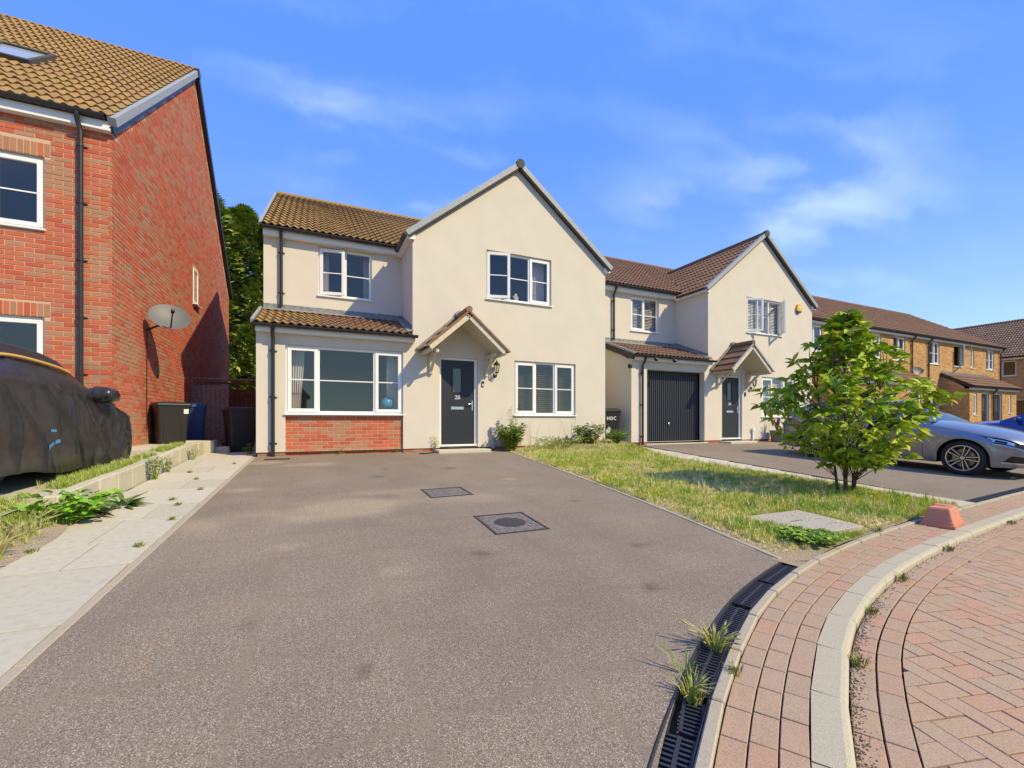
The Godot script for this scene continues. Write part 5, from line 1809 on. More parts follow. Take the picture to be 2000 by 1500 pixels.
func terrace() -> void:
	var z := -11.6
	var Y := [4.17, 5.36]
	var a := terrace_house("yellow brick terraced house partly hidden behind the leafy young tree", 17.9, 28.15, [[18.9, 20.08, Y[0], Y[1]], [22.2, 22.75, Y[0], Y[1]], [23.83, 24.66, Y[0], Y[1]], [25.72, 26.80, Y[0], Y[1]]], z)
	lean_to(a, 18.6, 26.1, z, -10.48, [["window", 24.6, 25.6, 1.4, 2.6], ["door", 22.4, 23.35, 0.5, 2.62]])
	downpipe(a, Vector3(27.32, 0, z), 0.6, 5.45, Vector3(0, 0, 1), 0.15)
	var b := terrace_house("yellow brick end terrace house with a twin door porch", 28.153, 37.5, [[29.2, 30.2, Y[0], Y[1]], [31.76, 32.74, Y[0], Y[1], [[1.0, "r", 28.0]]], [33.7, 34.08, Y[0], Y[1]], [35.6, 36.6, Y[0], Y[1]], [28.95, 30.15, 1.4, 2.6]], z)
	lean_to(b, 30.32, 35.85, z, -10.48, [["window", 30.78, 31.13, 1.5, 2.62], ["door", 31.62, 32.5, 0.5, 2.65], ["door", 33.1, 34.05, 0.5, 2.65], ["window", 34.9, 35.2, 1.6, 2.6]])
	downpipe(b, Vector3(28.95, 0, z), 0.6, 5.45, Vector3(0, 0, 1), 0.15)
	downpipe(b, Vector3(37.3, 0, z), 0.6, 5.45, Vector3(0, 0, 1), 0.15)
	downpipe(b, Vector3(32.8, 0, -10.48), 0.6, 2.9, Vector3(0, 0, 1), 0.15)
	var dish := thing("satellite_dish", "small grey satellite dish on the yellow brick terrace", "satellite dish", Vector3(27.1, 3.65, -11.25))
	dish_parts(dish, 0.25, Basis.from_euler(Vector3(-0.35, -0.5, 0)), Vector3(0.1, -0.1, -0.34))
	# house across the end of the road
	var X := 42.0
	var B := Vector3(X, 0.5, -10.0)
	var h := thing("end_house", "brown brick house with a big pantiled roof behind the terrace", "house", B, 0, "", B)
	var holes := [[12.28, 12.95, 4.18, 5.18], [11.6, 12.5, 1.5, 2.6]]
	# wall facing -x: local x runs to +z
	var hl := []
	for q in holes: hl.append([-q[1], -q[0], q[2], q[3]])
	buff_wall(h, "front_wall", Transform3D(LEFTW, Vector3(X, 0, 0)), -20.0, -2.0, 0.3, 5.35, hl, M.buff_cols)
	for q in hl: window(h, Vector3(X, q[2], q[0]), LEFTW, q[1] - q[0], q[3] - q[2], [[1.0, "f"]], 0.0)
	var mb := MB.new()
	for e in [[-2.0, FRONT], [-20.0, BACKW]]:
		var sg: float = 1.0 if e[1] == FRONT else -1.0
		mb.extr(PackedVector2Array([Vector2(sg * (X + 0.21), 0.3), Vector2(sg * (X + 9.0), 0.3), Vector2(sg * (X + 9.0), 5.3), Vector2(sg * (X + 4.5), 8.3), Vector2(sg * (X + 0.21), 5.3)]), Transform3D(e[1], Vector3(0, 0, e[0] - sg * 0.2)), 0.2)
	panel(mb, Transform3D(RIGHTW, Vector3(X + 9.0, 0, 0)), 2.0, 20.0, 0.3, 5.3, [])
	part(h, "side_walls", mb.mesh(), M.buff)
	mb = MB.new()
	mb.bx(X + 0.22, X + 8.7, 5.25, 5.32, -19.7, -2.3)
	mb.bx(X + 1.5, X + 1.6, 0.4, 5.2, -19.7, -2.3)
	part(h, "floors", mb.mesh(), M.plaster)
	var dk := MB.new()
	slab4(dk, Vector3(X - 0.25, 5.40, -20.2), Vector3(X - 0.25, 5.40, -1.8), Vector3(X + 4.5, 8.42, -1.8), Vector3(X + 4.5, 8.42, -20.2), 0.06)
	slab4(dk, Vector3(X + 9.25, 5.40, -1.8), Vector3(X + 9.25, 5.40, -20.2), Vector3(X + 4.5, 8.418, -20.2), Vector3(X + 4.5, 8.418, -1.8), 0.06)
	var roof := part(h, "roof", dk.mesh(), M.underlay)
	tiles(roof, Vector3(X - 0.27, 5.43, -20.2), Vector3(0, 0, 1), Vector3(4.75, 3.02, 0).normalized(), 18.4, 5.6, func(_x, _s): return true, func(_x, _s): return M.tile_brown0, 0, [Color(0.27, 0.17, 0.11), Color(0.25, 0.155, 0.10), Color(0.30, 0.185, 0.12)])
	var rg := MB.new()
	rg.tube([Vector3(X + 4.5, 8.45, -20.2), Vector3(X + 4.5, 8.45, -1.8)], [0.1, 0.1], 10)
	part(roof, "ridge", rg.mesh(), M.tile_brown1)
	var fc := MB.new()
	fc.bx(X - 0.15, X - 0.002, 5.24, 5.40, -20.0, -2.0)
	part(h, "fascia", fc.mesh(), M.fascia)
	gutter(h, Vector3(X - 0.28, 5.42, -20.0), Vector3(X - 0.28, 5.42, -2.0), Vector3(-1, 0, 0))
	# the house across the road that the bay window mirrors
	opposite()

func opposite() -> void:
	var B := Vector3(-6.0, -0.3, 20.0)
	var h := thing("opposite_house", "brown roofed house across the road mirrored in the bay window", "house", B, 0, "", B)
	var mb := MB.new()
	mb.bx(-13.0, -0.6, -0.4, 3.4, 20.0, 27.0)
	part(h, "wall", mb.mesh(), M.brick3)
	mb = MB.new()
	# hipped at its right end
	var a := Vector3(-13.3, 3.3, 19.7)
	var b := Vector3(-0.3, 3.3, 19.7)
	var c := Vector3(-0.3, 3.3, 27.3)
	var d := Vector3(-13.3, 3.3, 27.3)
	var e := Vector3(-11.0, 6.0, 23.5)
	var f := Vector3(-2.6, 6.0, 23.5)
	mb.quad(b, a, e, f); mb.quad(d, c, f, e); mb.tri(c, b, f); mb.tri(a, d, e); mb.quad(a, b, c, d)
	part(h, "roof", mb.mesh(), M.tile_brown1)
	mb = MB.new()
	for x in [-11.0, -8.0, -4.0]: mb.bx(x, x + 1.4, 0.9, 2.2, 19.94, 19.99)
	part(h, "windows", mb.mesh(), M.car_glass)

# ------------------------------------------------------------------ small things on the houses
func dish_parts(t: Node3D, r: float, face: Basis, foot: Vector3) -> void:
	var mb := MB.new()
	var P := []
	for k in 9:
		var q := float(k) / 8.0
		P.append(Vector2(r * q, 0.22 * r * q * q))
	mb.lathe(P, 28, Transform3D(face * Basis(Vector3.RIGHT, PI / 2) * Basis.from_scale(Vector3(1, 1, 0.86)), Vector3.ZERO))
	part(t, "reflector", mb.mesh(), M.dish_grey)
	mb = MB.new()
	var n := face * Vector3(0, 0, 1)
	var low := face * Vector3(0, -r * 0.8, 0.05)
	mb.tube([low, low + n * r * 1.0 + Vector3(0, r * 0.35, 0)], [0.014, 0.012], 8)
	part(t, "feed_arm", mb.mesh(), M.lamp_black)
	mb = MB.new()
	mb.cbox(low + n * r * 1.02 + Vector3(0, r * 0.38, 0), Vector3(0.06, 0.06, 0.09), 0.012, face)
	part(t, "receiver", mb.mesh(), M.lamp_black)
	mb = MB.new()
	mb.tube([Vector3.ZERO - n * 0.01, -n * 0.09, foot + Vector3(0, -0.02, 0)], [0.02, 0.02, 0.02], 8)
	part(t, "mount", mb.mesh(), M.lamp_black)

func lantern(p: Vector3, label: String) -> void:
	var t := thing("wall_lantern", label, "lantern", p, 0, "wall lanterns by the front doors")
	# p is the middle of the back plate on the wall
	var mb := MB.new()
	mb.lathe([Vector2(0.0, 0.018), Vector2(0.04, 0.016), Vector2(0.055, 0.0)], 16, Transform3D(Basis(Vector3.RIGHT, PI / 2), Vector3.ZERO))
	part(t, "back_plate", mb.mesh(), M.lamp_black)
	mb = MB.new()
	mb.tube([Vector3(0, 0, 0.01), Vector3(0, -0.04, 0.05), Vector3(0, -0.03, 0.10), Vector3(0, 0.04, 0.125)], [0.011, 0.011, 0.011, 0.011], 8)
	part(t, "arm", mb.mesh(), M.lamp_black)
	mb = MB.new()
	var o := Vector3(0, 0.05, 0.125)
	mb.lathe([Vector2(0.0, 0.0), Vector2(0.04, 0.0), Vector2(0.05, 0.02), Vector2(0.045, 0.03)], 6, Transform3D(Basis(), o))
	for k in 6:
		var a := TAU * k / 6.0
		var d := Vector3(cos(a), 0, sin(a))
		mb.tube([o + d * 0.046 + Vector3(0, 0.02, 0), o + d * 0.072 + Vector3(0, 0.20, 0)], [0.006, 0.006], 5)
	mb.lathe([Vector2(0.085, 0.20), Vector2(0.09, 0.21), Vector2(0.045, 0.265), Vector2(0.02, 0.28), Vector2(0.018, 0.30), Vector2(0.006, 0.33), Vector2(0.0, 0.335)], 6, Transform3D(Basis(), o))
	part(t, "cage", mb.mesh(), M.lamp_black)
	mb = MB.new()
	mb.lathe([Vector2(0.043, 0.03), Vector2(0.068, 0.195)], 6, Transform3D(Basis(), o))
	part(t, "glass", mb.mesh(), M.glass)

func doorbell(p: Vector3, label: String, white: bool) -> void:
	var t := thing("doorbell", label, "doorbell", p, 0, "doorbells")
	var mb := MB.new()
	mb.cbox(Vector3(0, 0, 0.013), Vector3(0.062, 0.135, 0.026), 0.008)
	part(t, "case", mb.mesh(), M.lamp_black)
	mb = MB.new()
	mb.cbox(Vector3(0, -0.028, 0.028), Vector3(0.05, 0.06, 0.008), 0.003)
	part(t, "faceplate", mb.mesh(), M.numerals if white else M.trim_black)

func curtain(x0: float, x1: float, y0: float, y1: float, z: float, label: String, tie := 0.0) -> void:
	var t := thing("curtain", label, "curtain", Vector3((x0 + x1) / 2, y0, z), 0, "curtains behind the windows")
	var mb := MB.new()
	var P := []
	for r in 9:
		var row := []
		var f := r / 8.0
		for k in 33:
			var q := k / 32.0
			var w := (x1 - x0) * (1.0 - tie * smoothstep(0.9, 0.1, f))
			row.append(Vector3(x0 + q * w - (x0 + x1) / 2, f * (y1 - y0), 0.02 * sin(q * 34.0 + f * 0.7) + 0.008 * sin(q * 71.0)))
		P.append(row)
	mb.grid(P)
	part(t, "cloth", mb.mesh(), M.curtain)

func blind(x0: float, x1: float, y0: float, y1: float, z: float, mat: Material, tilt: float, label: String) -> void:
	var t := thing("venetian_blind", label, "blind", Vector3((x0 + x1) / 2, y0, z), 0, "venetian blinds")
	var mb := MB.new()
	var y := 0.03
	while y < y1 - y0 - 0.05:
		mb.box(Vector3(0, y, 0), Vector3(x1 - x0, 0.003, 0.046), Basis(Vector3.RIGHT, tilt))
		y += 0.052
	part(t, "slats", mb.mesh(), mat)
	mb = MB.new()
	mb.bx(-(x1 - x0) / 2, (x1 - x0) / 2, y1 - y0 - 0.05, y1 - y0, -0.03, 0.03)
	part(t, "head_rail", mb.mesh(), mat)
	mb = MB.new()
	for q in [-0.3, 0.3]: mb.box(Vector3(q * (x1 - x0), (y1 - y0) / 2, 0.0), Vector3(0.006, y1 - y0 - 0.04, 0.05))
	part(t, "ladder_tapes", mb.mesh(), mat)

func fittings() -> void:
	lantern(Vector3(4.03, 2.30, Z0 + 0.001), "black wall lantern right of the door numbered 26")
	doorbell(Vector3(3.715, 2.09, Z0 + 0.001), "small black and white doorbell beside the door numbered 26", true)
	lantern(OFF24 + Vector3(4.03, 2.30, Z0 + 0.001), "black wall lantern right of the neighbour's door beyond the garage")
	doorbell(OFF24 + Vector3(3.73, 2.09, Z0 + 0.001), "small all black doorbell beside the neighbour's front door", false)
	# behind the glass
	curtain(-0.44, -0.18, 1.37, 2.70, Z0 - 0.30, "white curtain at the left side of the bay window", 0.25)
	curtain(1.50, 1.76, 1.37, 2.70, Z0 - 0.30, "white curtain at the right side of the bay window")
	curtain(0.20, 0.34, 4.2, 5.3, Z1 - 0.3, "pale curtain at the left of the small upstairs window")
	curtain(1.14, 1.27, 4.2, 5.3, Z1 - 0.3, "pale curtain at the right of the small upstairs window")
	curtain(3.86, 3.98, 4.2, 5.34, Z0 - 0.3, "pale curtain at the left of the gable's upstairs window")
	curtain(5.10, 5.55, 4.2, 5.34, Z0 - 0.3, "wide pale curtain at the right of the gable's upstairs window")
	blind(4.62, 6.30, 1.37, 2.68, Z0 - 0.24, M.blind_wood, 0.45, "dark wooden venetian blind in the ground floor window right of the door")
	blind(OFF24.x + 3.87, OFF24.x + 5.56, 4.2, 5.34, Z0 - 0.30, M.blind_white, 0.95, "white venetian blind in the neighbour's wide open gable window")
	blind(OFF24.x + 0.15, OFF24.x + 1.26, 4.2, 5.3, Z1 - 0.32, M.blind_white, 0.8, "white venetian blind in the window over the garage roof")
	blind(OFF24.x + 4.62, OFF24.x + 6.30, 1.37, 2.68, Z0 - 0.32, M.blind_white, 0.9, "white venetian blind in the neighbour's ground floor window")
	# globe on the bay sill
	var g := thing("globe", "blue globe standing in the bay window", "globe", Vector3(1.50, 1.40, Z0 - 0.24))
	var mb := MB.new()
	var P := []
	for k in 13: P.append(Vector2(0.135 * sin(PI * k / 12.0), 0.20 - 0.135 * cos(PI * k / 12.0)))
	mb.lathe(P, 24)
	part(g, "ball", mb.mesh(), M.globe_blue)
	mb = MB.new()
	mb.lathe([Vector2(0.0, 0.0), Vector2(0.09, 0.0), Vector2(0.085, 0.02), Vector2(0.02, 0.03), Vector2(0.015, 0.07)], 16)
	part(g, "stand", mb.mesh(), M.lamp_black)
	mb = MB.new()
	var A := []
	var Rr := []
	for k in 13:
		var a := -PI / 2 + PI * k / 12.0
		A.append(Vector3(0.15 * cos(a), 0.20 + 0.15 * sin(a), 0)); Rr.append(0.007)
	mb.tube(A, Rr, 6)
	part(g, "meridian_arc", mb.mesh(), M.lamp_black)
	# white flowers on the upstairs sill
	var fl := thing("flower_pot", "white potted flowers on the upstairs gable window sill", "flower pot", Vector3(4.69, 4.19, Z0 - 0.22))
	mb = MB.new()
	mb.lathe([Vector2(0.0, 0.0), Vector2(0.05, 0.0), Vector2(0.065, 0.10), Vector2(0.055, 0.10)], 16)
	part(fl, "pot", mb.mesh(), M.upvc)
	mb = MB.new()
	for k in 14:
		var c := Vector3(rng.randf_range(-0.07, 0.07), 0.17 + rng.randf_range(-0.05, 0.06), rng.randf_range(-0.04, 0.05))
		for q in 5:
			var a := TAU * q / 5.0
			mb.tri(c, c + Vector3(cos(a), sin(a), 0.3) * 0.028, c + Vector3(cos(a + 1.0), sin(a + 1.0), 0.3) * 0.028)
	part(fl, "blossom", mb.mesh(), M.petal)
	# dish on the brick gable
	var d := thing("satellite_dish", "large grey satellite dish on the red brick gable wall", "satellite dish", Vector3(-2.62, 3.24, -10.75))
	dish_parts(d, 0.34, Basis.from_euler(Vector3(-0.46, 0.34, 0.0)), Vector3(-0.40, -0.22, -0.12))
	var cb := thing("aerial_cable", "thin black cable running down the brick wall below the dish", "cable", Vector3(-3.02, 1.0, -10.9))
	mb = MB.new()
	mb.tube([Vector3(0, 2.0, 0), Vector3(0, 0, 0)], [0.007, 0.007], 5)
	part(cb, "cable", mb.mesh(), M.lamp_black)
	# alarm box
	var al := thing("alarm_box", "yellow burglar alarm box high on the neighbour's gable", "alarm box", Vector3(15.87, 5.22, Z0 - 0.139))
	mb = MB.new()
	mb.extr(PackedVector2Array([Vector2(-0.13, 0.05), Vector2(-0.08, 0.15), Vector2(0.08, 0.15), Vector2(0.13, 0.05), Vector2(0.12, -0.08), Vector2(-0.12, -0.08)]), Transform3D(), 0.07)
	part(al, "case", mb.mesh(), M.alarm_yellow)
	mb = MB.new()
	mb.extr(PackedVector2Array([Vector2(-0.115, -0.081), Vector2(0.115, -0.081), Vector2(0.08, -0.145), Vector2(-0.08, -0.145)]), Transform3D(), 0.065)
	part(al, "strobe", mb.mesh(), M.bin_blue)
	mb = MB.new()
	mb.cbox(Vector3(0.02, 0.04, 0.072), Vector3(0.11, 0.05, 0.006), 0.002)
	part(al, "badge", mb.mesh(), M.upvc)
	# security lights on the garage
	for q in [[Vector3(8.30, 2.80, -10.06), "black floodlight on the corner of the neighbour's garage"], [Vector3(12.27, 2.74, Z0 - 0.139), "small round black lamp under the neighbour's porch canopy"], [Vector3(8.95, 3.00, -9.70), "black camera under the gutter at the left of the garage door"], [Vector3(9.65, 3.00, -9.70), "black camera under the gutter above the garage door"]]:
		var sp := thing("security_light", q[1], "lamp", q[0], 0, "security lights on the neighbour's house")
		mb = MB.new()
		mb.cbox(Vector3(0, -0.03, 0.05), Vector3(0.13, 0.10, 0.10), 0.03, Basis(Vector3.RIGHT, 0.5))
		part(sp, "housing", mb.mesh(), M.lamp_black)
		mb = MB.new()
		mb.cbox(Vector3(0, 0.02, 0.005), Vector3(0.05, 0.06, 0.03), 0.005)
		part(sp, "bracket", mb.mesh(), M.lamp_black)
	# services at the wall
	var mt := thing("meter_duct", "grey service duct on the wall beside the bush by the door", "duct", Vector3(3.96, 0.55, Z0 + 0.002))
	mb = MB.new()
	mb.cbox(Vector3(0, 0.44, 0.045), Vector3(0.11, 0.13, 0.09), 0.008)
	part(mt, "cap", mb.mesh(), M.meter_grey)
	mb = MB.new()
	mb.cbox(Vector3(0, 0.18, 0.04), Vector3(0.08, 0.40, 0.075), 0.006)
	part(mt, "trunking", mb.mesh(), M.meter_grey)
	var mt2 := thing("meter_duct", "small white service duct on the wall right of the neighbour's door", "duct", Vector3(13.45, 0.55, Z0 - 0.139))
	mb = MB.new()
	mb.cbox(Vector3(0, 0.36, 0.04), Vector3(0.10, 0.10, 0.08), 0.008)
	part(mt2, "cap", mb.mesh(), M.upvc)
	mb = MB.new()
	mb.cbox(Vector3(0, 0.15, 0.03), Vector3(0.05, 0.32, 0.05), 0.006)
	part(mt2, "trunking", mb.mesh(), M.upvc)

# ------------------------------------------------------------------ bins, gate, fence, planters
func wheelie_bin(label: String, at: Vector3, turn: float, mat: Material, hgt := 1.06) -> Node3D:
	var t := thing("wheelie_bin", label, "bin", at, turn, "wheelie bins")
	var k := hgt / 1.06
	var mb := MB.new()
	# tapering tub
	var A := []
	for e in [[0.0, 0.22, 0.22], [0.12, 0.235, 0.25], [0.9, 0.275, 0.335], [0.93, 0.29, 0.35], [0.97, 0.29, 0.35]]:
		var ring := []
		for c in [[-1, -1], [1, -1], [1, 1], [-1, 1]]:
			for q in 4:
				var a: float = atan2(c[1], c[0]) - PI / 4 + PI / 2 * q / 3.0
				ring.append(Vector3(c[0] * (e[1] - 0.05) + 0.05 * cos(a), e[0] * k, c[1] * (e[2] - 0.05) + 0.05 * sin(a)))
		A.append(ring)
	mb.grid(A, [], true)
	for c in [[-0.16, 0.36], [0.16, 0.36]]:
		mb.box(Vector3(c[0] * 0.9, 0.5 * k, 0.287), Vector3(0.025, 0.75 * k, 0.02), Basis(Vector3.RIGHT, 0.10))
	part(t, "tub", mb.mesh(), mat)
	mb = MB.new()
	var L := []
	for e in [[0.955, 0.30, 0.365], [0.985, 0.305, 0.37], [1.02, 0.29, 0.35], [1.05, 0.2, 0.24], [1.055, 0.02, 0.02]]:
		var ring := []
		for c in [[-1, -1], [1, -1], [1, 1], [-1, 1]]:
			for q in 4:
				var a: float = atan2(c[1], c[0]) - PI / 4 + PI / 2 * q / 3.0
				var rr := minf(0.05, e[1] * 0.9)
				ring.append(Vector3(c[0] * (e[1] - rr) + rr * cos(a), e[0] * k, c[1] * (e[2] - rr) + rr * sin(a)))
		L.append(ring)
	mb.grid(L, [], true)
	part(t, "lid", mb.mesh(), mat)
	mb = MB.new()
	mb.tube([Vector3(-0.26, 0.97 * k, -0.40), Vector3(0.26, 0.97 * k, -0.40)], [0.018, 0.018], 8)
	for x in [-0.22, 0.22]: mb.box(Vector3(x, 0.95 * k, -0.37), Vector3(0.04, 0.05, 0.08))
	part(t, "handle", mb.mesh(), mat)
	for x in [-0.26, 0.26]:
		mb = MB.new()
		mb.lathe([Vector2(0.0, -0.025), Vector2(0.09, -0.025), Vector2(0.1, -0.015), Vector2(0.1, 0.015), Vector2(0.09, 0.025), Vector2(0.0, 0.025)], 18, Transform3D(Basis(Vector3.BACK, PI / 2), Vector3(x, 0.1, -0.27)))
		part(t, "wheel", mb.mesh(), M.tyre)
	return t

func yard() -> void:
	var b1 := wheelie_bin("big black wheelie bin by the brick wall behind the covered car", Vector3(-2.70, 0.50 + 0.235, -11.10), 0.45, M.bin_black, 0.86)
	var mb := MB.new()
	mb.cbox(Vector3(0.20, 0.66, 0.322), Vector3(0.08, 0.10, 0.010), 0.001, Basis(Vector3.RIGHT, 0.10))
	part(b1, "sticker", mb.mesh(), M.white_print)
	wheelie_bin("dark blue wheelie bin half hidden behind the big black bin", Vector3(-2.62, 0.56, -12.45), 0.2, M.bin_blue, 1.06)
	wheelie_bin("black wheelie bin at the left corner of the cream house", Vector3(-1.52, 0.52, -11.55), 0.35, M.bin_black, 1.0)
	var b4 := wheelie_bin("black wheelie bin lettered HDC between the two cream houses", Vector3(7.78, 0.51, -10.35), -0.35, M.bin_black, 1.06)
	part(b4, "lettering", text_mesh("HDC", 0.14), M.white_print, Transform3D(Basis(Vector3.RIGHT, 0.09), Vector3(0.0, 0.76, 0.336)))
	mb = MB.new()
	mb.extr(PackedVector2Array([Vector2(-0.13, -0.02), Vector2(-0.05, 0.09), Vector2(0.0, 0.06), Vector2(-0.02, -0.10), Vector2(-0.11, -0.12)]), Transform3D(Basis(Vector3.RIGHT, 0.09), Vector3(-0.02, 0.43, 0.288)), 0.02)
	part(b4, "emblem", mb.mesh(), M.white_print)
	# side gate
	var g := thing("side_gate", "weathered grey timber gate across the passage beside the brick house", "gate", Vector3(-2.60, 0.5, -14.48))
	for k in 8:
		mb = MB.new()
		mb.cbox(Vector3(0, 0.84, 0), Vector3(0.103, 1.66, 0.022), 0.004)
		part(g, "board", mb.mesh(), M.fence_grey, Transform3D(Basis(), Vector3(-0.375 + k * 0.107, 0.02, rng.randf_range(-0.002, 0.002))))
	mb = MB.new()
	for y in [0.25, 0.95, 1.55]: mb.cbox(Vector3(0, y, -0.035), Vector3(0.84, 0.09, 0.04), 0.004)
	part(g, "rails", mb.mesh(), M.fence_grey)
	for x in [-0.435]:
		mb = MB.new()
		mb.cbox(Vector3(x - 0.005, 0.93, 0.0), Vector3(0.07, 1.86, 0.08), 0.006)
		part(g, "post", mb.mesh(), M.fence_grey)
	mb = MB.new()
	mb.cbox(Vector3(0.36, 1.87, 0.0), Vector3(1.70, 0.05, 0.07), 0.006)
	part(g, "head_rail", mb.mesh(), M.fence_grey)
	# brown fence behind
	var f := thing("garden_fence", "red brown board fence behind the side gate", "fence", Vector3(-1.6, 0.5, -16.4))
	for k in 18:
		mb = MB.new()
		mb.cbox(Vector3(0, 0.85, 0), Vector3(0.125, 1.68, 0.018), 0.003)
		part(f, "board", mb.mesh(), M.fence_brown, Transform3D(Basis(), Vector3(-1.35 + k * 0.13, 0.02, 0.006 * (k % 2))))
	for x in [-0.62, 0.5]:
		mb = MB.new()
		mb.cbox(Vector3(x, 0.96, 0.05), Vector3(0.09, 1.92, 0.08), 0.006)
		part(f, "post", mb.mesh(), M.fence_brown)
	mb = MB.new()
	mb.cbox(Vector3(-0.2, 1.90, 0.03), Vector3(2.4, 0.05, 0.08), 0.006)
	part(f, "capping_rail", mb.mesh(), M.fence_brown)
	# upturned trough on the footway
	var s := s_at_x(6.02, 0.16)
	var at := along(s, 0.15, 0.002)
	var p := thing("planter_trough", "upturned terracotta planter trough standing on the paved footway", "planter", at.origin)
	p.basis = at.basis * Basis(Vector3.UP, 0.12)
	mb = MB.new()
	var ring := [[0.0, 0.245, 0.135], [0.028, 0.245, 0.135], [0.030, 0.232, 0.122], [0.055, 0.228, 0.119], [0.058, 0.220, 0.111], [0.085, 0.214, 0.107], [0.176, 0.186, 0.086], [0.184, 0.178, 0.078]]
	var R := []
	for e in ring:
		var r := []
		for c in [[-1, -1], [1, -1], [1, 1], [-1, 1]]:
			for q in 3:
				var a: float = atan2(c[1], c[0]) - PI / 4 + PI / 2 * q / 2.0
				r.append(Vector3(c[0] * (e[1] - 0.015) + 0.015 * cos(a), e[0], c[1] * (e[2] - 0.015) + 0.015 * sin(a)))
		R.append(r)
	for k in R.size() - 1:
		for j in 12:
			var j2 := (j + 1) % 12
			mb.quad(R[k][j2], R[k][j], R[k + 1][j], R[k + 1][j2])
	part(p, "body", mb.mesh(), M.terracotta)
	mb = MB.new()
	var tp := MB.new()
	tp.bx(-0.170, 0.170, 0.176, 0.182, -0.070, 0.070)
	tp.bx(-0.176, -0.06, 0.182, 0.188, -0.076, 0.076)
	tp.bx(0.06, 0.176, 0.182, 0.188, -0.076, 0.076)
	tp.bx(-0.06, 0.06, 0.182, 0.188, 0.02, 0.076)
	part(p, "base_panel", tp.mesh(), M.terracotta)
	mb.box(Vector3(0.01, 0.13, 0.1), Vector3(0.006, 0.022, 0.004), Basis(Vector3.RIGHT, -0.23))
	part(p, "mark", mb.mesh(), M.white_print)
	# pot plant by the neighbour's door
	var pp := thing("potted_cordyline", "grey pot with a spiky red plant by the neighbour's wall", "pot plant", Vector3(14.30, 0.50, -9.70))
	mb = MB.new()
	mb.lathe([Vector2(0.0, 0.0), Vector2(0.17, 0.0), Vector2(0.22, 0.33), Vector2(0.235, 0.34), Vector2(0.235, 0.38), Vector2(0.20, 0.38), Vector2(0.19, 0.34), Vector2(0.0, 0.34)], 20)
	part(pp, "pot", mb.mesh(), M.pot_grey)
	for k in 16:
		mb = MB.new()
		var a := rng.randf() * TAU
		var ln := rng.randf_range(0.10, 0.38)
		var hh := rng.randf_range(0.35, 0.62)
		var dd := Vector3(cos(a), 0, sin(a))
		var sd := Vector3(-dd.z, 0, dd.x) * 0.016
		var q0 := Vector3(0, 0.34, 0)
		var q1 := q0 + dd * ln * 0.4 + Vector3(0, hh * 0.75, 0)
		var q2 := q0 + dd * ln + Vector3(0, hh * (0.9 if k % 3 else 0.45), 0)
		mb.quad(q0 - sd, q0 + sd, q1 + sd, q1 - sd)
		mb.tri(q1 - sd, q1 + sd, q2)
		part(pp, "leaf", mb.mesh(), M.red_leaf)
# ------------------------------------------------------------------ cars
func lut(T: Array, z: float) -> float:
	if z <= T[0][0]: return T[0][1]
	for k in T.size() - 1:
		if z <= T[k + 1][0]:
			var f: float = (z - T[k][0]) / (T[k + 1][0] - T[k][0])
			# smooth interpolation through the neighbours
			var m0: float = (T[k + 1][1] - T[maxi(k - 1, 0)][1]) / maxf(T[k + 1][0] - T[maxi(k - 1, 0)][0], 1e-4)
			var kk := mini(k + 2, T.size() - 1)
			var m1: float = (T[kk][1] - T[k][1]) / maxf(T[kk][0] - T[k][0], 1e-4)
			var d: float = T[k + 1][0] - T[k][0]
			var f2 := f * f
			var f3 := f2 * f
			return (2 * f3 - 3 * f2 + 1) * T[k][1] + (f3 - 2 * f2 + f) * d * m0 + (-2 * f3 + 3 * f2) * T[k + 1][1] + (f3 - f2) * d * m1
	return T[-1][1]

# nose points to +z; origin on the ground in the middle
const CAR_W := [[-2.20, 0.60], [-2.12, 0.76], [-1.9, 0.83], [-1.4, 0.885], [-0.5, 0.895], [0.5, 0.895], [1.2, 0.89], [1.6, 0.875], [1.85, 0.83], [2.0, 0.77], [2.10, 0.66], [2.15, 0.52]]
const CAR_SH := [[-2.20, 0.78], [-2.1, 0.86], [-1.8, 0.95], [-1.0, 0.945], [0.0, 0.925], [0.75, 0.915], [1.2, 0.865], [1.6, 0.79], [1.9, 0.71], [2.05, 0.64], [2.15, 0.58]]
const CAR_TOP := [[-2.20, 0.84], [-2.1, 0.94], [-1.8, 1.02], [-1.0, 1.0], [0.0, 0.99], [0.8, 1.0], [1.2, 0.955], [1.6, 0.885], [1.9, 0.80], [2.05, 0.72], [2.15, 0.63]]
const WHEELS := [1.36, -1.31]

func car_low(z: float) -> float:
	var b := 0.20
	for w in WHEELS:
		var d: float = absf(z - w)
		if d < 0.365: b = maxf(b, 0.315 + sqrt(0.365 * 0.365 - d * d))
	if z > 1.75: b = maxf(b, 0.20 + 0.06 * (z - 1.75))
	if z < -1.8: b = maxf(b, 0.20 + 0.15 * (-1.8 - z))
	return b

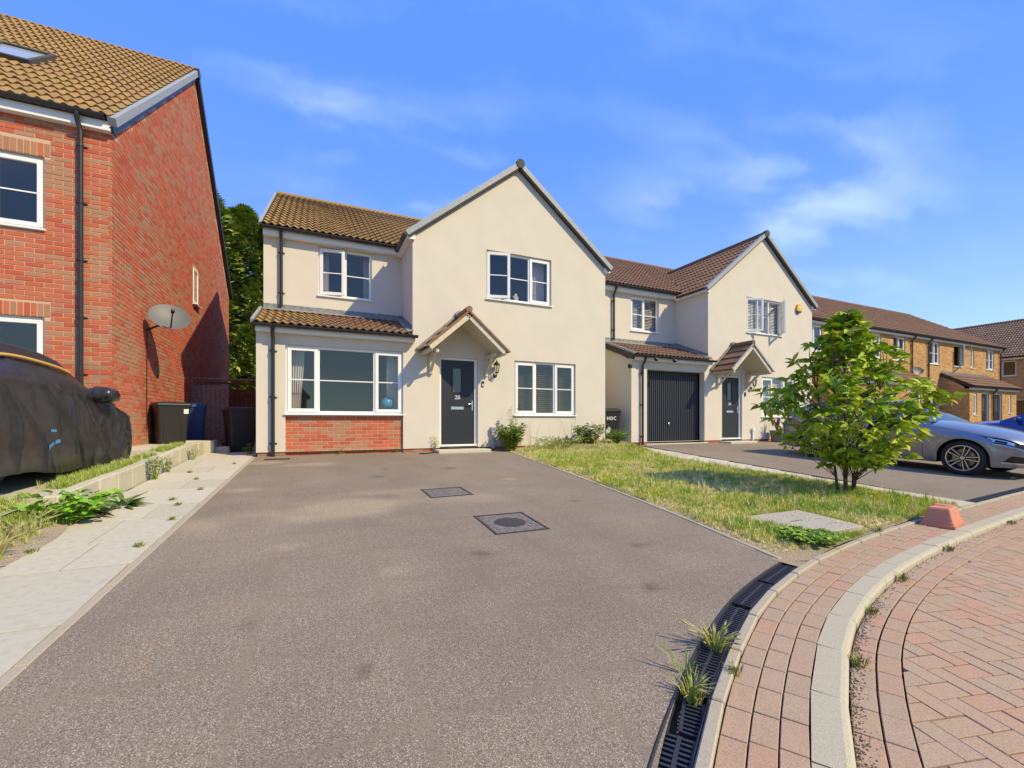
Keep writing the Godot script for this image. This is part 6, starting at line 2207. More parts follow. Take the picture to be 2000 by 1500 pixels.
# t from 0 (lower edge, -x side) over the top (0.5) to 1 (lower edge, +x side)
func car_surf(z: float, t: float) -> Vector3:
	var side := -1.0 if t < 0.5 else 1.0
	var q := (t if t < 0.5 else 1.0 - t) * 2.0
	var w := lut(CAR_W, z)
	var sh := lut(CAR_SH, z)
	var tp := lut(CAR_TOP, z)
	var lo := car_low(z)
	if q < 0.6:
		var f := q / 0.6
		var y := lerpf(lo, sh - 0.02, f)
		var rel := clampf((y - 0.2) / (sh - 0.22), 0.0, 1.0)
		var x := w * (1.0 - 0.075 * pow(1.0 - rel, 2.2) - 0.05 * pow(rel, 4.0))
		# crease below the shoulder and flared arches
		x += 0.012 * exp(-pow((rel - 0.78) / 0.07, 2.0)) 
		for ww in WHEELS:
			var d := Vector2(z - ww, y - 0.315).length()
			x += 0.022 * exp(-pow((d - 0.39) / 0.07, 2.0))
		return Vector3(side * x, y, z)
	var g := (q - 0.6) / 0.4
	var x0 := w * 0.95
	var an := g * PI / 2
	return Vector3(side * x0 * (1.0 - pow(g, 1.25)), sh - 0.02 + (tp - sh + 0.02) * pow(sin(an), 0.75), z)

const G_TOP := [[-2.02, 1.0], [-1.75, 1.20], [-1.4, 1.36], [-0.9, 1.425], [-0.3, 1.435], [0.05, 1.40], [0.45, 1.20], [0.86, 0.97]]
const G_BELT := [[-2.02, 0.95], [-1.0, 0.95], [0.0, 0.925], [0.86, 0.905]]
func cabin(z: float, t: float) -> Vector3:
	var side := -1.0 if t < 0.5 else 1.0
	var q := (t if t < 0.5 else 1.0 - t) * 2.0
	var tp := lut(G_TOP, z)
	var bl := lut(G_BELT, z)
	var wb := lut(CAR_W, z) * 0.925
	var lean: float = clampf((tp - bl) / 0.5, 0.0, 1.0)
	var wr := lerpf(wb, 0.60, lean)
	if q < 0.6:
		var f := q / 0.6
		return Vector3(side * lerpf(wb, wr, pow(f, 1.15)), lerpf(bl, tp - 0.05 * lean, f), z)
	var g := (q - 0.6) / 0.4
	return Vector3(side * wr * (1.0 - g), tp - 0.05 * lean * pow(1.0 - g, 2.0), z)

func surf_patch(f: Callable, z0: float, z1: float, nz: int, t0: Callable, t1: Callable, nt: int, lift: float, flip := false) -> MB:
	var mb := MB.new()
	var P := []
	for i in nz + 1:
		var z := lerpf(z0, z1, float(i) / nz)
		var row := []
		for j in nt + 1:
			var t := lerpf(t0.call(z), t1.call(z), float(j) / nt)
			var p: Vector3 = f.call(z, t)
			var n: Vector3 = (f.call(z + 0.01, t) - f.call(z - 0.01, t)).cross(f.call(z, t + 0.004) - f.call(z, t - 0.004)).normalized()
			if n.dot(p - Vector3(0, 0.5, z * 0.8)) < 0: n = -n
			row.append(p + n * lift)
		P.append(row)
	mb.grid(P, [], false, flip)
	return mb

func wheel(t: Node3D, x: float, z: float, r := 0.318) -> void:
	var side := signf(x)
	var xf := Transform3D(Basis(Vector3.BACK, -side * PI / 2), Vector3(x, r, z))   # local y points outwards
	var mb := MB.new()
	mb.lathe([Vector2(0.225, -0.20), Vector2(r - 0.03, -0.21), Vector2(r, -0.18), Vector2(r, -0.03), Vector2(r - 0.012, -0.008), Vector2(r - 0.045, 0.006), Vector2(0.245, 0.0), Vector2(0.232, -0.012)], 40)
	var w := part(t, "wheel", mb.mesh(), M.tyre, xf)
	mb = MB.new()
	mb.lathe([Vector2(0.21, -0.2), Vector2(0.215, -0.05), Vector2(0.228, -0.02), Vector2(0.238, -0.004), Vector2(0.236, 0.004), Vector2(0.222, 0.0)], 40)
	part(w, "rim", mb.mesh(), M.alloy)
	mb = MB.new()
	mb.lathe([Vector2(0.0, -0.07), Vector2(0.165, -0.07), Vector2(0.165, -0.085), Vector2(0.0, -0.085)], 28)
	part(w, "brake_disc", mb.mesh(), M.brake)
	mb = MB.new()
	mb.lathe([Vector2(0.215, -0.12), Vector2(0.0, -0.12)], 28)
	part(w, "wheel_back", mb.mesh(), M.trim_black)
	var sp := MB.new()
	var dk := MB.new()
	for k in 5:
		var a := TAU * k / 5.0 + 0.31
		for e in [-1.0, 1.0]:
			var a1: float = a + e * 0.17
			var p0 := Vector3(cos(a + e * 0.42) * 0.045, -0.018, sin(a + e * 0.42) * 0.045)
			var p1 := Vector3(cos(a1) * 0.225, -0.006, sin(a1) * 0.225)
			beam(sp, p0, p1, Vector3.UP, 0.014, 0.012)
			beam(dk, p0 + Vector3(0, -0.012, 0), p1 + Vector3(0, -0.012, 0), Vector3.UP, 0.034, 0.02)
	sp.lathe([Vector2(0.0, 0.0), Vector2(0.03, 0.0), Vector2(0.035, -0.006)], 16)
	dk.lathe([Vector2(0.0, -0.008), Vector2(0.055, -0.012), Vector2(0.06, -0.03)], 16)
	part(w, "spoke_edges", sp.mesh(), M.alloy)
	part(w, "spokes", dk.mesh(), M.alloy_dark)

func car(label: String, at: Vector3, turn: float, pitch: float, paint: Material) -> Node3D:
	var t := thing("parked_car", label, "car", at, turn, "parked cars")
	t.rotation_order = EULER_ORDER_YXZ
	t.rotation.x = pitch
	var zs := []
	var z := -2.20
	while z < 2.151:
		zs.append(z)
		var near := 9.0
		for w in WHEELS: near = minf(near, absf(absf(z - w) - 0.365))
		z += 0.012 if near < 0.05 else 0.05
	zs.append(2.15)
	var P := []
	for zz in zs:
		var row := []
		for k in 61: row.append(car_surf(zz, k / 60.0))
		P.append(row)
	var mb := MB.new()
	mb.grid(P, [], false, false)
	# close nose and tail
	for e in [0, P.size() - 1]:
		var c := Vector3(0, 0.45, zs[e] + (0.03 if e else -0.03))
		for k in 60:
			if e: mb.tri(P[e][k + 1], P[e][k], c)
			else: mb.tri(P[e][k], P[e][k + 1], c)
	part(t, "body", mb.mesh(), paint)
	# underside and wheel wells
	mb = MB.new()
	mb.bx(-0.78, 0.78, 0.19, 0.45, -0.92, 0.96)
	mb.bx(-0.62, 0.62, 0.2, 0.72, -2.0, 1.9)
	part(t, "underbody", mb.mesh(), M.trim_black)
	for w in WHEELS:
		for s in [-1.0, 1.0]: wheel(t, s * 0.862, w)
	# cabin
	var glass := MB.new()
	var shell := MB.new()
	var gz := [-2.02, -1.9, -1.75, -1.6, -1.5, -1.4, -1.2, -1.0, -0.8, -0.62, -0.54, -0.4, -0.2, 0.0, 0.1, 0.2, 0.3, 0.42, 0.55, 0.7, 0.86]
	var ts := [0.0, 0.02, 0.10, 0.18, 0.25, 0.285, 0.30, 0.36, 0.42, 0.46, 0.5]
	for k in range(9, -1, -1): ts.append(1.0 - ts[k])
	for i in gz.size() - 1:
		for j in ts.size() - 1:
			var zc: float = (gz[i] + gz[i + 1]) / 2
			var q: float = minf((ts[j] + ts[j + 1]) / 2, 1.0 - (ts[j] + ts[j + 1]) / 2) 
			var isg := false
			if q > 0.02 and q < 0.285 and zc > -1.5 and zc < 0.30 and not (zc > -0.62 and zc < -0.54): isg = true
			if q > 0.30 and zc > 0.08: isg = true
			if q > 0.30 and zc < -1.55: isg = true
			var a := cabin(gz[i], ts[j])
			var b := cabin(gz[i + 1], ts[j])
			var c := cabin(gz[i + 1], ts[j + 1])
			var d := cabin(gz[i], ts[j + 1])
			var dst := glass if isg else shell
			var n := (b - a).cross(d - a)
			if n.dot(a - Vector3(0, 0.8, -0.6)) < 0: dst.quad(a, d, c, b)
			else: dst.quad(a, b, c, d)
	part(t, "cabin_shell", shell.mesh(), paint)
	part(t, "windows", glass.mesh(), M.car_glass)
	# door shut lines and handles
	var ln := MB.new()
	for zz in [0.78, -0.28, -1.22]:
		var pts := []
		var rr := []
		for k in 9:
			pts.append(car_surf(zz, lerpf(0.03, 0.30, k / 8.0)) * Vector3(1.0005, 1, 1)); rr.append(0.003)
		ln.tube(pts, rr, 4)
	part(t, "shut_lines", ln.mesh(), M.trim_black)
	for s in [-1.0, 1.0]:
		for zz in [-0.15, -1.08]:
			mb = MB.new()
			mb.cbox(Vector3(s * 0.885, 0.80, zz), Vector3(0.03, 0.025, 0.19), 0.008)
			part(t, "door_handle", mb.mesh(), paint)
		mb = MB.new()
		mb.cbox(Vector3(s * 0.955, 1.02, 0.52), Vector3(0.17, 0.12, 0.10), 0.035)
		mb.box(Vector3(s * 0.86, 0.985, 0.55), Vector3(0.10, 0.03, 0.05))
		part(t, "door_mirror", mb.mesh(), paint)
		# headlight: dark bowl with two bright tubes under a clear lens
		var lo := func(zz: float) -> float: return 0.225 + 0.075 * smoothstep(1.45, 2.08, zz) * 0.2
		var hi := func(zz: float) -> float: return lo.call(zz) + 0.012 + 0.055 * smoothstep(1.50, 1.78, zz)
		var fn := car_surf if s < 0 else func(zz, tt): return car_surf(zz, 1.0 - tt)
		var hb := surf_patch(fn, 1.50, 2.08, 16, lo, hi, 6, 0.004, s > 0)
		var lamp := part(t, "headlight", hb.mesh(), M.trim_black)
		var hr := surf_patch(fn, 1.66, 1.98, 12, func(zz): return lo.call(zz) + 0.018, func(zz): return hi.call(zz) - 0.016, 4, 0.007, s > 0)
		part(lamp, "reflector", hr.mesh(), M.alloy)
		var hi2 := surf_patch(fn, 1.76, 1.90, 8, func(zz): return lo.call(zz) + 0.020, func(zz): return hi.call(zz) - 0.024, 4, 0.009, s > 0)
		part(lamp, "projector", hi2.mesh(), M.trim_black)
		var hs := surf_patch(fn, 1.50, 2.08, 16, lo, func(zz): return lo.call(zz) + 0.005, 1, 0.007, s > 0)
		part(lamp, "light_strip", hs.mesh(), M.alloy)
		# air intake blade in the bumper corner
		var ik := surf_patch(fn, 1.86, 2.11, 8, func(zz): return 0.065 + 0.10 * smoothstep(2.11, 1.86, zz) * 0.0, func(zz): return 0.068 + 0.075 * smoothstep(1.86, 1.98, zz), 4, 0.004, s > 0)
		part(t, "air_intake", ik.mesh(), M.trim_black)
		var bl := surf_patch(fn, 1.84, 2.12, 8, func(zz): return 0.045, func(zz): return 0.062, 2, 0.010, s > 0)
		part(t, "bumper_blade", bl.mesh(), M.alloy)
	# grille
	mb = MB.new()
	for s in [-1.0, 1.0]: mb.cbox(Vector3(s * 0.17, 0.52, 2.165), Vector3(0.28, 0.18, 0.05), 0.03)
	mb.cbox(Vector3(0, 0.30, 2.15), Vector3(0.9, 0.12, 0.05), 0.02)
	part(t, "grille", mb.mesh(), M.trim_black)
	return t

# ------------------------------------------------------------------ the covered car
const C_TOP := [[-2.15, 0.55], [-2.10, 0.80], [-1.9, 1.0], [-1.5, 1.20], [-1.0, 1.40], [-0.3, 1.45], [0.15, 1.41], [0.5, 1.25], [0.9, 1.04], [1.2, 0.96], [1.7, 0.89], [2.0, 0.80], [2.12, 0.66], [2.17, 0.45]]
const C_W := [[-2.15, 0.55], [-2.08, 0.74], [-1.8, 0.86], [-1.0, 0.90], [0.8, 0.905], [1.5, 0.89], [1.9, 0.80], [2.08, 0.66], [2.17, 0.48]]
func cover_at(z: float, t: float) -> Vector3:
	var side := -1.0 if t < 0.5 else 1.0
	var q := (t if t < 0.5 else 1.0 - t) * 2.0
	var tp := lut(C_TOP, z)
	var w := lut(C_W, z)
	var lo := 0.085 + 0.018 * sin(z * 5.0) + (0.0 if z < 1.2 else 0.03) - 0.03 * exp(-pow((z - 0.62) / 0.25, 2.0))
	if tp < lo + 0.2: lo = tp - 0.2
	var sh := minf(0.94, tp - 0.10)
	var p: Vector3
	if q < 0.52:
		var f := q / 0.52
		var y := lerpf(lo, sh, f)
		p = Vector3(side * w * (0.95 + 0.06 * sin(PI * clampf(f * 0.9 + 0.1, 0, 1))), y, z)
	else:
		var f := (q - 0.52) / 0.48
		var up := tp - sh
		# above the shoulder it leans in to the roof edge, then runs flat
		var roof := lerpf(w * 0.80, 0.62, clampf((tp - 1.0) / 0.4, 0.0, 1.0))
		if f < 0.5:
			var g := f / 0.5
			p = Vector3(side * lerpf(w * 0.97, roof, smoothstep(0.0, 1.0, g) * 0.6 + g * 0.4), sh + up * 0.86 * g, z)
		else:
			var g := (f - 0.5) / 0.5
			p = Vector3(side * roof * (1.0 - g), sh + up * (0.86 + 0.14 * sin(g * PI / 2)), z)
	return p

func cover_fold(p: Vector3, t: float, z: float) -> float:
	# long folds hanging down and back from the roof edge, a few swags between the wheels
	var q := (t if t < 0.5 else 1.0 - t) * 2.0
	var fold := 0.0
	for f in [[1.05, 0.9, 0.030, 0.05], [0.72, 0.75, 0.036, 0.06], [0.42, 0.55, 0.028, 0.05], [0.28, 0.80, 0.022, 0.03], [0.10, 0.62, 0.034, 0.06], [-0.10, 0.42, 0.022, 0.03], [-0.22, 0.50, 0.026, 0.045], [-0.45, 0.66, 0.026, 0.035], [-0.62, 0.58, 0.032, 0.06], [-0.82, 0.50, 0.022, 0.03], [-1.0, 0.45, 0.028, 0.05], [-1.3, 0.55, 0.03, 0.05], [1.35, -0.5, 0.030, 0.05], [1.55, -0.8, 0.032, 0.05], [1.85, -0.55, 0.024, 0.045], [0.95, -0.35, 0.036, 0.05], [0.62, -0.75, 0.03, 0.045]]:
		var bend := 0.10 * sin(p.y * 5.0 + f[0] * 9.0)
		var d: float = (z - f[0] + (p.y - 0.7) * f[1] + bend) / (f[3] * 0.62)
		fold += 1.7 * f[2] * exp(-absf(d) * 1.1) * smoothstep(3.5, 1.0, absf(d)) * (0.55 + 0.45 * sin(p.y * 4.0 + f[0] * 5.0))
	fold += 0.004 * noise.get_noise_2d((z + p.y * 0.5) * 90.0, p.y * 30.0 + 60.0)
	fold += 0.0016 * noise.get_noise_2d(z * 260.0, p.y * 200.0 + 60.0)
	return fold * lerpf(0.16, 1.0, smoothstep(0.62, 0.40, q)) * (0.35 + 0.65 * smoothstep(-0.1, 0.2, q)) * smoothstep(2.17, 1.9, z)

func covered_car() -> void:
	var t := thing("covered_car", "car under a black weatherproof cover on the raised drive", "car", Vector3(-3.36, gy(-6.6) + 0.23, -6.62), PI)
	t.rotation_order = EULER_ORDER_YXZ
	t.rotation.x = -0.05 * -1.0
	var mb := MB.new()
	var P := []
	for i in 341:
		var z := lerpf(-2.15, 2.17, i / 340.0)
		var row := []
		for k in 161:
			var tt := k / 160.0
			var p := cover_at(z, tt)
			var n := Vector3(p.x, (p.y - 0.7) * 0.8, 0).normalized()
			p += n * cover_fold(p, tt, z)
			# tuck round the nose and tail
			row.append(p)
		P.append(row)
	mb.grid(P)
	for e in [0, 340]:
		var c := Vector3(0, 0.32, P[e][0].z)
		for k in 160:
			if e: mb.tri(P[e][k + 1], P[e][k], c)
			else: mb.tri(P[e][k], P[e][k + 1], c)
	var cv := part(t, "cover", mb.mesh(), M.tarpaulin)
	# piping along the roof edge, both sides
	for s in [0.0, 1.0]:
		mb = MB.new()
		var pts := []
		var rr := []
		for k in 25:
			var z := lerpf(-1.35, 0.18, k / 24.0)
			var q := cover_at(z, 0.338 if s == 0.0 else 0.662)
			pts.append(q + Vector3(q.x, 0.5, 0).normalized() * 0.030); rr.append(0.018)
		mb.tube(pts, rr, 6)
		part(cv, "piping", mb.mesh(), M.yellow_piping)
	# mirrors under their pockets
	for s in [-1.0, 1.0]:
		mb = MB.new()
		var R := []
		for i in 9:
			var row := []
			var f := i / 8.0
			for k in 17:
				var a := TAU * k / 16.0
				var rad := 0.5 * sqrt(maxf(0.0, 1.0 - pow(absf(f * 2.0 - 1.0), 3.0)))
				var wob := 1.0 + 0.34 * noise.get_noise_2d(f * 160.0 + s * 50.0, a * 60.0)
				row.append(Vector3(s * (0.74 + 0.36 * f), 0.99 + sin(a) * rad * 0.20 * wob, 0.52 + cos(a) * rad * 0.30 * wob))
			R.append(row)
		mb.grid(R, [], false, s < 0)
		part(cv, "mirror_pocket", mb.mesh(), M.tarpaulin)
	# strips of blue tape
	for q in [[-0.60, 0.130, 0.10, 0.008, 0.1], [-0.52, 0.098, 0.09, 0.012, 0.3], [-0.64, 0.082, 0.11, 0.012, 0.9], [1.60, 0.170, 0.06, 0.040, 0.0], [1.66, 0.145, 0.04, 0.014, 0.0], [0.85, 0.014, 0.14, 0.016, 0.2]]:
		mb = MB.new()
		var zz: float = q[0]
		# the side towards the path is local -x after the turn
		var R := []
		for i in 5:
			var row := []
			for k in 4:
				var dz: float = (i / 4.0 - 0.5) * q[2]
				var tt: float = q[1] + (k / 3.0 - 0.5) * q[3] + dz * q[4] * 0.2
				var p := cover_at(zz + dz, tt)
				var n := Vector3(p.x, (p.y - 0.7) * 0.8, 0).normalized()
				row.append(p + n * (cover_fold(p, tt, zz + dz) + 0.006))
			R.append(row)
		mb.grid(R)
		part(cv, "tape", mb.mesh(), M.blue_tape)
	# tyres under the hem
	for w in WHEELS:
		for s in [-1.0, 1.0]:
			mb = MB.new()
			mb.lathe([Vector2(0.0, -0.1), Vector2(0.29, -0.1), Vector2(0.31, -0.07), Vector2(0.31, 0.05), Vector2(0.29, 0.08), Vector2(0.0, 0.08)], 24, Transform3D(Basis(Vector3.BACK, PI / 2), Vector3(s * 0.74, 0.31, w)))
			part(t, "wheel", mb.mesh(), M.tyre)

# ------------------------------------------------------------------ plants
# a leaf with a folded midrib, about 1 long, lying along +z
func leaf_mesh(width: float, droop: float, fold := 0.18) -> ArrayMesh:
	var mb := MB.new()
	var P := []
	for i in 6:
		var f := i / 5.0
		var w := width * sin(PI * pow(f, 0.75)) * 0.5 + 0.004
		var y := -droop * f * f
		P.append([Vector3(-w, y + w * fold * 2.0, f), Vector3(0, y, f), Vector3(w, y + w * fold * 2.0, f)])
	mb.grid(P)
	for k in mb.n.size():
		if mb.n[k].y < 0: mb.n[k] = -mb.n[k]
	return mb.mesh(true)

func face_to(dir: Vector3, roll: float) -> Basis:
	var z := dir.normalized()
	var x := Vector3.UP.cross(z)
	if x.length() < 0.05: x = Vector3.RIGHT
	x = x.normalized()
	return Basis(x, z.cross(x), z) * Basis(Vector3.BACK, roll)

func young_tree() -> void:
	var B := Vector3(6.78, lawn_y(6.78, -3.62), -3.62)
	var t := thing("young_tree", "bushy young tree with large bright green leaves on the lawn", "tree", B)
	var lm := [leaf_mesh(0.38, 0.22), leaf_mesh(0.43, 0.34), leaf_mesh(0.34, 0.12)]
	var ENV := [[0.0, 0.16], [0.15, 0.22], [0.45, 0.52], [0.8, 0.90], [1.15, 1.08], [1.45, 1.04], [1.75, 0.80], [2.05, 0.48], [2.3, 0.24], [2.55, 0.07]]
	var wood := MB.new()
	var twigs := MB.new()
	var axes := []
	for s in [[Vector3(0.02, 0, 0), Vector3(0.04, 2.40, -0.03), 0.026], [Vector3(-0.09, 0, 0.05), Vector3(-0.42, 1.72, 0.12), 0.019], [Vector3(0.10, 0, 0.04), Vector3(0.46, 1.70, 0.10), 0.018], [Vector3(-0.04, 0, -0.07), Vector3(-0.14, 1.9, -0.40), 0.019], [Vector3(0.05, 0, 0.09), Vector3(0.12, 1.6, 0.42), 0.016]]:
		var a: Vector3 = s[0]
		var b: Vector3 = s[1]
		var pts := []
		var rr := []
		for k in 10:
			var f := k / 9.0
			pts.append(Vector3(a.x, 0, a.z) + Vector3(b.x - a.x, 0, b.z - a.z) * pow(f, 1.4) + Vector3(0, b.y * f, 0) + Vector3(rng.randfn(0, 0.012), 0, rng.randfn(0, 0.012)) * f)
			rr.append(s[2] * (1.0 - 0.82 * f))
		wood.tube(pts, rr, 7)
		axes.append(pts)
	part(t, "trunk", wood.mesh(), M.bark)
	var L := []
	for k in 410:
		# a shoot tip somewhere in the crown, most of them towards its outside
		var y := lerpf(0.40, 2.52, pow(rng.randf(), 1.0))
		var an := rng.randf() * TAU
		var lump := 0.86 + 0.44 * noise.get_noise_2d(an * 34.0, y * 60.0)
		var r: float = lut(ENV, y) * lump * pow(rng.randf(), 0.42)
		var tip := Vector3(cos(an) * r, y, sin(an) * r)
		# it grows from the nearest stem, lower down
		var best := Vector3.ZERO
		var bd := 99.0
		for pts in axes:
			for p in pts:
				if p.y > tip.y - 0.08 and p.y > 0.2: continue
				var d: float = Vector2(p.x - tip.x, p.z - tip.z).length() * 0.7 + absf(tip.y - p.y - 0.45 * r - 0.1)
				if d < bd:
					bd = d; best = p
		var mid := best.lerp(tip, 0.55) + Vector3(0, 0.05, 0)
		twigs.tube([best, mid, tip], [0.0055, 0.004, 0.002], 4)
		var grow := (tip - mid).normalized()
		var n := rng.randi_range(7, 11)
		for q in n:
			var back := rng.randf() * 0.55 if q > 4 else rng.randf() * 0.12
			var p := tip.lerp(mid, back)
			var a := TAU * q / 5.0 + rng.randf() * 0.9
			var dir := (grow * 0.45 + Vector3(cos(a), rng.randf_range(-0.95, 0.45), sin(a)) + Vector3(cos(an), 0, sin(an)) * 0.35).normalized()
			var sz := rng.randf_range(0.10, 0.175)
			var bs := face_to(dir, rng.randf_range(-1.1, 1.1)) * Basis.from_scale(Vector3(sz, sz, sz))
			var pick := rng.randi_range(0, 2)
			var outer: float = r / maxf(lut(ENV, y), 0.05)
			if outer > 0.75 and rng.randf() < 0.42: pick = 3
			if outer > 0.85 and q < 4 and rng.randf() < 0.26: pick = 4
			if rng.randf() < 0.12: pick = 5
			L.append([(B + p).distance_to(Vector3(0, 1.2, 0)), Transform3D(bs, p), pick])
	tag(part(t, "twigs", twigs.mesh(), M.bark), "", "", "", "stuff")
	L.sort_custom(func(a, b): return a[0] < b[0])
	var groups := {}
	var own := 0
	for k in L.size():
		if own < 295 and k % 2 == 0:
			own += 1
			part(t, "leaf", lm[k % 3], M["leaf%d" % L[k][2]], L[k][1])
		else:
			var key: int = k % 3
			if not groups.has(key): groups[key] = [[], []]
			groups[key][0].append(L[k][1])
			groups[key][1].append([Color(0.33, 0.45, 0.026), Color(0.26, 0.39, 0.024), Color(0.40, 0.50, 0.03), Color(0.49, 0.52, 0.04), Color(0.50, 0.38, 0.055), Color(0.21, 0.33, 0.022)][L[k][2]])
	for g in groups:
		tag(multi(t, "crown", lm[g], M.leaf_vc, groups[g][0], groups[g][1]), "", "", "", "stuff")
	print("young tree leaves ", L.size())

func leafy(called: String, label: String, at: Vector3, n: int, spread: float, height: float, size: float, width: float, cols: Array, own := 40, cat := "plant", stalks := true) -> void:
	var t := thing(called, label, cat, at)
	var lm := leaf_mesh(width, 0.25)
	var st := MB.new()
	var xfs := []
	var cl := []
	var stems := maxi(3, n / 14)
	var made := 0
	for s in stems:
		var a := TAU * s / stems + rng.randf() * 0.8
		var r := spread * sqrt(rng.randf())
		var top := Vector3(cos(a) * r, height * rng.randf_range(0.55, 1.0), sin(a) * r)
		var root := Vector3(top.x * 0.3, 0, top.z * 0.3)
		var mid := root.lerp(top, 0.5) + Vector3(rng.randfn(0, 0.02), 0.03, rng.randfn(0, 0.02))
		if stalks: st.tube([root, mid, top], [0.004, 0.003, 0.002], 5)
		for k in n / stems:
			var f := pow(rng.randf(), 0.7)
			var p := root.lerp(mid, f * 2.0) if f < 0.5 else mid.lerp(top, f * 2.0 - 1.0)
			if not stalks: p = root * 0.4
			var b := rng.randf() * TAU
			var d := Vector3(cos(b), rng.randf_range(-0.1, 0.9), sin(b))
			var sz := size * rng.randf_range(0.6, 1.25)
			xfs.append(Transform3D(face_to(d, rng.randf_range(-0.5, 0.5)) * Basis.from_scale(Vector3(sz, sz, sz)), p + d * sz * 0.25))
			cl.append(cols[rng.randi_range(0, cols.size() - 1)] * rng.randf_range(0.8, 1.2))
	if stalks: part(t, "stems", st.mesh(), M.leaf5)
	tag(multi(t, "leaves", lm, M.leaf_vc, xfs, cl), "", "", "", "stuff")

func tuft(label: String, at: Vector3, n: int, h: float, cols: Array, seeds := false) -> void:
	var t := thing("grass_tuft", label, "grass", at, 0, "grass tufts")
	var mb := MB.new()
	for k in n:
		var a := rng.randf() * TAU
		var d := Vector3(cos(a), 0, sin(a))
		var s := Vector3(-d.z, 0, d.x) * rng.randf_range(0.002, 0.004)
		var o := d * rng.randf() * 0.035
		var hh := h * rng.randf_range(0.45, 1.0)
		var ln := hh * rng.randf_range(0.15, 0.9)
		var m := o + d * ln * 0.4 + Vector3(0, hh * 0.65, 0)
		var e := o + d * ln + Vector3(0, hh * rng.randf_range(0.7, 1.0), 0)
		var c: Color = cols[rng.randi_range(0, cols.size() - 1)] * rng.randf_range(0.8, 1.15)
		mb.quad(o - s, o + s, m + s, m - s, c)
		mb.tri(m - s, m + s, e, c)
		if seeds and k % 4 == 0:
			mb.tube([m.lerp(e, 0.5), e, e + (e - m) * 0.35], [0.002, 0.006, 0.001], 5, Color(0.42, 0.40, 0.14))
	part(t, "blades", mb.mesh(true), M.grass)

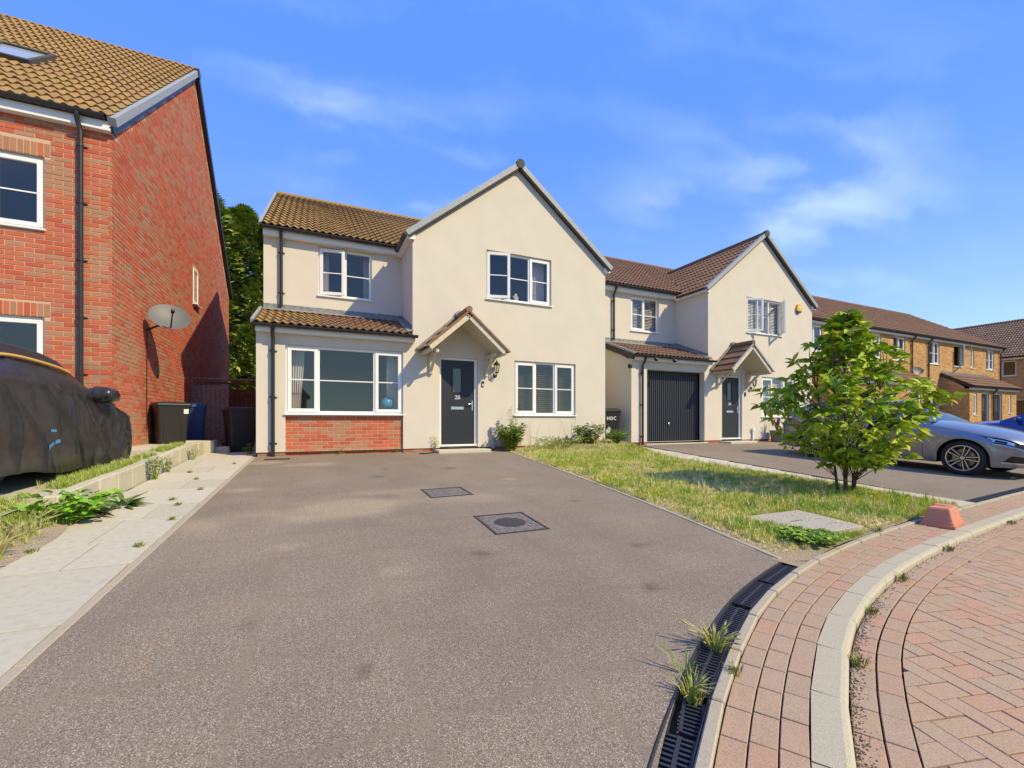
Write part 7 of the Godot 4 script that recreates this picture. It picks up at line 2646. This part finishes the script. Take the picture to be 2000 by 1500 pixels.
func plants() -> void:
	young_tree()
	var G := [Color(0.19, 0.29, 0.04), Color(0.15, 0.245, 0.04), Color(0.25, 0.32, 0.07)]
	var Yl := [Color(0.42, 0.39, 0.12), Color(0.32, 0.36, 0.08), Color(0.50, 0.42, 0.2)]
	leafy("garden_bush", "leafy green bush right of the door numbered 26", Vector3(4.30, 0.50, -9.50), 1100, 0.40, 0.64, 0.085, 0.55, G + [Color(0.24, 0.27, 0.08)], 40, "bush")
	leafy("tall_weed", "tall thin weed rising above the bush by the door", Vector3(4.40, 0.50, -9.60), 160, 0.09, 1.0, 0.07, 0.45, G, 40, "weed")
	leafy("dry_weed", "sparse dry stalks right of the bush by the door", Vector3(4.86, 0.52, -9.50), 60, 0.24, 0.68, 0.035, 0.3, Yl, 40, "weed")
	leafy("dry_weed", "thin pale stalks under the right window", Vector3(5.95, 0.58, -9.45), 60, 0.30, 0.78, 0.03, 0.3, Yl, 40, "weed")
	leafy("weed_clump", "dark green weed clump at the right corner of number 26", Vector3(6.42, 0.60, -9.35), 800, 0.44, 0.52, 0.085, 0.5, [Color(0.13, 0.21, 0.04), Color(0.17, 0.26, 0.045), Color(0.10, 0.17, 0.04)], 40, "weed")
	leafy("weed_clump", "yellow green weed clump near the bin lettered HDC", Vector3(7.20, 0.58, -9.15), 480, 0.32, 0.40, 0.075, 0.5, G, 40, "weed")
	leafy("dry_weed", "pale stalks beside the corner of number 26", Vector3(7.0, 0.62, -9.45), 50, 0.24, 0.72, 0.03, 0.3, Yl, 40, "weed")
	leafy("weed_clump", "low straggling weeds along the foot of the wall", Vector3(5.5, 0.55, -9.30), 620, 0.75, 0.26, 0.06, 0.4, G + Yl, 40, "weed")
	leafy("creeping_weed", "small pale weed growing up the wall left of the front door", Vector3(2.54, 0.48, -9.80), 60, 0.07, 0.46, 0.035, 0.5, Yl, 40, "weed")
	leafy("creeping_weed", "small yellowish weed at the foot of the brick panel", Vector3(0.52, 0.475, -9.86), 50, 0.10, 0.20, 0.03, 0.3, Yl, 40, "weed")
	leafy("creeping_weed", "small weed at the right end of the brick panel", Vector3(1.68, 0.475, -9.86), 30, 0.05, 0.18, 0.03, 0.3, Yl, 40, "weed")
	leafy("clover_patch", "low bright green clover patch beside the inspection slab", Vector3(3.98, lawn_y(3.98, -2.42) - 0.01, -2.42), 1500, 0.27, 0.09, 0.036, 0.9, [Color(0.24, 0.40, 0.045), Color(0.18, 0.33, 0.035), Color(0.32, 0.44, 0.06)], 40, "weed")
	var bank := func(x: float, z: float) -> float: return gy(z) + 0.004 + bank_h(x, z)
	leafy("mallow_plant", "broad leaved bright green plant spilling over the low wall", Vector3(-2.06, gy(-5.25) + 0.02, -5.25), 260, 0.40, 0.26, 0.085, 0.95, [Color(0.20, 0.42, 0.035), Color(0.16, 0.36, 0.03), Color(0.26, 0.47, 0.045)], 40, "plant")
	leafy("dandelion_plant", "flat rosette of toothed leaves on the slab path", Vector3(-1.82, gy(-5.85) + 0.006, -5.85), 60, 0.05, 0.05, 0.17, 0.22, [Color(0.13, 0.22, 0.04), Color(0.10, 0.19, 0.04)], 40, "weed", false)
	leafy("dandelion_plant", "second leaf rosette at the foot of the low wall", Vector3(-1.90, gy(-5.55) + 0.006, -5.50), 50, 0.05, 0.05, 0.14, 0.22, [Color(0.13, 0.20, 0.05), Color(0.17, 0.12, 0.05)], 40, "weed", false)
	leafy("wall_weed", "upright green weed against the low wall near the bins", Vector3(-2.02, gy(-7.6), -7.6), 170, 0.09, 0.36, 0.05, 0.35, G, 40, "weed")
	leafy("wall_weed", "short green weed against the low wall", Vector3(-2.03, gy(-8.2), -8.25), 110, 0.08, 0.26, 0.045, 0.35, G, 40, "weed")
	leafy("wall_weed", "pale weed at the end of the low wall", Vector3(-2.02, gy(-9.6), -9.7), 100, 0.10, 0.2, 0.045, 0.35, G + Yl, 40, "weed")
	leafy("wall_weed", "green weed beside the corner of the cream house", Vector3(-1.22, 0.5, -10.6), 120, 0.12, 0.22, 0.05, 0.4, G, 40, "weed")
	# channel weeds
	var st := [Color(0.50, 0.42, 0.16), Color(0.30, 0.34, 0.06), Color(0.22, 0.34, 0.04), Color(0.42, 0.40, 0.10)]
	var x0 := s_at_x(1.22, 0.425)
	tuft("seeding yellow grass tuft in the broken drain, farther from the camera", kp(x0 + 0.62, 0.40, -0.03), 90, 0.17, st, true)
	tuft("yellow green grass tuft in the broken drain, nearer the camera", kp(x0 + 0.20, 0.405, -0.03), 80, 0.14, st)
	tuft("single green grass blade clump at the drain's left rail", kp(x0 + 0.32, 0.455, -0.03), 14, 0.17, [Color(0.22, 0.34, 0.04)])
	for q in [[s_at_x(1.7, 0.3), 0.285, 0.05, "tiny grass tuft between edging and footway blocks"], [s_at_x(3.05, -0.15), -0.155, 0.05, "small tuft in the road gutter opposite the drain"], [s_at_x(2.35, -0.15), -0.16, 0.06, "small tuft of moss and grass below the near kerb"], [s_at_x(3.85, -0.16), -0.165, 0.07, "bushy little tuft below the kerb near the middle"], [s_at_x(5.05, -0.15), -0.16, 0.06, "little tuft below the kerb left of the planter"], [s_at_x(6.95, -0.15), -0.155, 0.05, "little tuft below the kerb right of the planter"], [s_at_x(4.95, 0.34), 0.335, 0.08, "grass tuft overhanging the lawn edging"]]:
		tuft(q[3], kp(q[0], q[1], -0.03 if q[1] < 0 else 0.0), 46, q[2], [Color(0.25, 0.26, 0.06), Color(0.35, 0.30, 0.10), Color(0.16, 0.21, 0.03)])
	for q in [[-1.24, -4.3, "green tuft by the path's edging, nearest the camera"], [-1.22, -5.1, "green tuft by the path's edging, second from the camera"], [-1.33, -5.75, "green tuft by the path's edging, third from the camera"], [-1.30, -6.6, "green tuft by the path's edging, fourth from the camera"], [-1.26, -8.9, "green tuft by the path's edging, nearest the cream house"], [-1.45, -6.05, "green tuft in a slab joint beside the dandelion leaves"], [-1.5, -7.4, "green tuft in the middle of the slab path"], [-1.72, -8.1, "green tuft on the far part of the slab path near the wall"], [-1.9, -4.4, "green tuft at the gravelly left side of the slab path"]]:
		tuft(q[2], Vector3(q[0], gy(q[1]), q[1]), 40, 0.05, [Color(0.16, 0.21, 0.03), Color(0.24, 0.26, 0.06)])
	for q in 5:
		var z := -3.9 - q * 0.35
		tuft(["tall straw coloured grass at the bank, nearest the camera", "tall straw coloured grass at the bank, second from the camera", "tall straw coloured grass at the bank, middle of five", "tall straw coloured grass at the bank, second from the wall", "tall straw coloured grass at the bank, next to the low wall"][q], Vector3(-1.98 - 0.04 * q, bank.call(-2.0, z), z), 60, 0.28, [Color(0.55, 0.46, 0.25), Color(0.42, 0.38, 0.16)], true)
	conifers()

func conifers() -> void:
	var spray := MB.new()
	for k in 5:
		var a := -0.9 + k * 0.45
		var d := Vector3(sin(a), 0.12 * (k % 2) - 0.25 * absf(a), cos(a))
		var s := Vector3(cos(a), 0.25, -sin(a)) * 0.13
		spray.quad(Vector3.ZERO, d * 0.55 + s, d, d * 0.55 - s)
	var sm := spray.mesh(true)
	for q in [[-5.5, -27.6, 13.6, 2.7, "tall dark conifer nearest the brick house's far corner"], [-3.5, -28.4, 12.8, 2.5, "tall dark conifer in the middle of the gap between the houses"], [-1.4, -27.2, 12.4, 2.4, "tall dark conifer behind the cream house's left corner"], [-2.7, -24.6, 5.6, 1.3, "lower sunlit shrub in front of the tall conifers"]]:
		var t := thing("conifer_tree", q[4], "tree", Vector3(q[0], 0.28, q[1]), 0, "conifers behind the houses")
		var h: float = q[2]
		var R: float = q[3]
		var mb := MB.new()
		mb.tube([Vector3.ZERO, Vector3(0.05, h * 0.5, 0), Vector3(0, h * 0.93, 0)], [0.16, 0.10, 0.02], 8)
		part(t, "trunk", mb.mesh(), M.bark)
		var xfs := []
		var cl := []
		var n := int(6500 * h / 12.0 * R / 2.0)
		for k in n:
			var f := rng.randf()
			var y := lerpf(0.7, h, f)
			var a := rng.randf() * TAU
			var lump := 0.75 + 0.45 * noise.get_noise_3d(cos(a) * 40.0 + q[0] * 9.0, y * 26.0, sin(a) * 40.0)
			var rr: float = R * lump * pow(1.0 - pow(f, 4.0), 0.6) * (0.55 + 0.45 * sqrt(rng.randf()))
			var d := Vector3(cos(a), rng.randf_range(-0.35, 0.5), sin(a))
			var sz := rng.randf_range(0.22, 0.42)
			xfs.append(Transform3D(face_to(d, rng.randf_range(-0.7, 0.7)) * Basis.from_scale(Vector3(sz, sz, sz)), Vector3(cos(a) * rr, y, sin(a) * rr)))
			cl.append([Color(0.17, 0.26, 0.04), Color(0.21, 0.31, 0.045), Color(0.27, 0.34, 0.055), Color(0.14, 0.22, 0.04), Color(0.34, 0.36, 0.07)][rng.randi_range(0, 4)])
		tag(multi(t, "crown", sm, M.conifer_vc, xfs, cl), "", "", "", "stuff")

# ------------------------------------------------------------------
func _ready() -> void:
	rng.seed = 20240611
	noise.seed = 5
	noise.frequency = 0.02
	noise.fractal_octaves = 3
	view()
	materials()
	M.tile_mesh = tile_mesh()
	kerb_line()
	grounds()
	cream_house("26", Vector3.ZERO, "cream rendered house numbered 26 with a bay window and dark front door", false)
	cream_house("24", OFF24, "cream rendered house with a dark garage door right of number 26", true)
	red_house()
	terrace()
	fittings()
	yard()
	covered_car()
	car("silver hatchback parked behind the young tree, nose towards the road", Vector3(11.78, gy(-5.25), -5.25), 0.0, 0.05, M.silver_paint)
	car("dark blue car parked beyond the silver one, nose towards the houses", Vector3(16.0, gy(-3.9), -3.9), PI, -0.05, M.blue_paint)
	plants()
